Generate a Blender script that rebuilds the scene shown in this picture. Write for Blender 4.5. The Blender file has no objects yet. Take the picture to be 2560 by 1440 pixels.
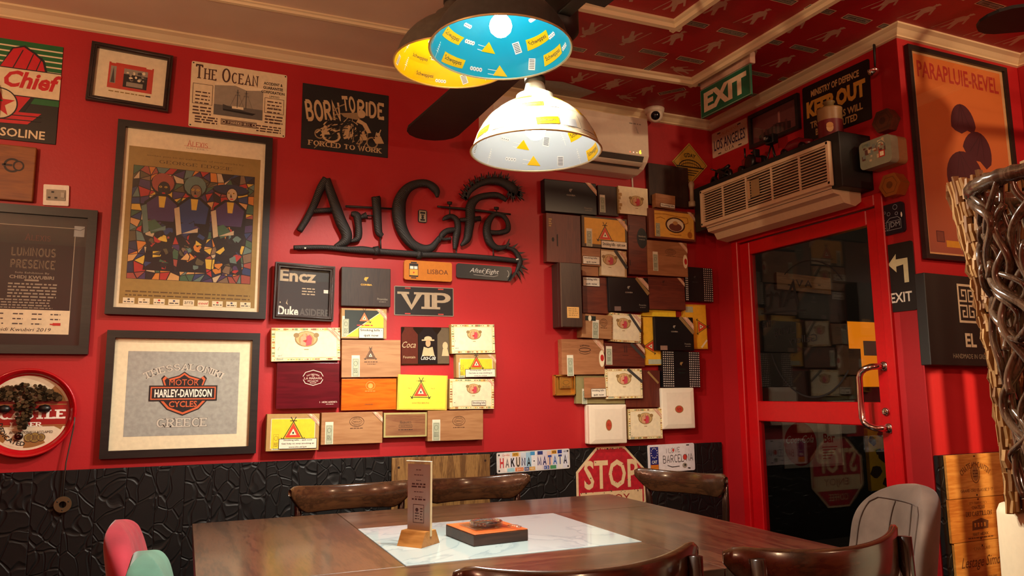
import bpy, bmesh, math, random
from math import sin, cos, pi, radians
from mathutils import Vector, Matrix
random.seed(7)
SC = bpy.context.scene
COL = SC.collection

# ---------------------------------------------------------------- camera
cd = bpy.data.cameras.new('camera'); cam = bpy.data.objects.new('camera', cd); COL.objects.link(cam)
PAN, PITCH, ROLL, FPX = 0.410383, 0.1392436, -0.00925464, 1868.086
f_ = Vector((sin(PAN)*cos(PITCH), cos(PAN)*cos(PITCH), sin(PITCH)))
r0 = Vector((cos(PAN), -sin(PAN), 0)); u0 = r0.cross(f_)
r_ = cos(ROLL)*r0 + sin(ROLL)*u0; u_ = -sin(ROLL)*r0 + cos(ROLL)*u0
cam.matrix_world = Matrix(((r_.x, u_.x, -f_.x, 0), (r_.y, u_.y, -f_.y, -3.545), (r_.z, u_.z, -f_.z, 1.2), (0, 0, 0, 1)))
cd.sensor_width = 36; cd.lens = FPX/2560*36; cd.clip_start = .05
SC.camera = cam
# ---------------------------------------------------------------- exposure, world, room and fill lights
SC.view_settings.view_transform = 'Standard'; SC.view_settings.look = 'None'
SC.view_settings.gamma = 1; SC.view_settings.use_curve_mapping = False
SC.view_settings.exposure = 0.0
SC.cycles.max_bounces = 8; SC.cycles.diffuse_bounces = 4; SC.cycles.glossy_bounces = 3
SC.cycles.transmission_bounces = 6; SC.cycles.transparent_max_bounces = 12
SC.cycles.caustics_reflective = False; SC.cycles.caustics_refractive = False
SC.cycles.sample_clamp_indirect = 4
SC.cycles.use_denoising = True
wd = bpy.data.worlds.new('night'); SC.world = wd; wd.use_nodes = True
wd.node_tree.nodes['Background'].inputs[0].default_value = (.02, .022, .03, 1)
wd.node_tree.nodes['Background'].inputs[1].default_value = .15
def lamp(name, kind, loc, energy, col, size=.3, aim=None, spot=60, blend=.5, size_y=None):
    l = bpy.data.lights.new(name, kind); l.energy = energy; l.color = col
    if kind == 'AREA':
        l.size = size
        if size_y: l.shape = 'RECTANGLE'; l.size_y = size_y
    else: l.shadow_soft_size = size
    if kind == 'SPOT': l.spot_size = radians(spot); l.spot_blend = blend
    o = bpy.data.objects.new(name, l); COL.objects.link(o); o.location = loc
    if aim: o.rotation_euler = (Vector(aim)-Vector(loc)).to_track_quat('-Z', 'Y').to_euler()
    return o
WARM = (1, .66, .38)
lamp('fill_light_back_left', 'POINT', (-.9, -5.0, 2.0), 29, WARM, .045)  # added warm fill behind the camera, no fitting here
lamp('fill_light_back_right', 'POINT', (1.6, -5.1, 2.1), 22, WARM, .045)  # second added fill behind the camera, also without a fitting
lamp('fill_light_left_corner', 'POINT', (-1.9, -4.6, 2.2), 25, WARM, .045)  # added fill that brightens the right wall from the left
lamp('fill_light_right_side', 'POINT', (3.2, -4.2, 2.1), 30, WARM, .04)  # added fill for the recess side, not a modelled lamp
lamp('recess_poster_fill', 'SPOT', (3.25, -3.3, 2.65), 75, WARM, .04, (3.2, -1.31, 2.0), 72, .6)  # added spot that brightens the poster wall
lamp('door_wall_fill', 'SPOT', (-1.5, -5.0, 2.45), 130, WARM, .05, (2.88, -.75, 2.25), 27, .7)  # unseen spot added to brighten the door wall
lamp('ceiling_fill', 'SPOT', (-1.45, -2.2, 1.95), 95, WARM, .03, (-.9, -1.7, 2.82), 150, .4)  # unseen upward spot added to lift the ceiling brightness
lamp('spotlight_by_recess', 'SPOT', (3.1, -3.4, 1.9), 260, (1, .68, .36), .012, (3.03, -1.31, .55), 33, .06)
lamp('yard_fill_light', 'AREA', (5.2, -.3, 2.9), 7, (1, .75, .5), .4, (5.3, 1.2, 1.2))  # added light so the things beyond the door show
BULB, BEAM = 40.0, 92.0

# ---------------------------------------------------------------- materials
def lin(c): return c/12.92 if c <= .04045 else ((c+.055)/1.055)**2.4
_M = {}
def col(r, g, b): return (lin(r/255), lin(g/255), lin(b/255), 1)
class NT:
    def __init__(s, name):
        s.m = bpy.data.materials.new(name); s.m.use_nodes = True; s.t = s.m.node_tree; s.n = s.t.nodes; s.l = s.t.links
        s.b = s.n['Principled BSDF']
    def add(s, t, **k):
        n = s.n.new('ShaderNode'+t)
        for a, v in k.items():
            if isinstance(a, str) and hasattr(n, a): setattr(n, a, v)
            else: n.inputs[a.replace('_', ' ')].default_value = v
        return n
    def link(s, a, i, b, j): s.l.new(a.outputs[i], b.inputs[j])
    def ramp(s, stops):
        n = s.n.new('ShaderNodeValToRGB'); e = n.color_ramp.elements
        while len(e) < len(stops): e.new(.5)
        for x, (p, c) in zip(e, stops): x.position = p; x.color = c
        return n
    def coords(s, scale=(1, 1, 1), rot=(0, 0, 0)):
        tc = s.add('TexCoord'); mp = s.add('Mapping'); mp.inputs['Scale'].default_value = scale; mp.inputs['Rotation'].default_value = rot
        s.link(tc, 'Object', mp, 'Vector'); return mp
    def bump(s, node, out, strength=.3, dist=.01):
        b = s.add('Bump'); b.inputs['Strength'].default_value = strength; b.inputs['Distance'].default_value = dist
        s.link(node, out, b, 'Height'); s.link(b, 'Normal', s.b, 'Normal'); return b
def flat(rgb, rough=.55, metal=0, var=.06, spec=.5, coat=0):
    """plain paint or print with a faint fibre mottle"""
    key = ('flat', rgb, rough, metal, var, spec, coat)
    if key in _M: return _M[key]
    k = NT('paint_%d_%d_%d' % rgb)
    c = col(*rgb) if max(rgb) > 56 else tuple(x*.5 for x in col(*rgb)[:3])+(1,); mp = k.coords(); nz = k.add('TexNoise'); nz.inputs['Scale'].default_value = 55; nz.inputs['Detail'].default_value = 2
    k.link(mp, 0, nz, 'Vector')
    rp = k.ramp([(.3, tuple(x*(1-var) for x in c[:3])+(1,)), (.7, tuple(min(1, x*(1+var)) for x in c[:3])+(1,))])
    k.link(nz, 0, rp, 0); k.link(rp, 0, k.b, 'Base Color')
    k.b.inputs['Roughness'].default_value = rough; k.b.inputs['Metallic'].default_value = metal
    k.b.inputs['Specular IOR Level'].default_value = spec; k.b.inputs['Coat Weight'].default_value = coat
    _M[key] = k.m; return k.m
def wood(rgb1, rgb2, rough=.45, scale=1.0, axis='x', coat=0, rings=7, bump=.08, detail=3):
    key = ('wood', rgb1, rgb2, rough, scale, axis, coat, rings)
    if key in _M: return _M[key]
    k = NT('wood_%d_%d_%d' % rgb1)
    st = {'x': (.12, 1, 1), 'y': (1, .12, 1), 'z': (1, 1, .12)}[axis]
    mp = k.coords(tuple(s*scale for s in st))
    n1 = k.add('TexNoise'); n1.inputs['Scale'].default_value = rings; n1.inputs['Detail'].default_value = detail; n1.inputs['Distortion'].default_value = .8
    k.link(mp, 0, n1, 'Vector')
    n2 = k.add('TexNoise'); n2.inputs['Scale'].default_value = rings*14; n2.inputs['Detail'].default_value = 3
    k.link(mp, 0, n2, 'Vector')
    mx = k.add('Math', operation='MULTIPLY_ADD'); mx.inputs[1].default_value = .45
    k.link(n2, 0, mx, 0); k.link(n1, 0, mx, 2)
    rp = k.ramp([(.42, col(*rgb1)), (.62, col(*rgb2)), (.74, col(*rgb1)), (.92, col(*rgb2))]); k.link(mx, 0, rp, 0)
    k.link(rp, 0, k.b, 'Base Color'); k.b.inputs['Roughness'].default_value = rough; k.b.inputs['Coat Weight'].default_value = coat
    k.b.inputs['Coat Roughness'].default_value = .12
    k.bump(mx, 0, bump, .003)
    _M[key] = k.m; return k.m
def glass_pane(name='pane_glass', tint=(1, 1, 1), extra=0.0):
    """thin sheet of glass: clear, with the mirror image a flat pane gives"""
    if name in _M: return _M[name]
    k = NT(name); k.n.remove(k.b)
    tr = k.add('BsdfTransparent'); tr.inputs[0].default_value = tint+(1,)
    gl = k.add('BsdfGlossy'); gl.inputs['Roughness'].default_value = .015
    fr = k.add('Fresnel'); ge = k.add('NewGeometry'); mr = k.add('MapRange'); mr.inputs[3].default_value = 1.5; mr.inputs[4].default_value = 1/1.5; k.link(ge, 6, mr, 0); k.link(mr, 0, fr, 0)
    ad = k.add('Math', operation='ADD'); ad.inputs[1].default_value = extra; k.link(fr, 0, ad, 0)
    mx = k.add('MixShader'); k.link(ad, 0, mx, 0); k.link(tr, 0, mx, 1); k.link(gl, 0, mx, 2)
    k.link(mx, 0, k.n['Material Output'], 0); _M[name] = k.m; return k.m
def emit(rgb, s, name='lit'):
    key = ('em', rgb, s)
    if key in _M: return _M[key]
    k = NT(name); k.b.inputs['Emission Color'].default_value = col(*rgb); k.b.inputs['Emission Strength'].default_value = s
    k.b.inputs['Base Color'].default_value = col(*rgb)
    _M[key] = k.m; return k.m

# ---------------------------------------------------------------- mesh builder
_boxc = {}
def _bevbox(sx, sy, sz, bev, seg):
    key = (round(sx, 4), round(sy, 4), round(sz, 4), bev, seg)
    if key not in _boxc:
        bm = bmesh.new(); bmesh.ops.create_cube(bm, size=1)
        for v in bm.verts: v.co = Vector((v.co.x*sx, v.co.y*sy, v.co.z*sz))
        if bev: bmesh.ops.bevel(bm, geom=bm.edges[:], offset=min(bev, .49*min(sx, sy, sz)), segments=seg, affect='EDGES', profile=.5)
        bm.verts.ensure_lookup_table()
        _boxc[key] = ([v.co.copy() for v in bm.verts], [[v.index for v in f.verts] for f in bm.faces]); bm.free()
    return _boxc[key]
class MB:
    def __init__(s): s.v = []; s.f = []; s.mi = []; s.sm = []; s.ms = []; s.y = 0.0; s.k = 0
    def idx(s, m):
        if m not in s.ms: s.ms.append(m)
        return s.ms.index(m)
    def add(s, vs, fs, m, sm=False, X=None):
        b = len(s.v); i = s.idx(m)
        for v in vs:
            v = Vector(v); s.v.append(X @ v if X else v)
        for f in fs: s.f.append([b+j for j in f]); s.mi.append(i); s.sm.append(sm)
        return s
    def box(s, c, size, m, bev=0, seg=2, X=None, sm=False):
        vs, fs = _bevbox(*size, bev, seg); c = Vector(c)
        return s.add([v+c for v in vs], fs, m, sm, X)
    def tube(s, path, rad, m, n=8, flat=1.0, closed=False, up=None, X=None):
        P = [Vector(p) for p in path]; k = len(P)
        R = rad if isinstance(rad, (list, tuple)) else [rad]*k
        vs = []; prev = None
        for i in range(k):
            if closed: t = P[(i+1) % k]-P[i-1]
            else: t = (P[min(i+1, k-1)]-P[max(i-1, 0)])
            t.normalize()
            if up is not None: a = Vector(up)-t*t.dot(Vector(up))
            elif prev is None: a = t.orthogonal()
            else: a = prev-t*t.dot(prev)
            if a.length < 1e-6: a = t.orthogonal()
            a.normalize(); prev = a; b = t.cross(a)
            for j in range(n):
                th = 2*pi*j/n; vs.append(P[i]+a*(cos(th)*R[i]*flat)+b*(sin(th)*R[i]))
        fs = []
        for i in range(k if closed else k-1):
            i2 = (i+1) % k
            for j in range(n): fs.append([i*n+j, i*n+(j+1) % n, i2*n+(j+1) % n, i2*n+j])
        if not closed: fs += [list(range(n-1, -1, -1)), [(k-1)*n+j for j in range(n)]]
        return s.add(vs, fs, m, True, X)
    def lathe(s, prof, m, n=32, c=(0, 0, 0), X=None, sm=True, cap=True):
        c = Vector(c); vs = []; fs = []; k = len(prof)
        for r, z in prof:
            for j in range(n): vs.append(c+Vector((r*cos(2*pi*j/n), r*sin(2*pi*j/n), z)))
        for i in range(k-1):
            for j in range(n): fs.append([i*n+j, i*n+(j+1) % n, (i+1)*n+(j+1) % n, (i+1)*n+j])
        if cap and prof[0][0] > 1e-5: fs.append(list(range(n-1, -1, -1)))
        if cap and prof[-1][0] > 1e-5: fs.append([(k-1)*n+j for j in range(n)])
        return s.add(vs, fs, m, sm, X)
    def prism(s, pts, ya, yb, m, X=None, sm=False):
        """pts in the x,z plane (counter-clockwise seen from -y); solid from ya (front) to yb (back)"""
        n = len(pts); vs = [(x, ya, z) for x, z in pts]+[(x, yb, z) for x, z in pts]
        fs = [list(range(n)), list(range(2*n-1, n-1, -1))]+[[i, n+i, n+(i+1) % n, (i+1) % n] for i in range(n)]
        return s.add(vs, fs, m, sm, X)
    # printed work, on the plane y = s.y, layer l
    def pg(s, pts, m, l=1):
        s.k = (s.k+1) % 15; return s.add([(x, s.y-l*.00025-s.k*.000013, z) for x, z in pts], [list(range(len(pts)))], m)
    def rect(s, x0, z0, x1, z1, m, l=1, rot=0):
        if not rot: return s.pg([(x0, z0), (x1, z0), (x1, z1), (x0, z1)], m, l)
        cx, cz = (x0+x1)/2, (z0+z1)/2; c, d = cos(rot), sin(rot)
        return s.pg([(cx+c*(x-cx)-d*(z-cz), cz+d*(x-cx)+c*(z-cz)) for x, z in ((x0, z0), (x1, z0), (x1, z1), (x0, z1))], m, l)
    def ell(s, cx, cz, rx, rz, m, l=1, n=24): return s.pg([(cx+rx*cos(2*pi*i/n), cz+rz*sin(2*pi*i/n)) for i in range(n)], m, l)
    def ring(s, cx, cz, rx, rz, w, m, l=1, n=32, a0=0, a1=360):
        for i in range(n):
            a, b = radians(a0+(a1-a0)*i/n), radians(a0+(a1-a0)*(i+1)/n)
            s.pg([(cx+rx*cos(a), cz+rz*sin(a)), (cx+rx*cos(b), cz+rz*sin(b)), (cx+(rx-w)*cos(b), cz+(rz-w)*sin(b)), (cx+(rx-w)*cos(a), cz+(rz-w)*sin(a))], m, l)
    def frame2(s, x0, z0, x1, z1, w, m, l=1):
        for a in ((x0, z0, x1, z0+w), (x0, z1-w, x1, z1), (x0, z0+w, x0+w, z1-w), (x1-w, z0+w, x1, z1-w)): s.rect(*a, m, l)
    def line(s, pts, w, m, l=1):
        for (x0, z0), (x1, z1) in zip(pts, pts[1:]):
            d = math.hypot(x1-x0, z1-z0)
            if d < 1e-7: continue
            nx, nz = -(z1-z0)/d*w/2, (x1-x0)/d*w/2
            s.pg([(x0-nx, z0-nz), (x1-nx, z1-nz), (x1+nx, z1+nz), (x0+nx, z0+nz)], m, l)
    def text(s, t, cx, cz, w, h, m, l=2, font='sans', bold=0, rot=0, shear=0, arc=0, mirror=False):
        """lettering whose ink box is w by h (w=None keeps the shape); arc = sag of the baseline in metres, + up in the middle"""
        V, F, (x0, z0, x1, z1) = glyphs(t, font, bold)
        sz = h/(z1-z0); sx = sz if w is None else w/(x1-x0); W = (x1-x0)*sx
        c, d = cos(rot), sin(rot); out = []
        for x, z, dd in V:
            X = (x-(x0+x1)/2)*sx; Z = (z-(z0+z1)/2)*sz; X += shear*Z
            if arc:
                R = (W*W/8/abs(arc)+abs(arc)/2); th = X/R
                if arc > 0: X, Z = (R+Z)*sin(th), (R+Z)*cos(th)-R
                else: X, Z = (R-Z)*sin(th), R-(R-Z)*cos(th)
            if mirror: X = -X
            out.append((cx+c*X-d*Z, s.y-l*.00025-dd, cz+d*X+c*Z))
        if mirror: F = [f[::-1] for f in F]
        return s.add(out, F, m)
    def build(s, name, parent=None, loc=None, rot=None, label=None, cat=None, group=None, kind=None):
        me = bpy.data.meshes.new(name); me.from_pydata([v[:] for v in s.v], [], s.f)
        for m in s.ms: me.materials.append(m)
        me.polygons.foreach_set('material_index', s.mi); me.polygons.foreach_set('use_smooth', s.sm); me.update()
        o = bpy.data.objects.new(name, me); COL.objects.link(o)
        if parent: o.parent = parent
        if loc: o.location = loc
        if rot: o.rotation_euler = rot
        tag(o, label, cat, group, kind); return o
def tag(o, label=None, cat=None, group=None, kind=None):
    if label: o['label'] = label
    if cat: o['category'] = cat
    if group: o['group'] = group
    if kind: o['kind'] = kind
    return o
def thing(name, label, cat, loc=(0, 0, 0), rot=(0, 0, 0), group=None):
    o = bpy.data.objects.new(name, None); COL.objects.link(o); o.empty_display_size = .05
    o.location = loc; o.rotation_euler = rot; return tag(o, label, cat, group)
def copy_tree(o, parent=None):
    c = o.copy(); COL.objects.link(c)
    if parent: c.parent = parent
    for ch in list(o.children): copy_tree(ch, c)
    return c
# wall planes: local x runs right along the wall, z up, -y out into the room
XD, YP = 2.880, -1.314
def on_wall(pl, x, z, base=0.0, rot=0.0):
    a = -radians(rot)
    if pl == 'W': return dict(loc=(x, -base, z), rot=(0, a, 0))
    if pl == 'P': return dict(loc=(x, YP-base, z), rot=(0, a, 0))
    return dict(loc=(XD-base, -x, z), rot=(0, a, -pi/2))
def S(name, pts, **k): return None

# ---------------------------------------------------------------- lettering
_G = {}
_ST = {
'A': "0,0 2,6 4,0|.8,2.1 3.2,2.1", 'B': "0,0 0,6|0,6 1.7,6 @1.7,4.6,1.5,1.4,90,-90 0,3.2|0,3.2 1.9,3.2 @1.9,1.6,1.7,1.6,90,-90 0,0",
'C': "@2.1,3,2.1,3,48,312", 'D': "0,0 0,6|0,6 1.5,6 @1.5,3,2.4,3,90,-90 0,0", 'E': "0,0 0,6|0,6 3.1,6 3.1,5.1|0,3.1 2.4,3.1|0,0 3.1,0 3.1,.9",
'F': "0,0 0,6|0,6 3.1,6 3.1,5.1|0,3.1 2.4,3.1", 'G': "@2.1,3,2.1,3,48,330|4,0.5 4,2.6|2.7,2.6 4.3,2.6", 'H': "0,0 0,6|3.6,0 3.6,6|0,3.1 3.6,3.1",
'I': "0,0 0,6", 'J': "2.6,6 2.6,1.6 @1.3,1.6,1.3,1.6,0,-170", 'K': "0,0 0,6|3.4,6 0,2.4|1.2,3.6 3.7,0", 'L': "0,6 0,0|0,0 3,0 3,.9",
'M': "0,0 0,6 2.3,.8 4.6,6 4.6,0", 'N': "0,0 0,6 3.7,0 3.7,6", 'O': "@2.2,3,2.2,3,0,360", 'P': "0,0 0,6|0,6 1.8,6 @1.8,4.4,1.6,1.6,90,-90 0,2.8",
'Q': "@2.2,3,2.2,3,0,360|2.4,1.4 4.3,-.7", 'R': "0,0 0,6|0,6 1.8,6 @1.8,4.5,1.6,1.5,90,-90 0,3|1.6,3 3.7,0", 'S': "@1.8,4.5,1.6,1.5,25,270 @1.8,1.5,1.75,1.5,90,-155",
'T': "1.9,0 1.9,6|0,5.1 0,6 3.8,6 3.8,5.1", 'U': "0,6 0,2 @1.8,2,1.8,2,180,360 3.6,6", 'V': "0,6 2,0 4,6", 'W': "0,6 1.4,0 2.8,5.4 4.2,0 5.6,6", 'X': "0,0 3.8,6|0,6 3.8,0",
'Y': "0,6 2,3 4,6|2,3 2,0", 'Z': "0,5.1 0,6 3.4,6 0,0 3.4,0 3.4,.9", '-': "0,2.9 1.8,2.9", '.': "0,0 .3,0 .3,.35 0,.35 0,0", "'": "0,6 0,4.6", '&': "3.6,0 .6,4.4 @1.6,4.8,1.1,1.2,200,-20 @1.5,1.6,1.5,1.6,80,330",
'0': "@1.7,3,1.7,3,0,360", '1': "0,4.8 1,6 1,0", '2': "@1.6,4.3,1.6,1.7,170,-30 0,0 3.4,0", '7': "0,6 3.4,6 1.2,0", '8': "@1.6,4.5,1.4,1.5,0,360|@1.6,1.5,1.7,1.5,0,360"}
def _path(t):
    P = []
    for tok in t.split():
        if tok[0] == '@':
            cx, cy, rx, ry, a, b = map(float, tok[1:].split(',')); n = max(4, int(abs(b-a)/22))
            P += [(cx+rx*cos(radians(a+(b-a)*i/n)), cy+ry*sin(radians(a+(b-a)*i/n))) for i in range(n+1)]
        else: P.append(tuple(map(float, tok.split(','))))
    return P
def _stroke(P, w, thin, V, F, ox, serif):
    L = []; n = len(P); closed = math.hypot(P[0][0]-P[-1][0], P[0][1]-P[-1][1]) < .01
    for i in range(n):
        a = P[i-1] if i else (P[-2] if closed else P[0]); b = P[i+1] if i < n-1 else (P[1] if closed else P[-1]); p = P[i]
        d1 = (p[0]-a[0], p[1]-a[1]); d2 = (b[0]-p[0], b[1]-p[1])
        l1 = math.hypot(*d1) or 1; l2 = math.hypot(*d2) or 1
        if math.hypot(*d1) < 1e-6: d1, l1 = d2, l2
        if math.hypot(*d2) < 1e-6: d2, l2 = d1, l1
        n1 = (-d1[1]/l1, d1[0]/l1); n2 = (-d2[1]/l2, d2[0]/l2); mx, my = n1[0]+n2[0], n1[1]+n2[1]; ml = math.hypot(mx, my)
        if ml < .3: mx, my = n1; k = 1
        else: mx, my = mx/ml, my/ml; k = min(1.6, 1/max(.4, mx*n1[0]+my*n1[1]))
        dv = (abs(d1[1]/l1)+abs(d2[1]/l2))/2
        ww = (thin+(w-thin)*dv**1.3)*k/2
        L.append(((p[0]+mx*ww, p[1]+my*ww), (p[0]-mx*ww, p[1]-my*ww)))
    b0 = len(V)
    dd = (len(V)//2 % 13)*.000015
    for a, b in L: V += [(a[0]+ox, a[1], dd), (b[0]+ox, b[1], dd)]
    for i in range(n-1): F.append([b0+2*i+1, b0+2*i+3, b0+2*i+2, b0+2*i])
    if serif:
        for p, qn in ((P[0], P[1]), (P[-1], P[-2])):
            if (abs(p[1]) < .01 or abs(p[1]-6) < .01) and abs(p[1]-qn[1]) > 1.5:
                s = w*1.05; h = thin*.9; y0 = p[1]-(h/2) ; b0 = len(V)
                dd = (len(V)//2 % 13)*.000015; V += [(p[0]-s+ox, y0, dd), (p[0]+s+ox, y0, dd), (p[0]+s+ox, y0+h, dd), (p[0]-s+ox, y0+h, dd)]; F.append([b0, b0+1, b0+2, b0+3])
def glyphs(t, font, bold):
    key = (t, font, bold)
    if key in _G: return _G[key]
    V = []; F = []
    if font == 'sans':
        cu = bpy.data.curves.new('lettering', 'FONT'); cu.body = t; cu.offset = bold; cu.resolution_u = 2
        o = bpy.data.objects.new('lettering', cu); COL.objects.link(o); me = o.to_mesh()
        RJ = random.Random(len(t)); V = [(v.co.x, v.co.y, RJ.uniform(0, .00015) if bold else 0) for v in me.vertices]; F = [list(p.vertices) for p in me.polygons]
        o.to_mesh_clear(); bpy.data.objects.remove(o); bpy.data.curves.remove(cu)
    else:
        w, thin, sf, gap = {'serif': (1.15, .5, True, 1.9), 'slab': (1.25, .95, True, 1.8), 'block': (1.25, 1.25, False, 1.9), 'thin': (.45, .45, False, 1.5), 'fine': (.7, .35, True, 1.7)}[font]
        w += bold; thin += bold*.8; ox = 0
        for ch in t:
            if ch == ' ': ox += 2.6; continue
            sc = 1.0
            if font in ('serif', 'fine', 'slab') and ch.islower(): sc = .78
            b0 = len(V); g = _ST.get(ch.upper(), _ST['-']); P = [_path(x) for x in g.split('|')]
            mx = max(p[0] for q in P for p in q)
            for q in P: _stroke(q, w, thin, V, F, 0, sf)
            for i in range(b0, len(V)): V[i] = (ox+V[i][0]*sc, V[i][1]*sc, V[i][2])
            ox += mx*sc+gap
    xs = [v[0] for v in V]; zs = [v[1] for v in V]
    _G[key] = (V, F, (min(xs), min(zs), max(xs), max(zs))); return _G[key]
def bars(mb, x0, x1, z, h, m, l=2, n=1, gap=0, fill=.85, seed=0):
    """rows of words too small to read: short dashes"""
    R = random.Random(seed+int(1000*x0)+int(7777*z))
    for i in range(n):
        zz = z-i*gap; x = x0
        while x < x1:
            w = R.uniform(.5, 1.6)*h*3; e = min(x+w, x1); mb.rect(x, zz-h/2, e, zz+h/2, m, l); x = e+h*.9
def L_(n): return L[n]
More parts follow.
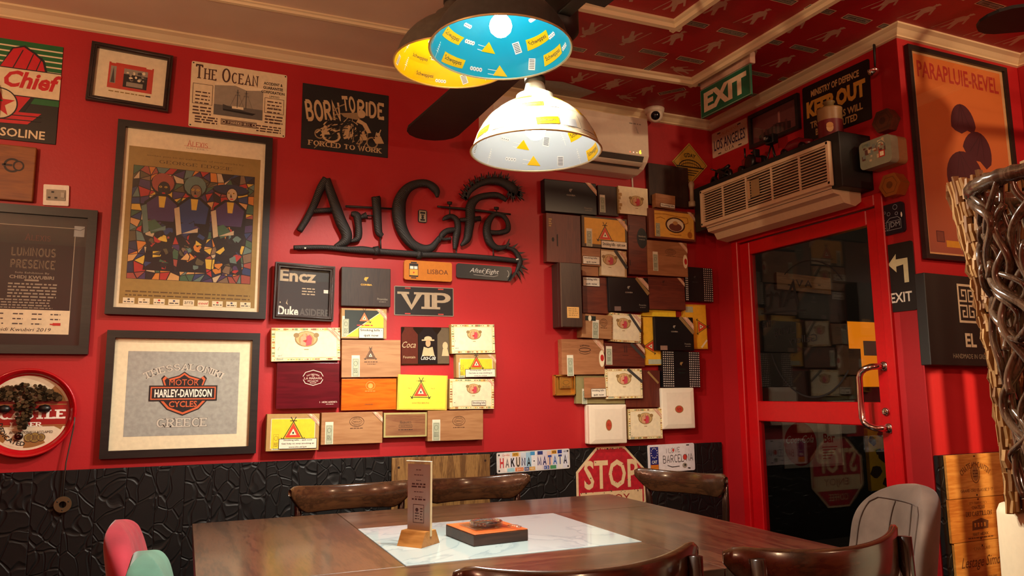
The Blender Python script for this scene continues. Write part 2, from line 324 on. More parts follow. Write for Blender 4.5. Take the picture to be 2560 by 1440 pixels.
L={
'skychief':(-0.761,2.468,0.427,0.434,0.0,0.006),
'smallframe':(-0.284,2.588,0.322,0.265,-2.0,0.025),
'smallframe_in':(-0.284,2.592,0.278,0.220,-1.8,0.02),
'ocean':(0.168,2.558,0.420,0.311,-0.1,0.006),
'born':(0.662,2.526,0.421,0.325,0.0,0.006),
'edozie':(-0.001,1.964,0.641,0.848,-0.2,0.03),
'edozie_in':(-0.002,1.964,0.582,0.793,-0.2,0.022),
'edozie_gold':(-0.001,1.934,0.544,0.692,-0.3,0.022),
'edozie_art':(-0.002,1.956,0.500,0.510,-0.8,0.022),
'lumin':(-0.593,1.675,0.440,0.605,0.0,0.03),
'lumin_in':(-0.595,1.674,0.287,0.445,0.2,0.022),
'plaque':(-0.680,2.108,0.140,0.231,0.0,0.03),
'socket':(-0.531,2.033,0.094,0.094,2.2,0.012),
'harley':(-0.005,1.211,0.605,0.526,-0.0,0.035),
'harley_in':(-0.007,1.215,0.551,0.459,0.2,0.028),
'harley_grey':(-0.005,1.216,0.442,0.355,0.4,0.028),
'castle':(-0.573,1.139,0.345,0.367,0.0,0.03),
'ring':(-0.424,0.777,0.064,0.065,0.0,0.03),
'duke':(0.483,1.668,0.272,0.260,-0.8,0.03),
'duke_in':(0.485,1.669,0.230,0.217,-0.7,0.02),
'art':(1.016,2.009,1.230,0.588,0.0,0.02),
'b_cohiba':(0.770,1.705,0.239,0.189,0.6,0.035),
'lisboa':(1.080,1.802,0.244,0.096,0.1,0.025),
'aftereight':(1.383,1.814,0.301,0.073,-0.6,0.03),
'vip':(1.067,1.652,0.305,0.145,0.5,0.004),
'b_montediag':(0.762,1.530,0.217,0.145,0.5,0.04),
'b_romeowide':(0.497,1.427,0.307,0.153,1.6,0.05),
'b_habana':(0.513,1.241,0.280,0.207,0.3,0.04),
'b_woodmonte':(0.801,1.366,0.283,0.178,0.7,0.035),
'b_orange':(0.794,1.199,0.262,0.148,0.2,0.03),
'b_yellow':(1.051,1.205,0.251,0.170,-1.4,0.04),
'b_monteleft':(0.450,1.035,0.229,0.163,-0.5,0.055),
'b_tan':(0.715,1.046,0.284,0.146,-0.0,0.045),
'b_habanos':(0.969,1.054,0.213,0.117,-0.2,0.035),
'b_tan2':(1.218,1.045,0.287,0.146,-0.1,0.045),
'cokeprint':(1.073,1.432,0.245,0.183,0.7,0.012),
'b_romeotop':(1.311,1.469,0.233,0.147,1.6,0.04),
'b_montesmall':(1.325,1.334,0.213,0.117,0.9,0.045),
'b_romeolow':(1.304,1.196,0.236,0.150,-0.3,0.04),
'ply':(1.155,0.755,0.496,0.291,-0.2,0.02),
'hakuna':(1.647,0.856,0.410,0.101,1.0,0.03),
'stop':(2.098,0.764,0.419,0.300,0.0,0.03),
'barca':(2.487,0.836,0.309,0.149,0.4,0.03),
'r_cohibablue':(1.875,2.249,0.323,0.183,0.8,0.05),
'r_brownseal':(2.121,2.258,0.132,0.172,0.6,0.03),
'r_romeo1':(2.276,2.268,0.198,0.161,0.3,0.045),
'r_darkback':(2.534,2.388,0.280,0.246,-0.1,0.03),
'r_tansmall':(2.477,2.278,0.136,0.084,-2.1,0.07),
'r_redtall':(1.829,2.018,0.209,0.268,-0.0,0.045),
'r_monte1':(2.085,2.070,0.290,0.176,-0.2,0.045),
'r_oval':(2.292,2.015,0.122,0.340,0.0,0.05),
'r_ornate':(2.524,2.146,0.322,0.175,-0.4,0.06),
'r_tanhoyo':(2.488,1.948,0.274,0.201,0.0,0.055),
'r_brownsm1':(1.998,1.929,0.121,0.102,-0.2,0.045),
'r_romeo2':(2.135,1.901,0.171,0.150,-1.0,0.045),
'r_tansm2':(1.993,1.851,0.103,0.055,0.2,0.035),
'r_cabinet':(1.838,1.707,0.130,0.343,0.4,0.1),
'r_red2':(2.024,1.721,0.162,0.200,0.3,0.03),
'r_cohiba1':(2.225,1.731,0.260,0.194,1.2,0.05),
'r_red3':(2.481,1.749,0.248,0.186,0.9,0.045),
'r_dots1':(2.711,1.813,0.198,0.201,-0.3,0.04),
'r_tangreen':(2.012,1.548,0.186,0.131,-2.1,0.06),
'r_romeo3':(2.201,1.546,0.197,0.160,-2.2,0.045),
'r_yellowtop':(2.438,1.636,0.226,0.039,-0.3,0.025),
'r_yellowleft':(2.383,1.479,0.119,0.272,0.8,0.03),
'r_cohiba2':(2.514,1.521,0.265,0.192,0.3,0.055),
'r_yellowright':(2.682,1.567,0.157,0.259,0.8,0.03),
'r_upmann':(1.932,1.385,0.257,0.189,0.7,0.045),
'r_trinidad':(2.193,1.399,0.256,0.128,-0.4,0.04),
'r_dots2':(2.559,1.322,0.255,0.203,-0.8,0.045),
'r_goldtin':(1.829,1.237,0.123,0.108,0.6,0.03),
'r_greenback':(2.043,1.212,0.300,0.151,-0.8,0.03),
'r_brownsm3':(1.997,1.223,0.127,0.110,0.4,0.05),
'r_romeo4':(2.176,1.243,0.233,0.162,0.6,0.05),
'r_darkred':(2.309,1.216,0.228,0.204,-0.7,0.03),
'r_white1':(2.066,1.031,0.230,0.208,-0.3,0.06),
'r_romeo5':(2.307,1.026,0.220,0.164,-0.1,0.045),
'r_white2':(2.522,1.106,0.220,0.228,0.2,0.055),
'gday':(2.709,2.548,0.258,0.255,0.0,0.02),
'ac':(1.897,2.553,0.777,0.250,0.0,0.2),
'la':(0.166,2.673,0.312,0.153,-0.4,0.004),
'dframe':(0.541,2.642,0.374,0.193,-0.5,0.025),
'keepout':(0.951,2.602,0.416,0.292,-1.8,0.006),
'jdm':(1.224,1.955,0.121,0.139,0.0,0.015),
'exitarrow':(1.235,1.691,0.147,0.304,-0.5,0.008),
'tin':(1.237,2.249,0.166,0.124,0.0,0.1),
'grille':(0.602,2.232,0.932,0.186,1.1,0.2),
'doorglass_up':(0.675,1.550,0.798,0.817,-0.0,0),
'doorglass_lo':(0.675,0.750,0.784,0.555,-0.2,0),
'poster':(3.260,2.253,0.681,0.983,0.1,0.025),
'poster_in':(3.268,2.255,0.621,0.941,-0.3,0.02),
'elboard':(3.118,1.492,0.516,0.392,-0.7,0.05),
'winepanel':(3.094,0.674,0.342,0.484,-2.2,0.03),
'hex1':(1.247,2.400,0.109,0.092,0.0,0.05),
'hex2':(1.265,2.096,0.117,0.100,0.0,0.06),
'exit_g':(0.692,2.683,0.378,0.152,-1.7,0),
'out_plank':(4.764,2.092,0.602,0.144,-2.2,0),
'out_coke':(4.741,0.767,0.638,0.378,-2.2,0),
'out_orange':(5.408,1.501,0.472,0.578,1.5,0),
'out_yellow':(5.449,0.613,0.244,0.518,-2.2,0),
'out_bottle':(5.296,0.529,0.239,0.527,-2.2,0),
'glass_art':(0.677,1.519,0.476,0.328,-2.2,0),
}
ART={
'A':[[(0.453,1.954,0.0135),(0.485,2.014,0.0144),(0.518,2.089,0.0159),(0.546,2.170,0.0173),(0.571,2.216,0.0183)],[(0.571,2.216,0.0173),(0.590,2.160,0.0192),(0.613,2.098,0.0216),(0.642,2.019,0.0240),(0.672,1.957,0.0231),(0.664,1.920,0.0202),(0.618,1.894,0.0067)],[(0.514,2.055,0.0106),(0.610,2.070,0.0106)]],
'r':[[(0.692,2.057,0.0096),(0.719,2.051,0.0173),(0.727,2.007,0.0154),(0.730,1.966,0.0154),(0.724,1.938,0.0135),(0.688,1.921,0.0038)],[(0.726,2.035,0.0067),(0.744,2.047,0.0096),(0.766,2.056,0.0154)],[(0.767,2.055,0.0029),(0.806,2.058,0.0029)]],
't':[[(0.811,2.151,0.0202),(0.816,2.089,0.0192),(0.820,2.034,0.0183),(0.827,1.978,0.0163),(0.846,1.960,0.0106)],[(0.790,2.143,0.0048),(0.830,2.154,0.0058)],[(0.835,1.954,0.0034),(0.839,1.891,0.0034)]],
'C':[[(1.123,2.180,0.0058),(1.115,2.218,0.0183),(1.072,2.246,0.0173),(1.018,2.240,0.0183),(0.966,2.208,0.0221),(0.933,2.152,0.0269),(0.925,2.090,0.0307),(0.934,2.024,0.0269),(0.959,1.970,0.0240),(0.997,1.930,0.0216),(1.050,1.910,0.0202),(1.098,1.923,0.0173),(1.137,1.979,0.0086)]],
'a':[[(1.152,2.064,0.0038),(1.167,2.077,0.0106),(1.199,2.089,0.0115),(1.227,2.070,0.0144),(1.233,2.030,0.0154),(1.222,1.980,0.0154),(1.217,1.920,0.0086)],[(1.227,2.022,0.0106),(1.177,2.012,0.0135),(1.147,1.984,0.0135),(1.157,1.968,0.0077),(1.197,1.974,0.0067)],[(1.147,1.979,0.0096),(1.128,1.952,0.0096)],[(1.189,2.163,0.0125),(1.189,2.150,0.0106)],[(1.189,2.150,0.0029),(1.190,2.089,0.0029)],[(1.223,1.918,0.0029),(1.228,1.891,0.0029)]],
'f':[[(1.502,2.202,0.0106),(1.454,2.224,0.0135),(1.391,2.216,0.0144),(1.339,2.196,0.0163),(1.303,2.153,0.0221),(1.300,2.084,0.0221),(1.292,2.025,0.0202),(1.281,1.975,0.0173),(1.249,1.941,0.0058)],[(1.244,2.074,0.0086),(1.357,2.091,0.0125)],[(1.280,2.186,0.0067),(1.303,2.235,0.0125),(1.360,2.278,0.0144),(1.423,2.299,0.0173),(1.487,2.294,0.0211),(1.540,2.267,0.0240),(1.562,2.243,0.0106)]],
'e':[[(1.403,2.023,0.0106),(1.458,2.025,0.0115),(1.506,2.041,0.0135),(1.509,2.082,0.0115),(1.480,2.117,0.0115),(1.435,2.120,0.0115),(1.401,2.078,0.0163),(1.391,2.027,0.0192),(1.406,1.974,0.0192),(1.442,1.945,0.0144),(1.484,1.948,0.0115),(1.521,1.970,0.0029)],[(1.446,2.159,0.0125),(1.446,2.146,0.0106)],[(1.446,2.146,0.0029),(1.448,2.122,0.0029)],[(1.426,1.936,0.0029),(1.427,1.895,0.0029)]],
'tail':[[(1.484,1.950,0.0048),(1.537,1.941,0.0106),(1.566,1.911,0.0125),(1.577,1.877,0.0135),(1.565,1.841,0.0106),(1.541,1.798,0.0029)]],
'branch':[[(0.430,1.874,0.0096),(0.489,1.879,0.0106),(0.575,1.885,0.0106),(0.680,1.883,0.0125),(0.752,1.885,0.0163),(0.820,1.883,0.0135),(0.960,1.882,0.0135),(1.055,1.882,0.0135),(1.227,1.888,0.0120),(1.431,1.887,0.0120),(1.579,1.881,0.0106)],[(0.804,1.882,0.0192),(0.831,1.889,0.0192)],[(1.019,1.880,0.0202),(1.043,1.879,0.0183)]],
'rods':[[(0.665,2.092,0.0053),(0.900,2.101,0.0038)],[(1.124,2.133,0.0043),(1.293,2.133,0.0058),(1.526,2.128,0.0043)]],
}
MANE=[(1.280,2.186,-0.80,0.50),(1.288,2.206,-0.90,0.60),(1.300,2.230,-0.80,0.70),(1.318,2.252,-0.50,0.80),(1.344,2.269,-0.40,0.90),(1.370,2.283,-0.20,1.00),(1.402,2.295,0.00,1.00),(1.434,2.302,0.10,1.00),(1.466,2.306,0.20,1.00),(1.498,2.303,0.40,1.00),(1.527,2.288,0.80,0.70),(1.551,2.268,1.00,0.40),(1.562,2.251,1.00,0.00),(1.564,2.241,0.80,-0.60),(1.540,2.244,0.00,-1.00),(1.524,2.255,-0.30,-1.00)]
ARTP={'charm': (1.054, 2.082), 'screw': (0.481, 1.875), 'tag': (1.561, 1.891)}
# ================================================================ setting
def plaster(rgb, name):
    k = NT(name); mp = k.coords(); n = k.add('TexNoise'); n.inputs['Scale'].default_value = 3.5; n.inputs['Detail'].default_value = 6
    k.link(mp, 0, n, 'Vector'); c = col(*rgb)
    rp = k.ramp([(.3, tuple(x*.93 for x in c[:3])+(1,)), (.7, tuple(min(1, x*1.05) for x in c[:3])+(1,))]); k.link(n, 0, rp, 0); k.link(rp, 0, k.b, 'Base Color')
    k.b.inputs['Roughness'].default_value = .5
    n2 = k.add('TexNoise'); n2.inputs['Scale'].default_value = 60; n2.inputs['Detail'].default_value = 4; k.link(mp, 0, n2, 'Vector'); k.bump(n2, 0, .12, .004); return k.m
RED = plaster((172, 22, 28), 'red_wall_paint'); BEIGE = plaster((226, 200, 172), 'beige_ceiling_paint'); CREAM = plaster((226, 204, 162), 'cream_moulding_paint')
REDPAPER = flat((168, 12, 28), .45); DARKFLOOR = wood((40, 26, 20), (64, 42, 30), .4)
REDDOOR = flat((190, 10, 18), .35, 0, .04)
def carved():
    k = NT('black_carved_board'); tc = k.add('TexCoord'); sp = k.add('SeparateXYZ'); k.link(tc, 'Object', sp, 0)
    ax = k.add('Math', operation='ADD'); k.link(sp, 0, ax, 0); k.link(sp, 1, ax, 1)
    dv = k.add('Math', operation='DIVIDE'); dv.inputs[1].default_value = .11; k.link(ax, 0, dv, 0)
    fl = k.add('Math', operation='FLOOR'); k.link(dv, 0, fl, 0)
    wn = k.add('TexWhiteNoise'); wn.noise_dimensions = '1D'; k.link(fl, 0, wn, 'W')
    ml = k.add('VectorMath', operation='SCALE'); ml.inputs['Scale'].default_value = 40; k.link(wn, 1, ml, 0)
    ad = k.add('VectorMath', operation='ADD'); k.link(tc, 'Object', ad, 0); k.link(ml, 0, ad, 1)
    mp = k.add('Mapping'); mp.inputs['Scale'].default_value = (1, 1, .8); k.link(ad, 0, mp, 'Vector')
    nz = k.add('TexNoise'); nz.inputs['Scale'].default_value = 7; nz.inputs['Detail'].default_value = 1; k.link(mp, 0, nz, 'Vector')
    mix = k.add('VectorMath', operation='MULTIPLY_ADD'); mix.inputs[1].default_value = (.13, .13, .13); k.link(nz, 1, mix, 0); k.link(mp, 0, mix, 2)
    vo = k.add('TexVoronoi', feature='DISTANCE_TO_EDGE'); vo.inputs['Scale'].default_value = 15; k.link(mix, 0, vo, 'Vector')
    rp = k.ramp([(0, (0, 0, 0, 1)), (.03, (.15, .15, .15, 1)), (.075, (1, 1, 1, 1)), (.16, (.86, .86, .86, 1))]); k.link(vo, 0, rp, 0)
    fr = k.add('Math', operation='FRACT'); k.link(dv, 0, fr, 0)
    rj = k.ramp([(0, (0, 0, 0, 1)), (.03, (1, 1, 1, 1)), (.97, (1, 1, 1, 1)), (1, (0, 0, 0, 1))]); k.link(fr, 0, rj, 0)
    mu = k.add('Math', operation='MULTIPLY'); k.link(rp, 0, mu, 0); k.link(rj, 0, mu, 1)
    k.b.inputs['Base Color'].default_value = col(15, 15, 15); k.b.inputs['Specular IOR Level'].default_value = .35; k.b.inputs['Roughness'].default_value = .5
    k.bump(mu, 0, .6, .005); return k.m
CARVED = carved()
def struct(name, mb): return mb.build(name, kind='structure')
ZC = 2.82
b = MB(); b.box((.9, -2.75, -.05), (5.9, 5.9, .1), DARKFLOOR); struct('floor', b)
b = MB(); b.box((.44, .075, 1.41), (4.88, .15, 2.82), RED); struct('wall_back', b)
b = MB()
for (y0, y1, z0, z1) in ((-.175, 0, 0, ZC), (-1.16, -.175, 2.085, ZC), (-1.31, -1.16, 0, ZC)): b.box((XD+.06, (y0+y1)/2, (z0+z1)/2), (.12, y1-y0, z1-z0), RED)
struct('wall_right', b)
b = MB(); b.box(((XD+3.86)/2, YP+.05, ZC/2), (3.86-XD, .1, ZC), RED); struct('wall_recess', b)
b = MB(); b.box((3.79, -3.5, ZC/2), (.14, 4.37, ZC), RED); struct('wall_far_right', b)
b = MB(); b.box((-2.06, -2.75, ZC/2), (.12, 5.9, ZC), RED); struct('wall_left', b)
b = MB(); b.box((.9, -5.76, ZC/2), (5.9, .12, ZC), RED); struct('wall_front', b)
b = MB(); b.box((-.33, -2.75, ZC+.05), (3.46, 5.9, .1), BEIGE); struct('ceiling', b)
# ---- papered half of the ceiling
CRM = flat((222, 196, 160), .5); FIG = flat((192, 150, 126), .5); BLK = flat((24, 20, 20), .5); GRY = flat((150, 142, 126), .5)
b = MB(); b.box((2.63, -2.75, ZC+.05), (2.46, 5.9, .1), REDPAPER)
X = Matrix.Translation((0, 0, ZC)) @ Matrix.Rotation(pi/2, 4, 'X')
pp = MB(); pp.y = 0
MAN = [(-.16, -.5), (-.07, -.5), (.02, -.2), (.16, -.5), (.26, -.46), (.12, -.06), (.2, .1), (.33, -.1), (.38, -.06), (.22, .2), (.17, .3), (.08, .34), (.14, .46), (.17, .47), (.15, .5), (.02, .53), (0, .48), (-.06, .47), (-.02, .44), (-.01, .33), (-.12, .28), (-.22, .05), (-.14, .02), (-.1, -.1), (-.08, -.25)]
def man(cx, cz, h, m, mb, rot=0):
    c, d = cos(rot), sin(rot)
    parts = [[MAN[i] for i in q] for q in ([0, 1, 2, 24], [2, 3, 4, 5], [24, 2, 5, 6, 11, 18+2, 21, 22, 23], [6, 7, 8, 9, 10, 11], [11, 12, 17, 18, 19, 20], [12, 13, 14, 15, 16, 17])]
    for q in parts: mb.pg([(cx+h*(c*x-d*z), cz+h*(d*x+c*z)) for x, z in q], m, 1)
    mb.line([(cx+h*(c*-.2-d*.05), cz+h*(d*-.2+c*.05)), (cx+h*(c*-.4-d*-.62), cz+h*(d*-.4+c*-.62))], h*.04, m, 1)
def tagl(cx, cz, mb, rot=0):
    w, h = .15, .042
    c, d = cos(rot), sin(rot)
    def R(x0, z0, x1, z1, m, l): mb.pg([(cx+c*x-d*z, cz+d*x+c*z) for x, z in ((x0, z0), (x1, z0), (x1, z1), (x0, z1))], m, l)
    R(-w/2, -h/2, w/2, h/2, CRM, 1); R(-w/2+.005, -h/2+.005, w/2-.005, h/2-.005, BLK, 2); R(-w/2+.009, -h/2+.009, w/2-.009, h/2-.009, GRY, 3)
    mb.text('JOHNNIE WALKER', cx, cz, w*.72, h*.3, BLK, 4, 'serif', rot=rot)
for k in (-1, 0, 1):
    x = 1.61+.21*k
    for z in (.94, .58, .47, 1.3, 1.66, 2.02): tagl(x+(.2 if z == .47 else 0), z, pp)
    for z in (.77, .29, 1.12, 1.48, 1.84): man(x+(.0 if z > .5 else .2), z, .14, FIG, pp, pi if z < .9 else 0)
for k in range(8):
    x = 2.0+.215*k
    for z in (1.0, .69, .46, 1.31, 1.62, 1.93, 2.24): tagl(x, z, pp)
    for z in (.855, .29, 1.16, 1.47, 1.78, 2.09): man(x, z, .14, FIG, pp)
man(2.24, .575, .13, FIG, pp, 1.5); man(2.17, .16, .12, FIG, pp, 1.5); tagl(2.36, .33, pp, .9); tagl(2.08, .58, pp, 1.5)
b.add([X @ Vector(v) for v in pp.v], [], CRM)
n0 = len(b.v)-len(pp.v)
for f, i in zip(pp.f, pp.mi): b.f.append([n0+j for j in f]); b.mi.append(b.idx(pp.ms[i])); b.sm.append(False)
n0 = len(b.v); b.add([(1.42, -.02, ZC-.001), (1.42, -.16, ZC-.001), (1.75, -.22, ZC-.001), (1.98, -.17, ZC-.001), (1.93, -.04, ZC-.001)], [[0, 1, 2, 3, 4][::-1]], flat((170, 168, 150)))
struct('ceiling_papered', b)
# ---- mouldings
def mould(name, path, mb=None, w=.05, h=.035, closed=False):
    """strip glued under the ceiling along x,y points"""
    mb = mb or MB()
    for (x0, y0), (x1, y1) in zip(path, path[1:]):
        d = Vector((x1-x0, y1-y0, 0)); n = Vector((-d.y, d.x, 0)).normalized(); e = d.normalized()*w*.5
        A = Vector((x0, y0, ZC))-e; B = Vector((x1, y1, ZC))+e; prof = ((-.5, 0), (-.5, -.3), (-.28, -.45), (-.2, -.9), (.15, -1), (.3, -.55), (.5, -.4), (.5, 0))
        vs = [P+n*(a*w)+Vector((0, 0, c*h)) for P in (A, B) for a, c in prof]; k = len(prof)
        mb.add(vs, [[i, i+1, k+i+1, k+i] for i in range(k-1)]+[list(range(k)), list(range(2*k-1, k-1, -1))], CREAM)
    return struct(name, mb) if name else mb
mould('trim_1', [(-2, -.40), (1.37, -.46)], w=.04, h=.02)
mould('trim_2', [(1.45, -.455), (2.37, -.5), (2.42, -2.6), (1.45, -2.55)])
mould('trim_3', [(1.45, -.965), (1.92, -.975), (1.96, -2.1), (1.45, -2.1)], w=.055)
def cornice(name, a, c, n, ma=0, mc=0):
    """ma, mc: +1 lengthens an end as the profile steps out (outside corner), -1 shortens it"""
    a, c, n = Vector(a), Vector(c), Vector(n); d = (c-a).normalized(); prof = ((0, 0), (.055, 0), (.055, -.008), (.035, -.016), (.02, -.03), (.012, -.036), (.012, -.042), (0, -.045)); k = len(prof)
    vs = [a+n*x-d*(ma*x)+Vector((0, 0, z)) for x, z in prof]+[c+n*x+d*(mc*x)+Vector((0, 0, z)) for x, z in prof]
    mb = MB(); mb.add(vs, [[i, i+1, k+i+1, k+i] for i in range(k-1)]+[list(range(k)), list(range(2*k-1, k-1, -1))], CREAM); struct(name, mb)
cornice('trim_4', (-2, 0, ZC), (XD, 0, ZC), (0, -1, 0), 0, -1); cornice('trim_5', (XD, 0, ZC), (XD, YP, ZC), (-1, 0, 0), -1, 1)
cornice('trim_6', (XD, YP, ZC), (3.72, YP, ZC), (0, -1, 0), 1, -1); cornice('trim_7', (3.72, YP, ZC), (3.72, -5, ZC), (-1, 0, 0), -1, 0)
# ---- black carved dado boards
b = MB(); b.box((.42, -.008, .454), (4.84, .016, .908), CARVED, .003, 1); struct('wainscot_back', b)
b = MB(); b.box((3.30, YP-.01, .462), (.83, .02, .924), CARVED, .003, 1); struct('wainscot_recess', b)
# ---- glazed door in the right wall (leaf, panes, pull, lock)
b = MB()
for (y0, y1, z0, z1) in ((-.2, -.15, 0, 2.09), (-1.185, -1.14, 0, 2.09), (-1.14, -.2, 2.035, 2.09)): b.box((XD-.004, (y0+y1)/2, (z0+z1)/2), (.03, y1-y0, z1-z0), REDDOOR, .004, 1)
struct('trim_8', b)
door = thing('door_1', None, None, (XD+.02, -.67, 0)); tag(door, kind='structure')
b = MB()
for (y0, y1, z0, z1) in ((-.203, -.281, .01, 2.03), (-1.077, -1.137, .01, 2.03), (-.281, -1.077, 1.958, 2.03), (-.281, -1.077, 1.035, 1.142), (-.281, -1.077, .01, .3)):
    b.box((0, (y0+y1)/2+.67, (z0+z1)/2), (.045, abs(y1-y0), z1-z0), REDDOOR, .004, 1)
b.build('door_frame', door)
DG = glass_pane('door_glass', (.82, .82, .8))
for nm, z0, z1 in (('upper_pane', 1.142, 1.958), ('lower_pane', .3, 1.035)):
    b = MB(); b.box((.0, -.009, (z0+z1)/2), (.006, .80, z1-z0), DG); b.build(nm, door)
b = MB(); DK = flat((10, 9, 9), .6); b.y = 0
b.text('Art', -.17, 1.70, .25, .13, DK, 1, mirror=True, shear=-.2); b.line([(-.34, 1.62), (-.2, 1.615), (-.02, 1.605)], .008, DK)
b.text('the', -.30, 1.565, .07, .05, DK, 1, mirror=True); b.text('Living', -.17, 1.51, .16, .07, DK, 1, mirror=True); b.text('Gallery', -.05, 1.455, .2, .05, DK, 1, mirror=True)
b.ring(0, 1.52, .3, .36, .008, DK, 1, 40, 200, 320); b.ring(0, 1.5, .3, .36, .006, DK, 1, 40, 40, 120)
b.build('painted_lettering', door, (-.0035, 0.0, 0), (0, 0, -pi/2))
CHROME = flat((225, 222, 215), .12, 1.0, .02)
b = MB(); P = [(-.02, -.445, 1.302), (-.075, -.445, 1.302), (-.1, -.43, 1.302)]
P = [(-.02, -.447, 1.302), (-.085, -.42, 1.302)]+[(-.105+.0, -.375+.035*(-sin(a)), 1.262+.04*cos(a)) for a in (0.0, .5, 1.0, 1.5)]
P += [(-.105, -.375+.035*(-sin(a)), 1.068-.04*cos(a)) for a in (1.5, 1.0, .5, 0.)]+[(-.085, -.42, 1.028), (-.02, -.447, 1.028)]
P = [(-.02, -.447, 1.302), (-.06, -.44, 1.302), (-.085, -.425, 1.300), (-.098, -.405, 1.292), (-.104, -.387, 1.277), (-.106, -.378, 1.255), (-.106, -.378, 1.075), (-.104, -.387, 1.053), (-.098, -.405, 1.038), (-.085, -.425, 1.03), (-.06, -.44, 1.028), (-.02, -.447, 1.028)]
b.tube(P, .014, CHROME, 14)
for z in (1.302, 1.028): b.lathe([(.022, 0), (.022, .006), (.015, .008)], CHROME, 20, X=Matrix.Translation((-.0225, -.447, z)) @ Matrix.Rotation(-pi/2, 4, 'Y'))
h = b.build('pull_handle', door); h['label'] = 'polished chrome bow handle'
b = MB(); b.lathe([(.018, 0), (.018, .008), (.014, .011), (.0001, .011)], CHROME, 20, X=Matrix.Translation((-.0225, -.438, 1.101)) @ Matrix.Rotation(-pi/2, 4, 'Y'))
b.box((-.035, -.438, 1.101), (.002, .002, .01), BLK); b.build('lock_cylinder', door)
# ---- the dark yard beyond the door
DG2 = flat((52, 46, 40), .8); b = MB(); b.box((5.0, 1.28, 1.5), (4.3, .1, 3.2), DG2); b.box((5.0, 1.22, .45), (4.3, .02, .9), flat((22, 22, 22), .8)); struct('wall_outside', b)
b = MB(); b.box((5.0, .0, -.05), (4.2, 2.6, .1), flat((60, 56, 52), .8)); struct('floor_outside', b)
# ================================================================ things seen through the door
def out_at(n, base=0.0):
    x, z, w, h, r, d = L[n]; return x, z, w, h
x, z, w, h = out_at('out_coke'); t = thing('tin_sign', 'faded red and white drink sign with round red disc outside behind the lower door pane', 'sign', (x, 1.205, z))
b = MB(); b.box((0, -.006, 0), (w, .012, h), flat((170, 165, 158), .6), .003); b.build('plate', t)
b = MB(); b.y = -.0125; R_ = flat((150, 24, 22), .5); W_ = flat((205, 200, 190), .5)
b.ell(-w*.22, .0, w*.27, h*.46, R_, 1, 36); b.text('Coca-Cola', -w*.22, h*.1, w*.46, h*.16, W_, 2, shear=.35)
b.rect(w*.08, -h*.45, w*.46, h*.45, W_, 1); b.text('Bar', w*.27, h*.1, w*.2, h*.2, R_, 2, bold=.03)
for i in range(5): b.rect(w*.14, -h*.1-i*h*.06, w*.4-i*.02, -h*.08-i*h*.06, R_, 2)
b.build('print', t)
x, z, w, h = out_at('out_plank'); t = thing('wooden_sign', 'pale wooden plank sign with dark letters outside behind the upper door pane', 'sign', (x, 1.2295, z), (0, radians(2), 0))
b = MB(); b.box((0, -.012, 0), (w, .024, h), wood((150, 104, 62), (120, 78, 44)), .004); b.build('board', t)
b = MB(); b.y = -.0245; b.text('3 AVL', 0, 0, w*.6, h*.5, flat((60, 32, 20)), 1, 'block', mirror=True); b.build('lettering', t)
x, z, w, h = out_at('out_orange'); t = thing('lit_panel', 'glowing orange street panel with a pale slot, outside behind the door glass', 'light panel', (x, 1.169, z))
b = MB(); b.box((0, .03, 0), (w, .06, h), flat((70, 60, 50)), .004); b.build('case', t)
b = MB(); b.y = -.0005; b.rect(-w/2+.01, -h/2+.01, w/2-.01, h/2-.01, emit((255, 140, 20), .75, 'orange_lit_face'), 0); b.rect(-w*.12, -h*.02, w*.5, h*.2, flat((150, 140, 120)), 1)
b.rect(-w*.5, -h*.5, -w*.2, h*.08, flat((20, 18, 17)), 2); b.build('face', t)
x, z, w, h = out_at('out_yellow'); t = thing('patterned_panel', 'yellow panel with brown patches outside behind the lower door pane', 'panel', (x, 1.169, z))
b = MB(); b.box((0, .02, 0), (w, .04, h), flat((230, 180, 20), .5), .004); b.build('board', t)
b = MB(); b.y = -.0005; BR = flat((60, 34, 16)); R = random.Random(4)
for (ax, az, rr) in ((-.3, .3, .13), (.2, .05, .2), (-.25, -.2, .18), (.25, -.38, .14), (.1, .42, .1), (-.05, .12, .1)):
    b.pg([(ax*w+rr*w*1.5*R.uniform(.7, 1.2)*cos(a), az*h+rr*h*.6*R.uniform(.7, 1.2)*sin(a)) for a in [i*2*pi/9 for i in range(9)]], BR, 1)
b.build('patches', t)
x, z, w, h = out_at('out_bottle'); b = MB()
b.lathe([(.0001, 0), (w*.34, 0), (w*.36, .02), (w*.36, h*.5), (w*.28, h*.66), (w*.13, h*.8), (w*.12, h*.97), (w*.14, h), (.0001, h)], flat((58, 26, 18), .2), 24)
b.build('giant_bottle', loc=(x, .85, z-h/2), label='dark brown bottle shape standing outside the door beside the yellow panel', cat='bottle')
pl = MB(); pl.box((0, 0, 0), (.5, .4, z-h/2), flat((40, 36, 32)), .01); pl.build('plinth', loc=(x, .85, (z-h/2)/2), label='low dark block under the brown bottle outside the door', cat='plinth')
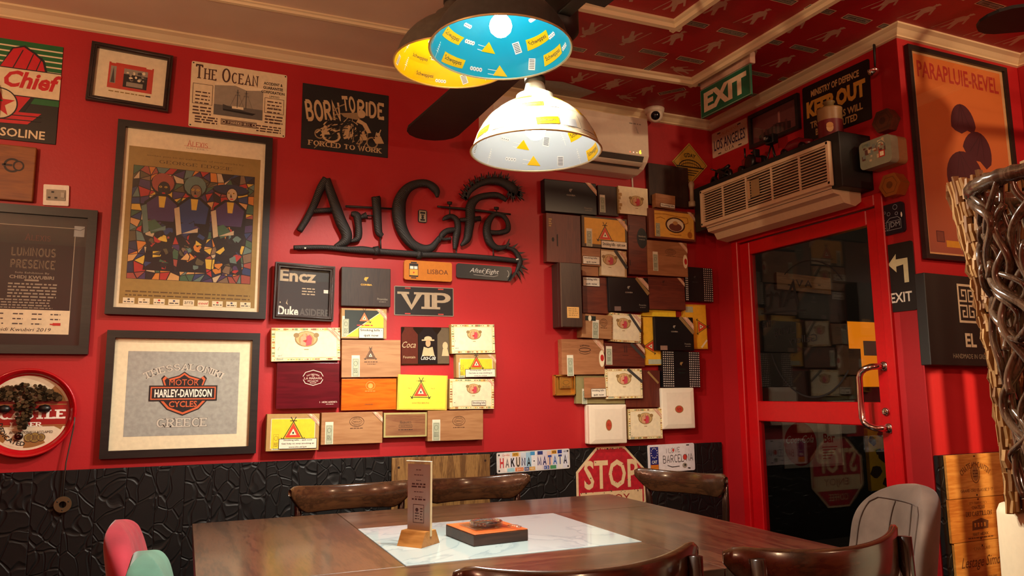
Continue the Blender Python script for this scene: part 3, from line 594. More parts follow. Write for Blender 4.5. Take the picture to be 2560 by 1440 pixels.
# ================================================================ pictures and signs on the walls
GLASS = glass_pane()
PAPER = flat((232, 216, 180), .6); WHITE = flat((236, 230, 216), .6); INK = flat((26, 22, 22), .55); DGREY = flat((62, 60, 58), .55)
BLKWOOD = wood((22, 19, 18), (34, 29, 26), .38); ESPRESSO = wood((46, 26, 20), (30, 17, 14), .32)
RINK = flat((190, 34, 26), .5); GOLDINK = flat((150, 122, 58), .5); TINW = flat((226, 208, 170), .4); SCREW = flat((120, 112, 100), .3, 1)
def hang(name, key, label, cat, pl='W', base=0.0, group=None):
    x, z, w, h, rot, d = L[key]; p = on_wall(pl, x, z, base, rot)
    return thing(name, label, cat, p['loc'], p['rot'], group), w, h, d
def frame_bars(t, w, h, fw, d, m, back=.004, step=0):
    b = MB()
    def bar(p):  # mitred bar: quad in x,z extruded
        b.prism(p, -d, -back, m)
    o, i = (w/2, h/2), (w/2-fw, h/2-fw)
    bar([(-o[0], -o[1]), (o[0], -o[1]), (i[0], -i[1]), (-i[0], -i[1])]); bar([(-i[0], i[1]), (i[0], i[1]), (o[0], o[1]), (-o[0], o[1])])
    bar([(-o[0], -o[1]), (-i[0], -i[1]), (-i[0], i[1]), (-o[0], o[1])]); bar([(i[0], -i[1]), (o[0], -o[1]), (o[0], o[1]), (i[0], i[1])])
    if step:
        b.tube([(-w/2+fw*.5, -d, -h/2+fw*.5), (w/2-fw*.5, -d, -h/2+fw*.5), (w/2-fw*.5, -d, h/2-fw*.5), (-w/2+fw*.5, -d, h/2-fw*.5)], step, m, 8, closed=True, up=(0, 1, 0))
    return b.build('frame', t)
def glazing(t, w, h, fw, y):
    b = MB(); b.pg([(-w/2+fw*.7, -h/2+fw*.7), (w/2-fw*.7, -h/2+fw*.7), (w/2-fw*.7, h/2-fw*.7), (-w/2+fw*.7, h/2-fw*.7)], GLASS, 0); return b.build('glass', t, (0, y, 0))
def plate(t, w, h, th, m, name='plate', bev=.0015, rad=0):
    b = MB()
    if rad:
        pts = []
        for cx, cz, a in ((1, -1, -90), (1, 1, 0), (-1, 1, 90), (-1, -1, 180)):
            for i in range(6):
                q = radians(a+18*i); pts.append((cx*(w/2-rad)+rad*cos(q), cz*(h/2-rad)+rad*sin(q)))
        b.prism(pts, -th, -.0005, m)
    else: b.box((0, -th/2, 0), (w, th, h), m, bev, 1)
    return b.build(name, t)
def sheet(y): b = MB(); b.y = y; return b
# --- petrol sign, upper left
t, w, h, d = hang('tin_sign', 'skychief', 'petrol sign with red wing, green field and star above the wooden plaque', 'sign')
plate(t, w, h, .004, flat((28, 26, 25), .35)); b = sheet(-.0042); G1 = flat((24, 98, 46), .35); R1 = flat((196, 24, 38), .35)
b.rect(-w/2, -h*.12, w/2, h/2, G1, 1)
for i in range(5): b.rect(-w/2, h*(.43-.055*i), w/2, h*(.445-.055*i), TINW, 2)
b.pg([(-.02, h*.15), (.03, h*.42), (.075, h*.46), (.115, h*.4), (.15, h*.33), (.165, h*.2), (.16, h*.15)], INK, 3); b.pg([(-.02, h*.15), (.035, h*.41), (.072, h*.44), (.11, h*.385), (.143, h*.315), (.156, h*.2), (.15, h*.15)], R1, 4)
for x0, x1 in ((.03, .07), (.08, .108), (.115, .14)): b.line([(x0, h*.16), (x1, h*.41-.3*(x1-.07))], .004, INK, 5)
b.pg([(-w/2, -h*.03), (.13, -h*.03), (.09, -h*.22), (-w/2, -h*.22)], INK, 3); b.pg([(-w/2, -h*.02), (.12, -h*.02), (.07, -h*.22), (-w/2, -h*.22)], R1, 4)
b.rect(-w/2, -h*.06, w/2, h*.22, INK, 5); b.rect(-w/2, -h*.05, w/2, h*.21, TINW, 6)
b.text('Sky Chief', .034, h*.085, w*.8, h*.22, R1, 7, bold=.035, shear=.25)
b.pg([(-w*.5, -h*.36), (w*.25, -h*.33), (w*.36, -h*.21), (-w*.5, -h*.24)], R1, 5)
for i in (1, 2): b.line([(-w*.5, -h*(.36-.045*i)), (w*.36, -h*(.335-.045*i))], .004, INK, 6)
b.ell(0, -h*.15, .068, .068, INK, 7, 36); b.ell(0, -h*.15, .063, .063, TINW, 8, 36)
st = [(r*cos(a), -h*.15+r*sin(a)) for i in range(10) for r, a in [((.06 if i % 2 == 0 else .024), pi/2+i*pi/5)]]
for i in range(0, 10, 2): b.pg([st[i-1], st[i], st[i+1], (0, -h*.15)], R1, 9)
b.rect(-.014, -h*.13, .014, -h*.115, G1, 10); b.rect(-.004, -h*.19, .004, -h*.115, G1, 10)
b.text('GASOLINE', .06, -h*.425, .225, h*.085, TINW, 7, bold=.02); b.build('print', t)
# --- small framed photo
t, w, h, d = hang('framed_photo', 'smallframe', 'small dark brown frame with a red mounted black-and-white photo, beside the petrol sign', 'picture')
frame_bars(t, w, h, .022, d, ESPRESSO, step=.005); b = sheet(-.008); b.rect(-w/2+.01, -h/2+.01, w/2-.01, h/2-.01, PAPER, 0)
b.rect(-.088, -.058, .088, .060, flat((196, 60, 44)), 1); b.rect(-.08, -.035, -.058, .043, GRY, 2); b.pg([(-.077, -.033), (-.061, -.033), (-.069, .04)], DGREY, 3)
b.rect(-.028, -.045, .066, .04, GRY, 2); b.rect(-.028, -.045, .066, .015, INK, 3)
R = random.Random(3)
for i in range(22): b.ell(R.uniform(-.02, .06), R.uniform(-.01, .03), R.uniform(.003, .008), R.uniform(.003, .008), (GRY, DGREY, PAPER)[i % 3], 4, 8)
b.rect(-.015, -.04, .05, -.02, GRY, 4); b.rect(.058, .054, .082, .062, PAPER, 3); b.rect(-.08, .056, -.062, .063, PAPER, 3)
bars(b, -.08, .085, -.072, .005, GOLDINK, 2, 1); bars(b, .065, .085, -.072, .006, INK, 3); b.build('print', t); glazing(t, w, h, .022, -.012)
# --- insurance company plate
t, w, h, d = hang('tin_sign', 'ocean', 'cream enamel insurance plate with a steamship engraving', 'sign'); plate(t, w, h, .004, TINW, rad=.008); b = sheet(-.0042)
BRN = flat((74, 46, 34)); b.text('The Ocean', -.055, .108, .275, .072, BRN, 2, 'serif')
for i, s in enumerate(('ACCIDENT &', 'GUARANTEE', 'CORPORATION')): b.text(s, .148, .1-.021*i, (.085, .09, .105)[i], .014, INK, 2, bold=.025)
b.text('LIMITED', .155, .038, .045, .009, INK, 2)
b.rect(-.108, -.085, .105, .07, flat((150, 140, 122)), 1); b.rect(-.108, -.085, .105, -.035, flat((96, 92, 86)), 2); b.pg([(-.108, .07), (-.108, .055), (-.02, .066), (.03, .05), (.105, .06), (.105, .07)], PAPER, 2)
b.pg([(-.07, -.048), (.075, -.058), (.06, -.068), (-.068, -.06)], INK, 3); b.pg([(-.07, -.03), (-.05, -.036), (.05, -.056), (.075, -.058), (-.07, -.052)], DGREY, 3); b.rect(-.03, -.046, .02, -.034, PAPER, 4)
for x0 in (-.008, .03): b.line([(x0, -.04), (x0, .048)], .003, DGREY, 4); b.line([(x0-.012, .02), (x0+.012, .02)], .0015, DGREY, 4); b.line([(x0-.009, .036), (x0+.009, .036)], .0015, DGREY, 4); b.line([(x0-.03, -.035), (x0, .04), (x0+.03, -.038)], .0008, DGREY, 4)
for x0, x1 in ((-.2, -.115), (.112, .2)):
    b.frame2(x0, -.045, x1, .03+(x0 < 0)*.022, .002, BRN, 2); bars(b, x0+.012, x1-.012, .012, .006, BRN, 2, 4, .017); bars(b, x0+.004, x1-.004, -.06, .007, BRN, 2, 3, .015, seed=5)
b.text('LONDON', .157, -.02, .055, .012, BRN, 2, 'serif'); b.text('Summer', .14, -.073, .045, .014, BRN, 3, shear=.3); b.text('Insurance', .165, -.088, .05, .013, BRN, 3, shear=.3)
bars(b, -.185, -.09, -.105, .007, BRN, 2, 3, .012, seed=2); bars(b, .08, .19, -.112, .006, BRN, 2, 3, .012, seed=8)
b.rect(-.075, -.128, .08, -.1, BRN, 2); b.frame2(-.072, -.125, .077, -.103, .0015, PAPER, 3); b.text('FOUNDED 1871', .002, -.114, .095, .013, PAPER, 4, 'serif')
for x0 in (-.062, .068): b.ring(x0, -.114, .008, .007, .002, PAPER, 4, 12)
for sx in (-1, 1):
    for sz in (-1, 1): b.ell(sx*(w/2-.008), sz*(h/2-.008), .0035, .0035, INK, 2, 10)
b.build('print', t)
# --- motorcycle plate
t, w, h, d = hang('tin_sign', 'born', 'black metal plate with a beige motorcycle racer print', 'sign'); plate(t, w, h, .005, flat((26, 25, 27), .5)); b = sheet(-.0052); BG = flat((196, 166, 122), .5); BG2 = flat((150, 124, 88), .5)
for s, cx, hh, zz, ww in (('BORN', -.112, .12, .035, .165), ('TO', .012, .085, .086, .062), ('RIDE', .12, .088, .075, .135)): b.text(s, cx, zz, ww, hh, BG, 2, 'block', bold=.1, rot=.1 if s != 'RIDE' else -.02, shear=-.05)
b.text('FORCED TO WORK', .0, -.132, .36, .028, BG, 2, 'serif', bold=.2)
R = random.Random(11)
for i in range(90):      # rider, machine and pack behind, in broken strokes
    cx = R.gauss(.0, .06); cz = -.03+R.gauss(0, .03)-.25*abs(cx); l = R.uniform(.008, .04)
    a = R.uniform(.2, .9) if cx < .02 else R.uniform(.9, 1.6); b.line([(cx-l*cos(a), cz-l*sin(a)), (cx, cz+.004), (cx+l*cos(a), cz+l*sin(a)*.7)], R.uniform(.002, .007), (BG, BG2, INK)[i % 3], 3+i % 3)
for x0, z0, s in ((-.1, -.045, .5), (.16, -.05, .6), (.085, -.05, .5)):
    b.ell(x0, z0, .016*s, .016*s, BG, 6, 12); b.ring(x0-.05*s, z0-.075*s, .05*s, .05*s, .012*s, BG2, 5, 18); b.pg([(x0-.05*s, z0-.03*s), (x0+.02*s, z0-.01*s), (x0+.05*s, z0-.07*s), (x0-.02*s, z0-.08*s)], BG, 5)
b.ell(.075, .045, .02, .021, BG, 7, 16); b.pg([(-.03, .035), (.06, .05), (.085, .03), (.05, .012), (-.01, .018)], BG2, 6); b.pg([(.06, .02), (.1, .0), (.125, -.045), (.105, -.05), (.08, -.01), (.05, .0)], BG, 6)
b.pg([(.03, .005), (.06, -.01), (.03, -.08), (-.02, -.1), (.0, -.04)], BG, 5); b.ring(.02, -.06, .05, .062, .012, INK, 6, 20); b.ring(-.07, -.085, .045, .035, .01, BG, 5, 20); b.build('print', t)
# --- big gallery poster
t, w, h, d = hang('framed_poster', 'edozie', 'large black-framed exhibition poster of three patchwork women on gold paper', 'picture')
frame_bars(t, w, h, .03, d, BLKWOOD); b = sheet(-.012); b.rect(-w/2+.02, -h/2+.02, w/2-.02, h/2-.02, PAPER, 0)
gz = L['edozie_gold'][1]-L['edozie'][1]; gw, gh = L['edozie_gold'][2:4]; GOLD = flat((150, 122, 62), .5); b.rect(-gw/2, gz-gh/2, gw/2, gz+gh/2, GOLD, 1)
b.text('Alexis', .0, .358, .085, .03, RINK, 2, 'fine'); b.text('GALLERIES', 0, .335, .09, .009, GRY, 2, 'fine'); b.rect(-.055, .343, .055, .3442, RINK, 2)
b.text('invites you to an exhibition of new works by', 0, .281, .4, .011, flat((96, 74, 34)), 2); b.text('GEORGE EDOZIE', 0, .258, .3, .015, flat((70, 52, 24)), 2, 'fine')
aw, ah = .5, .5; az = L['edozie_art'][1]-L['edozie'][1]-.01; x0, z0 = -aw/2, az-ah/2
b.rect(x0, z0, x0+aw, z0+ah, flat((22, 18, 22)), 2)
PAL = [flat(c, .5) for c in ((168, 44, 36), (196, 120, 44), (206, 168, 60), (60, 92, 66), (40, 58, 98), (66, 48, 86), (120, 96, 72), (190, 166, 130), (44, 36, 40), (92, 116, 108), (150, 70, 56), (30, 40, 66), (84, 74, 48), (200, 150, 90))]
R = random.Random(21); n = 15; gx = [[(x0+aw*(i+(R.uniform(-.38, .38) if 0 < i < n else 0))/n, z0+ah*(j+(R.uniform(-.38, .38) if 0 < j < n else 0))/n) for j in range(n+1)] for i in range(n+1)]
def inset(pts, k):
    cx = sum(p[0] for p in pts)/len(pts); cz = sum(p[1] for p in pts)/len(pts); return [(cx+(x-cx)*k, cz+(z-cz)*k) for x, z in pts]
for i in range(n):
    for j in range(n):
        q = [gx[i][j], gx[i+1][j], gx[i+1][j+1], gx[i][j+1]]
        if R.random() < .35: b.pg(inset([q[0], q[1], q[2]], .84), R.choice(PAL), 3); b.pg(inset([q[0], q[2], q[3]], .84), R.choice(PAL), 3)
        else: b.pg(inset(q, .9), R.choice(PAL), 3)
def blob(cx, cz, rx, rz, m, l, n=14, a0=0, a1=360): b.pg([(x0+aw*(cx+rx*cos(radians(a0+(a1-a0)*i/n))), z0+ah*(cz+rz*sin(radians(a0+(a1-a0)*i/n)))) for i in range(n)], m, l)
def shp(pts, m, l): b.pg([(x0+aw*x, z0+ah*z) for x, z in pts], m, l)
for cx, hair, skin, dress in ((.24, PAL[10], PAL[8], PAL[5]), (.5, PAL[9], PAL[6], PAL[4]), (.8, PAL[11], PAL[7], PAL[5])):
    shp([(cx-.14, .68), (cx-.05, .76), (cx+.05, .76), (cx+.14, .68), (cx+.13, .42), (cx+.1, .3), (cx+.13, .08), (cx-.12, .08), (cx-.1, .3), (cx-.15, .42)], INK, 4)
    shp([(cx-.12, .67), (cx-.04, .74), (cx+.04, .74), (cx+.12, .67), (cx+.1, .52), (cx-.1, .52)], dress, 5); shp([(cx-.03, .74), (cx+.03, .74), (cx+.02, .64), (cx-.02, .64)], PAL[2], 6)
    for k in range(26):
        px, pz, pr = cx+R.uniform(-.085, .085), R.uniform(.1, .5), R.uniform(.022, .045); an = sorted(R.uniform(0, 6.28) for _ in range(5))
        shp([(px+pr*1.15*cos(q), pz+pr*1.15*sin(q)) for q in an], INK, 5+(k % 4)*.4); shp([(px+pr*.95*cos(q), pz+pr*.95*sin(q)) for q in an], R.choice(PAL), 5.2+(k % 4)*.4)
    blob(cx, .85, .1 if cx < .7 else .16, .1 if cx < .7 else .05, INK, 6); blob(cx, .86, .09 if cx < .7 else .15, .09 if cx < .7 else .045, hair, 7)
    blob(cx+.01, .81, .05, .065, INK, 8); blob(cx+.01, .81, .043, .058, skin, 9)
    for e in (-.018, .024): blob(cx+e, .825, .012, .009, PAL[2], 10, 8); blob(cx+e, .825, .005, .006, INK, 11, 6)
    shp([(cx+.0, .82), (cx+.012, .785), (cx-.006, .785)], INK, 10); blob(cx+.008, .77, .015, .006, RINK, 10, 8); shp([(cx-.12, .5), (cx-.05, .53), (cx+.03, .45), (cx-.07, .4)], PAL[R.randrange(6)], 8)
    shp([(cx-.16, .64), (cx-.12, .66), (cx-.09, .42), (cx+.04, .44), (cx+.04, .48), (cx-.13, .4)], PAL[7 if cx > .4 else 9], 9)
bars(b, -.25, .25, -.322, .006, flat((96, 74, 34)), 2, 2, .016)
for i in range(9):
    cx = -.235+.0585*i; b.rect(cx-.022, -.375, cx+.022, -.35, PAPER, 2)
    if i == 4: b.text('arra', cx, -.362, .034, .012, INK, 3)
    elif i == 5: b.text('cool', cx, -.362, .036, .011, RINK, 3, bold=.02, shear=.3)
    else: b.ell(cx, -.357, .005, .004, (DGREY, GOLDINK, RINK, PAL[4])[i % 4], 3, 8); bars(b, cx-.018, cx+.018, -.367, .004, (DGREY, INK)[i % 2], 3, seed=i)
b.build('print', t); glazing(t, w, h, .03, -.017)
# --- dark exhibition poster, left edge
t, w, h, d = hang('framed_poster', 'lumin', 'black-framed dark exhibition poster with white sponsor strip under the socket', 'picture')
frame_bars(t, w, h, .035, d, BLKWOOD); b = sheet(-.012); b.rect(-w/2+.02, -h/2+.02, w/2-.02, h/2-.02, flat((24, 21, 20), .5), 0)
pw, ph = L['lumin_in'][2:4]; LG = flat((150, 142, 124)); b.rect(-pw/2, -ph/2, pw/2, ph/2, LG, 1); b.rect(-pw/2, -ph/2, pw/2-.003, ph/2-.003, flat((34, 27, 24)), 2); b.rect(-pw/2, -ph/2, pw/2, -ph/2+.098, PAPER, 3)
b.text('Alexis', .01, .175, .09, .03, flat((96, 40, 32)), 3, 'fine')
for s, zz in (('LUMINOUS', .112), ('PRESENCE', .062)): b.text(s, 0, zz, .155, .044, flat((128, 116, 92)), 3, 'block'); b.text(s, 0, zz, .152, .041, flat((50, 42, 36)), 4, 'thin')
b.text('Solo Exhibition By', 0, .025, .12, .01, LG, 3); b.text('CHIDI KWUBIRI', 0, .008, .155, .014, LG, 3, bold=.02); b.rect(-.025, -.008, .025, -.001, LG, 3)
bars(b, -.08, .09, -.02, .006, LG, 3, 5, .013); bars(b, -.12, .07, -.085, .005, LG, 3, 3, .011); bars(b, -.1, .08, -.117, .004, LG, 3)
for i in range(4):
    for j in range(3): bars(b, -.12+.065*i, -.085+.065*i, -.142-.02*j, .005, DGREY if (i, j) != (3, 2) else RINK, 4, seed=i+7*j)
b.rect(.085, -.187, .113, -.176, RINK, 5); b.text('Chidi Kwubiri 2019', -.02, -.205, .2, .014, INK, 5, shear=.3); b.rect(w/2-.083, h/2-.115, w/2-.045, h/2-.07, flat((150, 158, 160), .6), 2); b.line([(w/2-.083, h/2-.085), (w/2-.06, h/2-.088), (w/2-.045, h/2-.078)], .002, INK, 3)
b.build('print', t); glazing(t, w, h, .035, -.017)
# --- branded wooden plaque, socket
t, w, h, d = hang('wooden_plaque', 'plaque', 'orange-brown wooden plaque with a burnt round emblem above the dark poster', 'plaque')
b = MB(); b.box((0, -d/2, 0), (w, d-.001, h), wood((142, 84, 34), (120, 66, 26), .5), .004); b.build('board', t)
b = sheet(-d); BURN = flat((52, 26, 14)); b.ring(-.01, .03, .03, .03, .008, BURN, 1, 24, 40, 320); b.ring(.012, .03, .02, .022, .006, BURN, 1); b.rect(-.045, .026, -.01, .034, BURN, 1); b.build('emblem', t)
t, w, h, d = hang('wall_socket', 'socket', 'single white power socket with grey insert', 'socket')
plate(t, .092, .088, .011, WHITE, rad=.004); b = MB(); b.box((0, -.0125, 0), (.07, .004, .046), GRY, .0015); b.build('insert', t)
b = sheet(-.0147)
for x0, z0 in ((-.012, .012), (-.024, -.012), (.0, -.012)): b.rect(x0-.005, z0-.0035, x0+.005, z0+.0035, INK, 1)
b.build('pin_holes', t); b = MB(); b.box((.024, -.0155, 0), (.014, .004, .024), flat((170, 164, 150), .4), .0015); b.build('rocker_switch', t)
# --- motorcycle club shirt in frame
t, w, h, d = hang('framed_shirt', 'harley', 'black frame with cream mount around a grey orange-shield motorcycle shirt print', 'picture')
frame_bars(t, w, h, .031, d, BLKWOOD); b = sheet(-.015); b.rect(-w/2+.02, -h/2+.02, w/2-.02, h/2-.02, flat((236, 222, 186), .6), 0); b.build('mount', t)
b = sheet(-.0155); SH = flat((160, 160, 152), .8, 0, .12); ORG = flat((206, 96, 52)); b.rect(-.221, -.1775, .221, .1775, SH, 0)
b.text('THESSALONIKI', 0, .112, .33, .034, INK, 1, 'slab', bold=.5, arc=.045); b.text('THESSALONIKI', 0, .112, .328, .032, flat((196, 190, 176)), 2, 'slab', arc=.045)
b.text('GREECE', 0, -.124, .2, .04, INK, 1, 'slab', bold=.5, arc=-.0001); b.text('GREECE', 0, -.124, .198, .038, flat((196, 190, 176)), 2, 'slab')
SHD = [(-.075, .072), (-.06, .06), (-.02, .072), (0, .087), (.02, .072), (.06, .06), (.075, .072), (.085, .06), (.075, .03), (.075, -.025), (.09, -.03), (.06, -.065), (0, -.09), (-.06, -.065), (-.09, -.03), (-.075, -.025), (-.075, .03), (-.085, .06)]
for k, m, l in ((1.06, INK, 3), (1.0, ORG, 4), (.9, INK, 5)): b.pg([(x*k, z*k) for x, z in SHD], m, l)
for e, m, l in ((.006, INK, 6), (.0, ORG, 7), (-.005, INK, 8)): b.rect(-.128-e, -.027-e, .128+e, .027+e, m, l)
b.text('HARLEY-DAVIDSON', 0, 0, .225, .034, WHITE, 9, bold=.03); b.text('MOTOR', 0, .046, .115, .026, ORG, 9); b.text('CYCLES', 0, -.046, .11, .026, ORG, 9, bold=.02); b.build('print', t); glazing(t, w, h, .031, -.02)
# --- framed record cover
t, w, h, d = hang('framed_cover', 'duke', 'square dark brown frame holding a charcoal cover lettered in white', 'picture'); t.rotation_euler.z = radians(4); t.location.y = -.0115; frame_bars(t, w, h, .022, d, ESPRESSO, step=.006); b = sheet(-.012)
b.rect(-w/2+.012, -h/2+.012, w/2-.012, h/2-.012, flat((48, 46, 46), .5), 0); BEI = flat((196, 178, 146)); b.text('Encz', -.03, .075, .165, .058, BEI, 1, bold=.03); b.text('Duke', -.068, -.09, .092, .044, WHITE, 1, bold=.03); b.text('ASIDERE', .05, -.092, .135, .036, flat((86, 84, 80)), 1, bold=.03)
bars(b, -.01, .05, .018, .005, BEI, 1, 3, .013); b.rect(.09, .002, .111, .018, WHITE, 1); b.pg([(-.08, -.055), (-.072, -.035), (-.075, -.05), (-.07, -.062)], BEI, 1); b.ell(-.105, -.052, .003, .004, BEI, 1, 8); b.build('print', t); glazing(t, w, h, .022, -.018)
# --- letter sign: ART CAFE in dark metal and rubber
IRON = flat((40, 36, 34), .5, 0, .2)
def ribbed():
    k = NT('dark_ribbed_rubber'); k.b.inputs['Base Color'].default_value = col(30, 27, 26); k.b.inputs['Roughness'].default_value = .6
    mp = k.coords(); wv = k.add('TexWave'); wv.inputs['Scale'].default_value = 60; wv.bands_direction = 'DIAGONAL'; wv.inputs['Distortion'].default_value = 2; k.link(mp, 0, wv, 'Vector'); k.bump(wv, 0, .35, .0025); return k.m
RIB = ribbed()
def smoothpath(pl, n=5):
    out = []
    for i in range(len(pl)-1):
        p0, p1, p2, p3 = [pl[max(0, min(len(pl)-1, j))] for j in (i-1, i, i+1, i+2)]
        for s in range(n):
            u = s/n; out.append([.5*((2*b_)+(-a+c)*u+(2*a-5*b_+4*c-d_)*u*u+(-a+3*b_-3*c+d_)*u**3) for a, b_, c, d_ in zip(p0, p1, p2, p3)])
    return out+[list(pl[-1])]
t = thing('letter_sign', 'black metal and rubber letter sign on a branch-like bar across the red wall', 'sign', (1.016, 0, 1.88))
def letter(name, strokes, extra=None):
    b = MB()
    for st in strokes:
        p = smoothpath(st) if len(st) > 2 else st
        b.tube([(x-1.016, -.028, z-1.88) for x, z, r in p], [max(.002, r*1.15) for x, z, r in p], RIB if max(q[2] for q in p) > .008 else IRON, 10, flat=.75 if max(q[2] for q in p) > .008 else 1, up=(0, 1, 0))
    if extra: extra(b)
    return b.build(name, t)
for ch in 'ArtCae': letter('letter', ART[ch])
def mane(b):
    for x, z, dx, dz in MANE:
        for k in range(3):
            a = math.atan2(dz, dx)+(-.35, 0, .35)[k]; l = .05*(.8, 1, .7)[k]; px, pz = -sin(a)*.008, cos(a)*.008; X, Z = x-1.016, z-1.88
            b.prism([(X+px, Z+pz), (X-px, Z-pz), (X+l*cos(a), Z+l*sin(a))], -.034, -.024, IRON)
letter('letter', ART['f'], mane); letter('branch_bar', ART['branch']); letter('support_rods', ART['rods'])
def tails(b):
    for x, z, a in ((1.53, 1.945, .7), (1.56, 1.92, .2), (1.578, 1.89, .1), (1.577, 1.86, -.5), (1.56, 1.83, -1.2), (1.548, 1.815, -2.2), (1.5, 1.95, 1.2), (1.57, 1.85, -1.0)):
        l = .05; X, Z = x-1.016, z-1.88; px, pz = -sin(a)*.009, cos(a)*.009; b.prism([(X+px, Z+pz), (X-px, Z-pz), (X+l*cos(a), Z+l*sin(a))], -.034, -.024, IRON)
letter('leafy_tail', ART['tail'], tails)
b = sheet(-.0445); b.ell(ARTP['screw'][0]-1.016, ARTP['screw'][1]-1.88, .0045, .0045, WHITE, 1, 10); b.rect(ARTP['tag'][0]-1.026, ARTP['tag'][1]-1.884, ARTP['tag'][0]-1.006, ARTP['tag'][1]-1.878, WHITE, 1, .3); b.build('screw_and_tag', t, (0, .008, 0))
t = thing('metal_tag', 'small silver embossed tag hanging inside the letter C', 'tag', (ARTP['charm'][0], 0, ARTP['charm'][1])); plate(t, .046, .066, .006, INK, rad=.01); b = sheet(-.0062)
for rr, m, l in ((0, flat((176, 160, 130), .4), 1),): b.rect(-.018, -.028, .018, .028, m, l)
b.rect(-.013, .012, .013, .022, INK, 2); b.ell(0, -.006, .007, .008, INK, 2, 12); b.rect(-.012, -.024, .012, -.014, INK, 2); b.rect(-.008, .002, .008, .008, INK, 2); b.build('embossing', t)
# --- small tins and plates
def tin(name, key, label, cat, m, base=0.0, rad=.012, pl='W', side=None, d=None):
    t, w, h, dd = hang(name, key, label, cat, pl, base); d = (d or dd)-base; pts = []
    for cx, cz, a in ((1, -1, -90), (1, 1, 0), (-1, 1, 90), (-1, -1, 180)):
        for i in range(6): q = radians(a+18*i); pts.append((cx*(w/2-rad)+rad*cos(q), cz*(h/2-rad)+rad*sin(q)))
    b = MB(); b.prism(pts, -d*.55, -.001, side or m); b.build('tin_base', t)
    b = MB(); b.prism([(x*1.012, z*1.02) for x, z in pts], -d, -d*.56, m); b.build('lid', t); return t, w, h, sheet(-d)
t, w, h, b = tin('souvenir_tin', 'lisboa', 'ochre rounded tin with a yellow tram drawing', 'tin', flat((196, 118, 34), .35)); YL = flat((226, 160, 50)); b.text('LISBOA', w*.2, -.003, w*.44, h*.24, flat((70, 30, 16)), 2)
b.rect(-.098, -.033, -.052, .033, INK, 2); b.rect(-.096, -.026, -.054, .004, YL, 3); b.rect(-.094, .006, -.056, .02, WHITE, 3); b.rect(-.076, .006, -.073, .02, INK, 4); b.rect(-.09, .034, -.06, .041, INK, 2); b.rect(-.088, -.041, -.062, -.036, INK, 2); b.ell(-.075, -.012, .004, .004, RINK, 4, 10); b.build('print', t)
t, w, h, b = tin('mint_tin', 'aftereight', 'long black mint tin with silver script, right of the ochre tin', 'tin', flat((40, 52, 56), .35), d=.014); SIL = flat((186, 186, 180), .35); b.text('After Eight', .0, .003, w*.52, h*.42, SIL, 2, shear=.35); b.line([(-.06, -.016), (.05, -.02), (.075, -.012)], .0014, SIL); b.ring(.125, 0, .012, .018, .002, SIL, 1, 12, -80, 80); b.ring(.0, .004, .01, .016, .0015, SIL, 1, 14); b.build('print', t)
t, w, h, d = hang('licence_plate', 'vip', 'black souvenir number plate reading VIP with a silver edge', 'plate'); plate(t, w, h, .0035, flat((150, 142, 130), .35, .6), rad=.006); b = sheet(-.0037); b.rect(-w/2+.004, -h/2+.004, w/2-.004, h/2-.004, flat((28, 28, 30), .4), 1)
b.text('VIP', 0, .0, w*.9, h*.62, flat((176, 162, 136), .35, .3), 2, 'slab', bold=.1)
for sx in (-1, 1):
    for sz in (-1, 1): b.rect(sx*.085-.014, sz*.063-.003, sx*.085+.014, sz*.063+.003, flat((180, 60, 50)), 2)
b.build('lettering', t)
t, w, h, d = hang('glass_print', 'cokeprint', 'dark glossy print of three vintage drink bottles with a woman in a hat', 'picture'); plate(t, w, h, .011, flat((44, 38, 30), .15)); b = sheet(-.0112); BD = flat((70, 30, 24), .2); CR2 = flat((190, 170, 130), .3)
for cx, rr, m in ((-.085, .045, flat((88, 40, 30), .2)), (.012, .048, flat((38, 36, 36), .2)), (.1, .04, flat((96, 84, 66), .2))):
    x1 = min(cx+rr, w/2-.002); x0_ = max(cx-rr, -w/2+.002); b.rect(x0_, -h/2+.004, x1, h*.3, m, 1); b.pg([(x0_, h*.3), (x1, h*.3), (cx+rr*.5, h*.44), (cx-rr*.5, h*.44)], m, 1); b.rect(cx-rr*.5, h*.44, min(cx+rr*.5, w/2-.002), h/2-.002, m, 1)
b.text('Coca', -.083, .005, .07, .03, CR2, 2, shear=.3); b.text('Fountain', -.083, -.055, .06, .012, CR2, 2); b.ell(.012, .035, .02, .012, CR2, 2, 14); b.rect(-.02, .024, .044, .031, CR2, 2); b.ell(.012, .012, .013, .018, flat((196, 150, 110), .3), 3, 14)
b.pg([(-.02, -.05), (.045, -.05), (.035, -.005), (.012, -.012), (-.01, -.005)], CR2, 2); b.text('Coca-Cola', .014, -.058, .075, .022, WHITE, 4, shear=.3); b.ell(.1, .0, .014, .02, CR2, 2, 12); b.pg([(.082, -.05), (.12, -.05), (.112, -.015), (.088, -.015)], CR2, 2); b.build('print', t)
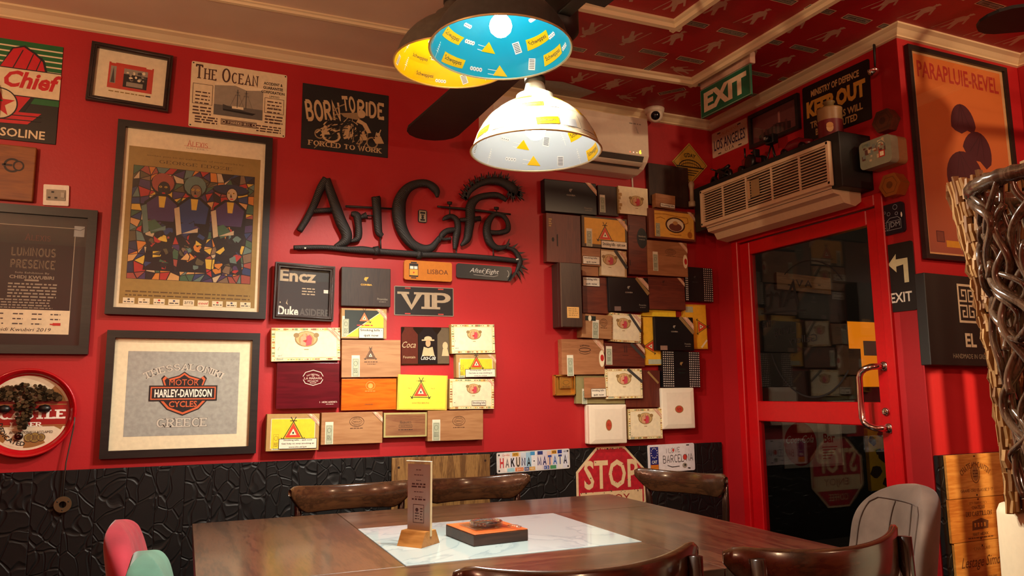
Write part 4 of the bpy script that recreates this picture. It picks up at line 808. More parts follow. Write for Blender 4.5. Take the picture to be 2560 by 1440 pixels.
# --- dado row: plywood hatch, plates, stop sign
t, w, h, d = hang('plywood_hatch', 'ply', 'square plywood hatch board screwed over the black dado', 'panel', 'W', .0165)
PLY = wood((150, 112, 62), (98, 66, 32), .5, 1.0, 'z', 0, 14, .05, 1); b = MB(); b.box((0, -.006, -.02), (w, .012, h+.04), PLY, .002, 1); b.build('board', t); b = sheet(-.0122)
for x0, z0 in ((-.215, .1), (.222, .115), (-.03, .02), (-.2, -.1), (.2, -.1)): b.ell(x0, z0, .006, .006, flat((50, 20, 10)), 1, 10)
b.build('screw_holes', t)
t, w, h, d = hang('licence_plate', 'hakuna', 'long souvenir plate collaged from coloured plate scraps with dark letters', 'plate', 'W', .0165); plate(t, w, h, .004, flat((206, 204, 200), .35), rad=.008); b = sheet(-.0042)
cols = ((214, 206, 200), (226, 214, 204), (206, 206, 214), (214, 200, 186), (196, 204, 214), (150, 190, 214), (220, 220, 222), (214, 206, 206), (206, 196, 206), (214, 186, 170), (200, 206, 220), (214, 214, 206), (206, 210, 222))
tc = ((190, 50, 50), (120, 110, 110), (30, 30, 34), (70, 60, 50), (30, 36, 80), (24, 26, 34), (30, 30, 40), (34, 50, 120), (40, 40, 90), (34, 70, 150), (40, 90, 160), (30, 50, 120), (40, 44, 60)); n = 13
for i, ch in enumerate('HAKUNA-MATATA'):
    x0 = -w/2+.012+(w-.024)*i/n; x1 = x0+(w-.024)/n; b.rect(x0, -h/2+.006, x1, h/2-.006, flat(cols[i], .4), 1); b.text(ch, (x0+x1)/2, -.001, (x1-x0)*(.7 if ch != '-' else .3), h*(.48 if ch != '-' else .05), flat(tc[i], .4), 3, 'block')
for x0, x1, c, s in ((-.12, -.085, (200, 150, 50), 'APR'), (-.02, .005, (60, 140, 190), ''), (.02, .05, (40, 50, 110), ''), (.1, .13, (214, 150, 40), '8'), (.135, .16, (36, 50, 130), '')): b.rect(x0, h*.28, x1, h*.46, flat(c, .4), 2); s and b.text(s, (x0+x1)/2, h*.37, (x1-x0)*.7, h*.12, INK, 3)
for x0, x1, c, s in ((-.105, -.06, (206, 110, 50), '2011'), (-.055, -.03, (40, 50, 110), 'ION'), (-.028, .005, (200, 150, 60), 'VOC'), (.055, .085, (50, 80, 150), '12'), (.09, .125, (70, 140, 90), ''), (-.15, -.11, (150, 200, 210), '')): b.rect(x0, -h*.46, x1, -h*.28, flat(c, .4), 2); s and b.text(s, (x0+x1)/2, -h*.37, (x1-x0)*.7, h*.11, WHITE, 3)
for sx in (-1, 1):
    for sz in (-1, 1): b.ell(sx*(w/2-.012), sz*(h/2-.012), .005, .005, INK, 4, 10)
b.text('Carolina', -.155, h*.37, .04, h*.1, RINK, 3, shear=.2); b.text('MPT', .18, h*.36, .02, h*.1, INK, 3); b.build('print', t)
t, w, h, d = hang('stop_sign', 'stop', 'worn red octagonal STOP sign leaning behind the far table corner', 'sign', 'W', .0165); H = .43; c = .42/2; k = c*.414; zc = L['stop'][1]
OCT = [(-k, -c), (k, -c), (c, -k), (c, k), (k, c), (-k, c), (-c, k), (-c, -k)]; top = .91-zc; oz = top-c
b = MB(); b.prism([(x, z+oz) for x, z in OCT], -.006, -.001, flat((214, 190, 150), .5)); b.build('plate', t); b = sheet(-.0062); SRED = flat((176, 26, 40), .5, 0, .2); CRS = flat((220, 192, 146), .5)
b.pg([(x*.945, z*.945+oz) for x, z in OCT], SRED, 1); b.text('STOP', 0, oz+.068, .33, .15, CRS, 2, bold=.02); b.rect(-.19, oz-.11, .19, oz-.02, CRS, 2); b.text('ENJOY', .01, oz-.065, .2, .055, flat((150, 26, 26)), 3); b.text('COFFEE', 0, oz-.15, .16, .04, CRS, 2); b.build('print', t)
b = sheet(-.0072); R = random.Random(5); RU = flat((96, 66, 44), .8)
for i in range(60):
    a = R.uniform(0, 6.28); q = R.choice(((R.uniform(-.15, .15), oz+R.uniform(-.02, .15)), (R.uniform(-.09, .09), oz+.2), (R.uniform(-.19, .19), oz-.02+R.uniform(-.008, .008)))); s = R.uniform(.002, .005); b.pg([(q[0]+s*R.uniform(.6, 1.3)*cos(j*1.05), q[1]+s*R.uniform(.6, 1.3)*sin(j*1.05)) for j in range(6)], RU if i % 3 else SRED, 1)
b.build('rust_stains', t)
t, w, h, d = hang('licence_plate', 'barca', 'white souvenir plate with blue star strip and hand-painted city name', 'plate', 'W', .0165); plate(t, w, h, .004, flat((226, 222, 222), .35), rad=.01); b = sheet(-.0042); BL = flat((34, 40, 110), .4)
b.rect(-w/2+.014, -h/2+.012, -w/2+.068, h/2-.012, BL, 1)
for i in range(12): b.ell(-w/2+.041+.02*cos(i*pi/6), .03+.026*sin(i*pi/6), .003, .003, WHITE, 2, 6)
b.text('CAT', -w/2+.041, -.018, .034, .016, WHITE, 2, bold=.02)
for i in range(5): b.rect(-w/2+.016, -.062+.006*i, -w/2+.066, -.0585+.006*i, flat((226, 150, 30)), 2)
b.rect(-w/2+.016, -.063, -w/2+.066, -.032, flat((160, 40, 24)), 1.5); b.text('I LOVE', .01, .04, .09, .028, INK, 2, 'thin', rot=.05); b.text('BARCEL NA', .042, -.005, .2, .045, INK, 2, 'thin', bold=.15, rot=.03)
b.ell(.088, .0, .013, .015, flat((200, 60, 50)), 3, 16); b.ring(.088, 0, .014, .016, .002, INK, 4, 16); b.ell(.012, .041, .007, .009, flat((200, 60, 50)), 3, 12); b.line([(-.03, -.04), (.0, -.05), (.05, -.048)], .004, INK, 2); b.ell(.085, -.045, .016, .014, GRY, 2, 14); b.ell(.088, -.043, .006, .006, INK, 3, 8); b.rect(.1, .062, .12, .068, INK, 2); b.line([(.105, -.06), (.122, -.062)], .006, INK, 3); b.build('print', t)
t, w, h, d = hang('warning_sign', 'gday', 'yellow diamond greeting sign with a harbour bridge drawing', 'sign'); s = .128; b = MB()
DIA = [(0, -s), (s, 0), (0, s), (-s, 0)]; b.prism(DIA, -.005, -.001, flat((196, 160, 70), .4)); b.build('plate', t); b = sheet(-.0052); b.pg([(x*.93, z*.93) for x, z in DIA], INK, 1); b.pg([(x*.9, z*.9) for x, z in DIA], flat((190, 148, 52), .4), 2)
b.text("G'DAY", 0, .052, .085, .026, INK, 3, bold=.03, arc=.008); b.ring(0, -.03, .085, .055, .006, INK, 3, 20, 10, 170); b.ring(0, -.03, .07, .035, .004, INK, 3, 20, 10, 170); b.rect(-.1, -.026, .1, -.018, INK, 3)
for i in range(9): b.line([(-.064+.016*i, -.02), (-.064+.016*i, .0+.02*cos((i-4)*.35))], .0015, INK, 3)
for i in range(3): b.rect(-.06+.015*i, -.045-.014*i, .06-.015*i, -.04-.014*i, INK, 3)
b.build('print', t)
# --- drinks tray made into a mask
x, z = L['castle'][0], L['castle'][1]; t = thing('tray_mask', 'round red beer tray turned into a chain-browed face at the left edge', 'wall mask', (x, 0, z)); r = .172
TRED = flat((176, 10, 22), .25, 0, .06, .5, .4); b = MB(); XM = Matrix.Rotation(pi/2, 4, 'X'); b.lathe([(.0001, .004), (r*.86, .004), (r*.9, .02), (r*.97, .034), (r, .036), (r*1.02, .03), (r*.95, .004), (r*.9, .0005), (.0001, .0005)], TRED, 64, X=XM)
b.build('tray', t); b = sheet(-.0048); q = r*.855; IV = flat((222, 206, 176), .35); LBR = flat((150, 104, 56), .35); CRED = flat((150, 24, 20), .35)
b.ell(0, 0, q, q, IV, 0, 64); b.ring(0, 0, q*.94, q*.94, q*.2, LBR, 1, 48, 130, 410); b.ring(0, 0, q*.94, q*.94, q*.2, IV, 2, 20, 238, 268); b.ring(0, 0, q*.94, q*.94, q*.2, IV, 2, 10, 300, 330)
half = math.asin(.3); b.pg([(q*cos(a), q*sin(a)) for a in [half*i/4 for i in range(-5, 5)]]+[(-q*cos(a), q*sin(a)) for a in [half*i/4 for i in range(4, -6, -1)]], CRED, 3)
for zz in (.2, -.36): b.rect(-q*.92, q*zz, q*.92, q*(zz+.03), LBR, 4)
b.text('CASTLE', .02, -.006, q*1.55, q*.27, WHITE, 5, 'slab', bold=.25); b.text('LAGER', .0, -.046, q*.75, q*.13, WHITE, 5, 'slab', bold=.1); b.text('INTERNATIONALLY ACCLAIMED', .02, -.077, q*1.0, q*.07, INK, 5)
b.text('DEDICATED', -.06, -.098, q*.9, q*.12, INK, 5, bold=.02, arc=-.03, rot=-.75)
for x0, rr in ((.012, .017), (.032, .02), (.054, .015)): b.ell(x0, -.098, rr, rr, GOLDINK, 5, 18); b.ring(x0, -.098, rr, rr, .002, BRN, 6, 18); b.ell(x0, -.098, rr*.5, rr*.6, flat((120, 92, 50)), 6, 12)
for zz, s in ((.075, 'ESTABLISHED'),): b.text(s, .0, zz, q*1.2, q*.1, LBR, 4)
b.build('print', t)
CH = flat((70, 62, 46), .35, .8, .25); b = MB(); R = random.Random(8)
for i in range(430):
    u = R.uniform(-1, 1); top = .115-.055*u*u; bot = .05 if abs(u) > .35 else -.062; X0 = u*.125+.0; Z0 = R.uniform(bot, top)
    if abs(u) < .35 and Z0 < .05: X0 = R.uniform(-1, 1)*(.012+.03*max(0, (Z0+.062)/.11))
    a = R.uniform(0, 6.3); b.lathe([(.0035, -.003), (.0068, -.003), (.0068, .003), (.0035, .003)], CH, 8, c=(0, 0, 0), X=Matrix.Translation((X0-.01, -.012-R.uniform(0, .016), Z0)) @ Matrix.Rotation(pi/2+R.uniform(-.5, .5), 4, 'X') @ Matrix.Rotation(a, 4, 'Z'), sm=False)
b.build('chain_brow_and_nose', t)
for sx in (-.077, .06):
    b = MB(); b.lathe([(.0001, -.024), (.012, -.018), (.017, 0), (.013, .016), (.0001, .024)], flat((24, 22, 22), .4), 14, X=Matrix.Translation((sx, -.016, .015)) @ Matrix.Rotation(pi/2, 4, 'Y')); b.tube([(sx*.6, -.012, .013), (sx*.3, -.012, .012)], .003, IRON, 6); b.build('eye', t)
b = MB(); b.lathe([(.016, -.004), (.014, .004), (.006, .006), (.0001, .004)], flat((90, 88, 86), .15, 1), 18, X=Matrix.Translation((-.022, -.012, -.092)) @ XM); b.build('mouth_bolt', t)
b = MB(); b.tube([(.17, -.036, -.02), (.168, -.03, -.06), (.15, -.03, -.2), (.146, -.03, -.33)], .0028, flat((60, 52, 44), .5), 6); b.build('hanging_cord', t)
x, z = L['ring'][0], L['ring'][1]; b = MB(); b.lathe([(.013, -.004), (.031, -.004), (.032, 0), (.031, .004), (.013, .004), (.013, -.004)], flat((120, 108, 80), .35, .8), 36, X=Matrix.Translation((0, -.03, 0)) @ XM, cap=False, sm=False)
for a in (.5, 2.6, 4.7): b.lathe([(.0001, .0046), (.003, .0046), (.003, .004)], INK, 8, X=Matrix.Translation((.022*cos(a), -.03, .022*sin(a))) @ XM)
o = b.build('steel_ring', t, (x-t.location.x, 0, z-t.location.z)); o['label'] = 'round steel ring on the cord'
b = MB(); R = random.Random(2); pts = []; FE = flat((58, 44, 34), .8, 0, .3)
b.tube([(0, -.02, .07), (.006, -.03, 0), (.014, -.035, -.08)], [.004, .003, .001], FE, 6)
for i in range(40): zz = .05-.12*i/40; sg = 1 if i % 2 else -1; b.tube([(.006, -.03, zz), (.006+sg*.02, -.034, zz-.018), (.006+sg*.03, -.033, zz-.045)], [.002, .003, .0006], FE, 5)
b.build('brown_feather', loc=(-.795, 0, 2.44), label='brown feather hanging over the red star at the left edge', cat='feather')
# ================================================================ cigar boxes mounted on the wall
CEDAR = wood((178, 132, 88), (160, 112, 70), .5, 1, 'x', 0, 5, .04); CEDAR2 = wood((172, 118, 76), (150, 98, 60), .5, 1, 'x', 0, 6, .04); REDWOOD = wood((104, 44, 28), (84, 32, 22), .45, 1, 'z', 0, 6, .04)
REDWOOD2 = wood((112, 50, 32), (88, 36, 24), .4, 1, 'x', 0, 6, .04); WINE = wood((96, 16, 28), (78, 12, 22), .22, 1, 'x', .5, 5, .02); ORANGE = wood((206, 112, 24), (184, 88, 14), .25, 1, 'x', .5, 5, .02)
DARKBOX = wood((52, 38, 32), (36, 26, 24), .4, 1.2, 'z', 0, 9, .05); NAVY = flat((24, 26, 32), .35); COHB = flat((18, 19, 22), .35); DKBROWN = wood((58, 38, 28), (46, 28, 22), .4, 1, 'z', 0, 8, .04)
YEL = flat((244, 206, 44), .45); YEL2 = flat((246, 230, 70), .45); CREAMP = flat((238, 226, 188), .5); LAC = flat((240, 230, 206), .22, 0, .02, .5, .6); SEALG = flat((178, 186, 158), .55); SEALW = flat((228, 222, 196), .55)
GREEN = flat((28, 52, 44), .45); TR = flat((206, 62, 34), .5); PINK = flat((196, 70, 84), .5); TAN = flat((176, 140, 84), .5); OLD = flat((150, 120, 70), .5); SKIN = flat((214, 160, 120), .5); GILT = flat((214, 170, 80), .3, .5)
def emblem_tri(b, cx, cz, s, l=3, m=TR, rot=0):
    c, d = cos(rot), sin(rot); T_ = lambda pts: [(cx+c*x*s-d*z*s, cz+d*x*s+c*z*s) for x, z in pts]
    for a in (((-.62, -.42), (.62, -.42)), ((-.62, -.52), (.15, .85)), ((.62, -.52), (-.15, .85)), ((-.68, -.36), (-.5, -.52)), ((.68, -.36), (.5, -.52)), ((-.2, .62), (.2, .62))): b.line(T_(a), s*.045, INK, l)
    b.pg(T_([(-.45, -.35), (.45, -.35), (0, .5)]), m, l+1); b.pg(T_([(-.2, -.2), (.2, -.2), (0, .17)]), CREAMP, l+2); b.pg(T_([(-.46, -.27), (.46, -.27), (.42, -.24), (-.42, -.24)]), m, l+3); b.ell(cx-d*-.08*s, cz+c*-.08*s, s*.05, s*.07, INK, l+3, 10)
def emblem_crest(b, cx, cz, s, l=3):
    b.ell(cx, cz, s*.6, s*.42, OLD, l, 22); b.ell(cx, cz+s*.02, s*.54, s*.37, flat((206, 172, 112)), l+1, 20)
    for sx in (-1, 1): b.ell(cx+sx*s*.52, cz+s*.2, s*.15, s*.13, OLD, l+1, 10)
    b.ell(cx, cz-s*.06, s*.4, s*.36, TAN, l+2, 18); b.pg([(cx-s*.3, cz-s*.3), (cx-s*.05, cz-s*.36), (cx+s*.02, cz+s*.05), (cx-s*.12, cz+s*.2), (cx-s*.3, cz+s*.1)], SKIN, l+3)
    b.pg([(cx-s*.02, cz-s*.38), (cx+s*.26, cz-s*.3), (cx+s*.3, cz+s*.05), (cx+s*.15, cz+s*.25), (cx, cz+s*.12)], PINK, l+4); b.ell(cx-s*.1, cz+s*.2, s*.08, s*.09, SKIN, l+5, 10); b.ell(cx+s*.1, cz+s*.26, s*.07, s*.08, SKIN, l+5, 10); b.pg([(cx-s*.2, cz-s*.1), (cx+s*.05, cz-s*.02), (cx-s*.02, cz-s*.2)], RINK, l+5)
    b.rect(cx-s*.12, cz-s*.58, cx+s*.12, cz-s*.54, OLD, l)
def head_logo(b, cx, cz, s, m, l=2):
    b.pg([(cx-s*.5, cz+s*.1), (cx-s*.3, cz+s*.45), (cx+s*.5, cz+s*.5), (cx+s*.3, cz+s*.15), (cx+s*.05, cz-s*.1), (cx+s*.02, cz-s*.5), (cx-s*.15, cz-s*.3), (cx-s*.45, cz-s*.2)], m, l)
def oval_stamp(b, cx, cz, rx, rz, l=2, m=None, s='PARTAGAS'):
    m = m or flat((84, 54, 34)); b.ring(cx, cz, rx, rz, .0018, m, l, 28); b.ring(cx, cz, rx*.72, rz*.55, .0012, m, l, 24); b.text(s, cx, cz, rx*1.05, rz*.26, m, l, 'serif'); bars(b, cx-rx*.9, cx+rx*.9, cz-rz*1.3, .003, m, l)
    for k in (-1, 1): b.text('HABANA CUBA', cx, cz+k*rz*.77, rx*1.0, rz*.16, m, l, arc=k*rz*.18)
BORD = [flat(c, .5) for c in ((214, 176, 84), (170, 120, 60), (236, 222, 170), (150, 96, 60), (128, 140, 96))]
def ornate(b, w, h, e, l=1):
    b.rect(-w/2, -h/2, w/2, h/2, BORD[2], l); R = random.Random(int(w*9999))
    n = int(2*(w+h)/.012)
    for i in range(n):
        s = i/n*2*(w+h); q = e*R.uniform(.2, .7)
        if s < w: x, z = -w/2+s, -h/2+e*.5
        elif s < w+h: x, z = w/2-e*.5, -h/2+s-w
        elif s < 2*w+h: x, z = w/2-(s-w-h), h/2-e*.5
        else: x, z = -w/2+e*.5, h/2-(s-2*w-h)
        b.rect(max(-w/2, x-q*R.uniform(.3, 1)), max(-h/2, z-q*.5), min(w/2, x+q), min(h/2, z+q*.5), R.choice(BORD), l+1)
    b.rect(-w/2+e, -h/2+e, w/2-e, h/2-e, GILT, l+2); b.rect(-w/2+e+.0012, -h/2+e+.0012, w/2-e-.0012, h/2-e-.0012, CREAMP, l+3)
def cbox(key, label, body, group, base=0.0, lid=None, draw=None, seal=None, warn=None, band=False, rnd=.0012, lidfrac=.3, name='cigar_box', cut=None):
    t, w, h, d = hang(name, key, label, 'box', 'W', base, group); D = d-base; w -= .003; h -= .003; lid = lid or body; ys = -D*(1-lidfrac)
    b = MB(); b.box((0, (ys-.001)/2, 0), (w, abs(ys)-.001, h), body, rnd, 2); b.build('base', t)
    b = MB(); b.box((0, (ys-D)/2-.0004, 0), (w+.0006, D+ys-.0008, h+.0006), lid, rnd, 2); lo = b.build('lid', t); y = -D-.0006
    if draw: b = sheet(y); draw(b, w, h); b.build('print', lo)
    if seal:
        x, z, sw, sh = seal; b = sheet(y-.004); b.rect(x-sw/2, z-sh/2, x+sw/2, z+sh/2, SEALW, 0); b.rect(x-sw*.4, z-sh/2, x+sw*.4, z+sh*.36, SEALG, 1); b.frame2(x-sw*.34, z-sh*.44, x+sw*.34, z+sh*.32, .0008, GREEN, 2); b.ring(x, z+sh*.12, sw*.24, sw*.3, .0012, GREEN, 2, 14)
        bars(b, x-sw*.25, x+sw*.25, z-sh*.12, .002, GREEN, 2, 4, sh*.06); b.build('tax_seal', lo, (0, .0036, 0))
    if warn:
        x, z, ww, wh, lines = warn; b = sheet(y-.003); b.rect(x-ww/2, z-wh/2, x+ww/2, z+wh/2, INK, 0); b.rect(x-ww/2+.002, z-wh/2+.002, x+ww/2-.002, z+wh/2-.002, flat((234, 226, 204), .5), 1)
        for i, s in enumerate(lines): b.text(s, x, z+wh*.5*(1-(2*i+1)/len(lines)), min(ww*.88, .011*len(s)*.6*(wh/len(lines)/.019)), wh/len(lines)*.55, INK, 2, bold=.02)
        b.build('warning_label', lo)
    if band:
        s = band; b = sheet(y-.0025); e = .0004; P = [(w/2-s, h/2), (w/2-s*.55, h/2), (w/2, h/2-s*.55), (w/2, h/2-s)]; b.pg(P[::-1], flat((226, 206, 170), .5), 0)
        m = lambda k: [(w/2-s*(1-k), h/2), (w/2, h/2-s*(1-k))]
        for k in (.08, .37): b.line(m(k), s*.03, RINK, 1)
        b.text('Habanos', w/2-s*.39, h/2-s*.39, s*.6, s*.12, RINK, 2, rot=-pi/4); b.build('corner_band', lo)
    return t
GA, GB = 'cigar boxes left of the lamp streak', 'cigar boxes in the corner cluster'
GA, GB = 'cigar boxes in the middle of the back wall', 'cigar boxes near the corner'
def dk_logo(b, w, h, m=GILT, s=1): head_logo(b, 0, h*.2, .022*s, m); b.text('COHIBA', 0, h*.06, .055*s, .009*s, m, 2, bold=.04); b.text('Piramides', w*.33, -h*.3, .05*s, .011*s, GRY, 2); bars(b, w*.26, w*.4, -h*.37, .0025, GRY, 2)
SK1 = ['Smoking kills -', 'quit now']; SK2 = ['Smoking kills - quit now', 'Get help to stop smoking at', 'www.nhs.uk/quit']
cbox('b_cohiba', 'dark brown grained box with small pale head logo beside the square frame', DARKBOX, GA, draw=dk_logo, rnd=.003)
def d_diag(b, w, h):
    b.rect(-w/2, -h/2, w/2, h/2, TAN, 1); x0, z0, x1, z1 = -w*.43, -h*.44, w*.43, h*.44; b.rect(x0, z0, x1, z1, GREEN, 2); b.pg([(x0, z0), (x1, z0), (x1, z1), (x1-.005, z1)], CREAMP, 3); b.pg([(x0+.006, z0), (x1, z0), (x1, z1)], YEL, 4)
    emblem_tri(b, .0, h*.2, .05, 5, flat((190, 120, 70))); bars(b, -.035, .04, -h*.06, .005, RINK, 5)
cbox('b_montediag', 'box split diagonally into dark green and yellow, warning sticker, below the dark brown box', flat((190, 160, 100)), GA, draw=d_diag, seal=(-.086, -.015, .034, .098), warn=(.033, -.045, .118, .05, SK1), band=.055)
def d_romeo(e, ex=0, ez=.15, s=.06):
    def f(b, w, h): ornate(b, w, h, e); emblem_crest(b, ex*w, ez*h, s, 6)
    return f
cbox('b_romeowide', 'widest cream box with gold edging and a pink crest, no warning sticker', flat((214, 180, 100)), GA, draw=d_romeo(.014, 0, .16, .085), seal=(-.115, -.032, .036, .08), band=.065)
def d_hab(b, w, h):
    LT = flat((236, 206, 190)); b.ring(.02, h*.17, .05, .036, .003, LT, 2, 8); b.rect(-.03, h*.13, .07, h*.2, WINE, 3); b.text('LA HABANA', .02, h*.16, .082, .011, LT, 4, 'serif'); b.text('SAN CRISTOBAL', .02, h*.245, .06, .007, LT, 4, 'serif', arc=.008); b.text('DE', .02, h*.21, .01, .005, LT, 4); bars(b, -.005, .045, h*.1, .003, LT, 4); b.ring(.02, h*.06, .015, .004, .0015, LT, 4, 10)
    b.text('13 MERCADERES', .09, -h*.37, .08, .008, LT, 2, 'serif'); bars(b, .08, .115, -h*.42, .002, LT, 2)
cbox('b_habana', 'glossy dark wine-red box with white ornamental lettering', WINE, GA, draw=d_hab)
def d_wm(b, w, h): emblem_tri(b, -.005, h*.1, .045, 2, flat((96, 62, 40))); bars(b, -.035, .03, -h*.09, .004, flat((96, 62, 40)), 2); bars(b, -.02, .02, -h*.15, .003, flat((96, 62, 40)), 2)
cbox('b_woodmonte', 'plain light cedar box with burnt triangle stamp above the orange box', CEDAR, GA, draw=d_wm, seal=(-.075, -.035, .038, .1))
def d_or(b, w, h):
    m = flat((226, 160, 70)); b.ring(.005, h*.28, .022, .02, .002, m, 2, 20); b.ell(.005, h*.27, .012, .012, m, 2, 12); bars(b, -.02, .03, h*.1, .003, m, 2); bars(b, -.02, .02, -h*.32, .003, flat((150, 70, 10)), 2)
cbox('b_orange', 'bright orange varnished wooden box beside the wine-red box', ORANGE, GA, draw=d_or)
def d_y(b, w, h):
    b.rect(-w*.47, -h*.47, w*.47, h*.49, YEL2, 1); b.frame2(-w*.47, -h*.47, w*.47, h*.47, .0012, flat((200, 190, 60)), 2); emblem_tri(b, -.01, h*.05, .075, 2, flat((214, 66, 40))); b.text('MONTECRISTO', -.01, -h*.3, .085, .008, RINK, 2, 'serif'); b.text('HABANA', -.01, h*.33, .05, .005, RINK, 2, 'serif')
    for x0 in (-.065, .05): b.text('No 2', x0, h*.12, .018, .006, RINK, 2)
cbox('b_yellow', 'lemon yellow box with red triangle emblem and no sticker, right of the orange box', flat((214, 190, 70)), GA, draw=d_y)
def d_monte(x=0, z=.1, s=.07, m=.05, bg=YEL):
    def f(b, w, h): b.rect(-w/2, -h/2, w/2, h/2, TAN, 1); b.rect(-w/2+m*.35, -h/2+m*.2, w/2-m*.35, h/2-m*.4, CREAMP, 2); b.rect(-w/2+m*.4, -h/2+m*.22, w/2-m*.4, h/2-m*.44, bg, 3); emblem_tri(b, x*w, z*h, s, 4)
    return f
cbox('b_monteleft', 'yellow box with red triangle and three-line warning at the bottom left of its group', flat((170, 150, 90)), GA, draw=d_monte(.0, .02, .075), seal=(-.072, -.035, .034, .082), warn=(.022, -.05, .165, .045, SK2), band=.055)
cbox('b_tan', 'tan wooden box with oval stamp and corner band in the bottom row', CEDAR, GA, draw=lambda b, w, h: oval_stamp(b, .02, h*.2, .034, .023), seal=(-.105, -.02, .036, .1), band=.05)
def d_hb(b, w, h):
    b.rect(-w/2, -h/2, w/2, h/2, flat((176, 164, 104)), 1); b.rect(-w*.46, -h*.43, w*.46, h*.43, wood((150, 104, 66), (126, 80, 48), .5, 1, 'x', 0, 9), 2); m = flat((40, 30, 26)); b.text('Habanos', 0, h*.1, .055, .014, m, 3, 'serif'); b.frame2(-.032, -h*.12, .032, h*.0, .0015, m, 3); b.text('SELECTION', 0, -h*.06, .05, .006, m, 3); bars(b, -.035, .035, -h*.2, .003, m, 3)
cbox('b_habanos', 'small framed wooden box with grain and dark lettering, third in the bottom row', flat((176, 164, 104)), GA, draw=d_hb)
cbox('b_tan2', 'tan wooden box with oval stamp and no corner band, ending the bottom row', CEDAR, GA, draw=lambda b, w, h: oval_stamp(b, .015, h*.15, .033, .024), seal=(-.1, -.02, .04, .1))
cbox('b_romeotop', 'cream crest box with gold edging right of the vintage bottle print', flat((190, 160, 90)), GA, draw=d_romeo(.013, .02, .15, .062), seal=(-.088, -.02, .034, .085))
cbox('b_montesmall', 'small yellow box with three-line warning between two cream crest boxes', flat((170, 150, 90)), GA, draw=d_monte(.0, .12, .06), seal=(-.078, -.02, .03, .075), warn=(.02, -.036, .16, .04, SK2), band=.045)
cbox('b_romeolow', 'cream crest box with a short warning sticker right of the lemon yellow box', flat((190, 160, 90)), GA, draw=d_romeo(.013, .03, .17, .06), seal=(-.085, -.012, .036, .1), warn=(.035, -.045, .075, .024, ['Smoking kills']), band=.04)
# ---- corner cluster
def dots(b, w, h, xs):
    for x0, x1 in xs:
        nx = max(1, round((x1-x0)/.0125)); nz = round(h/.0125)
        for i in range(nx):
            for j in range(nz): cx, cz = x0+(i+.5)*(x1-x0)/nx, -h/2+(j+.5)*h/nz; b.rect(cx-.003, cz-.003, cx+.003, cz+.003, WHITE, 1)
cbox('r_cohibablue', 'large blue-black box with cut corner tag under the air conditioner', NAVY, GB, draw=lambda b, w, h: dk_logo(b, w, h, GRY), band=.07, rnd=.004)
cbox('r_brownseal', 'dull brown box with upright tax seal between blue-black and cream boxes at the top', DKBROWN, GB, seal=(-.038, -.02, .034, .1))
cbox('r_romeo1', 'cream crest box with torn left edge, topmost of the cream ones', flat((170, 140, 90)), GB, draw=lambda b, w, h: (b.rect(-w/2, -h/2, w/2, h/2, CREAMP, 1), emblem_crest(b, .02, .0, .075, 2), [b.rect(-w/2, -h/2+.02*i, -w/2+.006+.008*((i*7) % 3), -h/2+.02*i+.018, TAN, 2) for i in range(7)]), seal=None)
cbox('r_darkback', 'dark brown flat box partly behind the diamond sign', DKBROWN, GB)
cbox('r_tansmall', 'small tan box with a narrow warning strip standing out above the ornate yellow box', CEDAR2, GB, base=.0305, warn=(.012, -.025, .1, .024, ['Smoking kills']))
cbox('r_redtall', 'tall reddish mahogany box at the left edge of the cluster', REDWOOD, GB, draw=lambda b, w, h: (b.ell(-.065, -.01, .007, .012, INK, 2, 10), b.rect(-.042, -.045, -.036, .02, INK, 2), [b.rect(-.09, .06+.012*i, -.075+.004*(i % 2), .068+.012*i, TAN, 2) for i in range(4)]))
cbox('r_monte1', 'amber box with red triangle and one-line warning, right of the tall mahogany box', flat((90, 74, 56)), GB, draw=lambda b, w, h: (b.rect(-w*.45, -h*.4, w*.45, h*.44, flat((226, 168, 60)), 1), emblem_tri(b, .0, -.01, .08, 2)), seal=(-.1, -.035, .036, .1), warn=(.055, -.066, .165, .042, ['Smoking kills - quit now']), band=.07)
cbox('r_oval', 'upright brown box with a dark blue oval badge', REDWOOD2, GB, draw=lambda b, w, h: (b.ell(.03, .04, .034, .058, NAVY, 1, 28), b.text('TRINIDAD', .03, .05, .05, .008, GRY, 2, bold=.03), bars(b, .012, .048, .032, .003, GRY, 2), b.rect(-.055, .08, -.051, .11, INK, 1), b.rect(-.055, -.12, -.051, -.09, INK, 1)))
def d_orn(b, w, h):
    b.rect(-w/2, -h/2, w/2, h/2, flat((120, 60, 40)), 1); b.rect(-w*.38, -h*.43, w*.47, h*.44, flat((236, 180, 76)), 2); m = flat((70, 40, 26)); a = flat((176, 110, 40)); b.ell(.02, 0, .068, .046, m, 3, 24); b.ell(.02, 0, .058, .038, CREAMP, 4, 22); b.ell(.02, -.012, .045, .024, flat((120, 66, 50)), 5, 16); b.ell(.02, .012, .018, .012, flat((200, 150, 90)), 6, 12); b.text('REY DEL MUNDO', .02, .035, .085, .008, CREAMP, 7, arc=.014)
    for pts in ([(-.12, .055), (-.05, .06), (.05, .05), (.105, .05), (.11, .02), (.09, .012), (.07, .02)], [(-.11, .03), (-.08, .04), (-.05, .03)], [(-.02, -.055), (.02, -.06), (.06, -.055)]): b.line(pts, .004, a, 3)
    b.ell(.12, -.05, .017, .02, a, 3, 14); b.line([(.12, -.035), (.13, -.015)], .003, a, 3)
cbox('r_ornate', 'amber yellow box with a large round medallion under the small tan box', flat((110, 56, 40)), GB, draw=d_orn, seal=(-.1, -.03, .036, .09), band=.055)
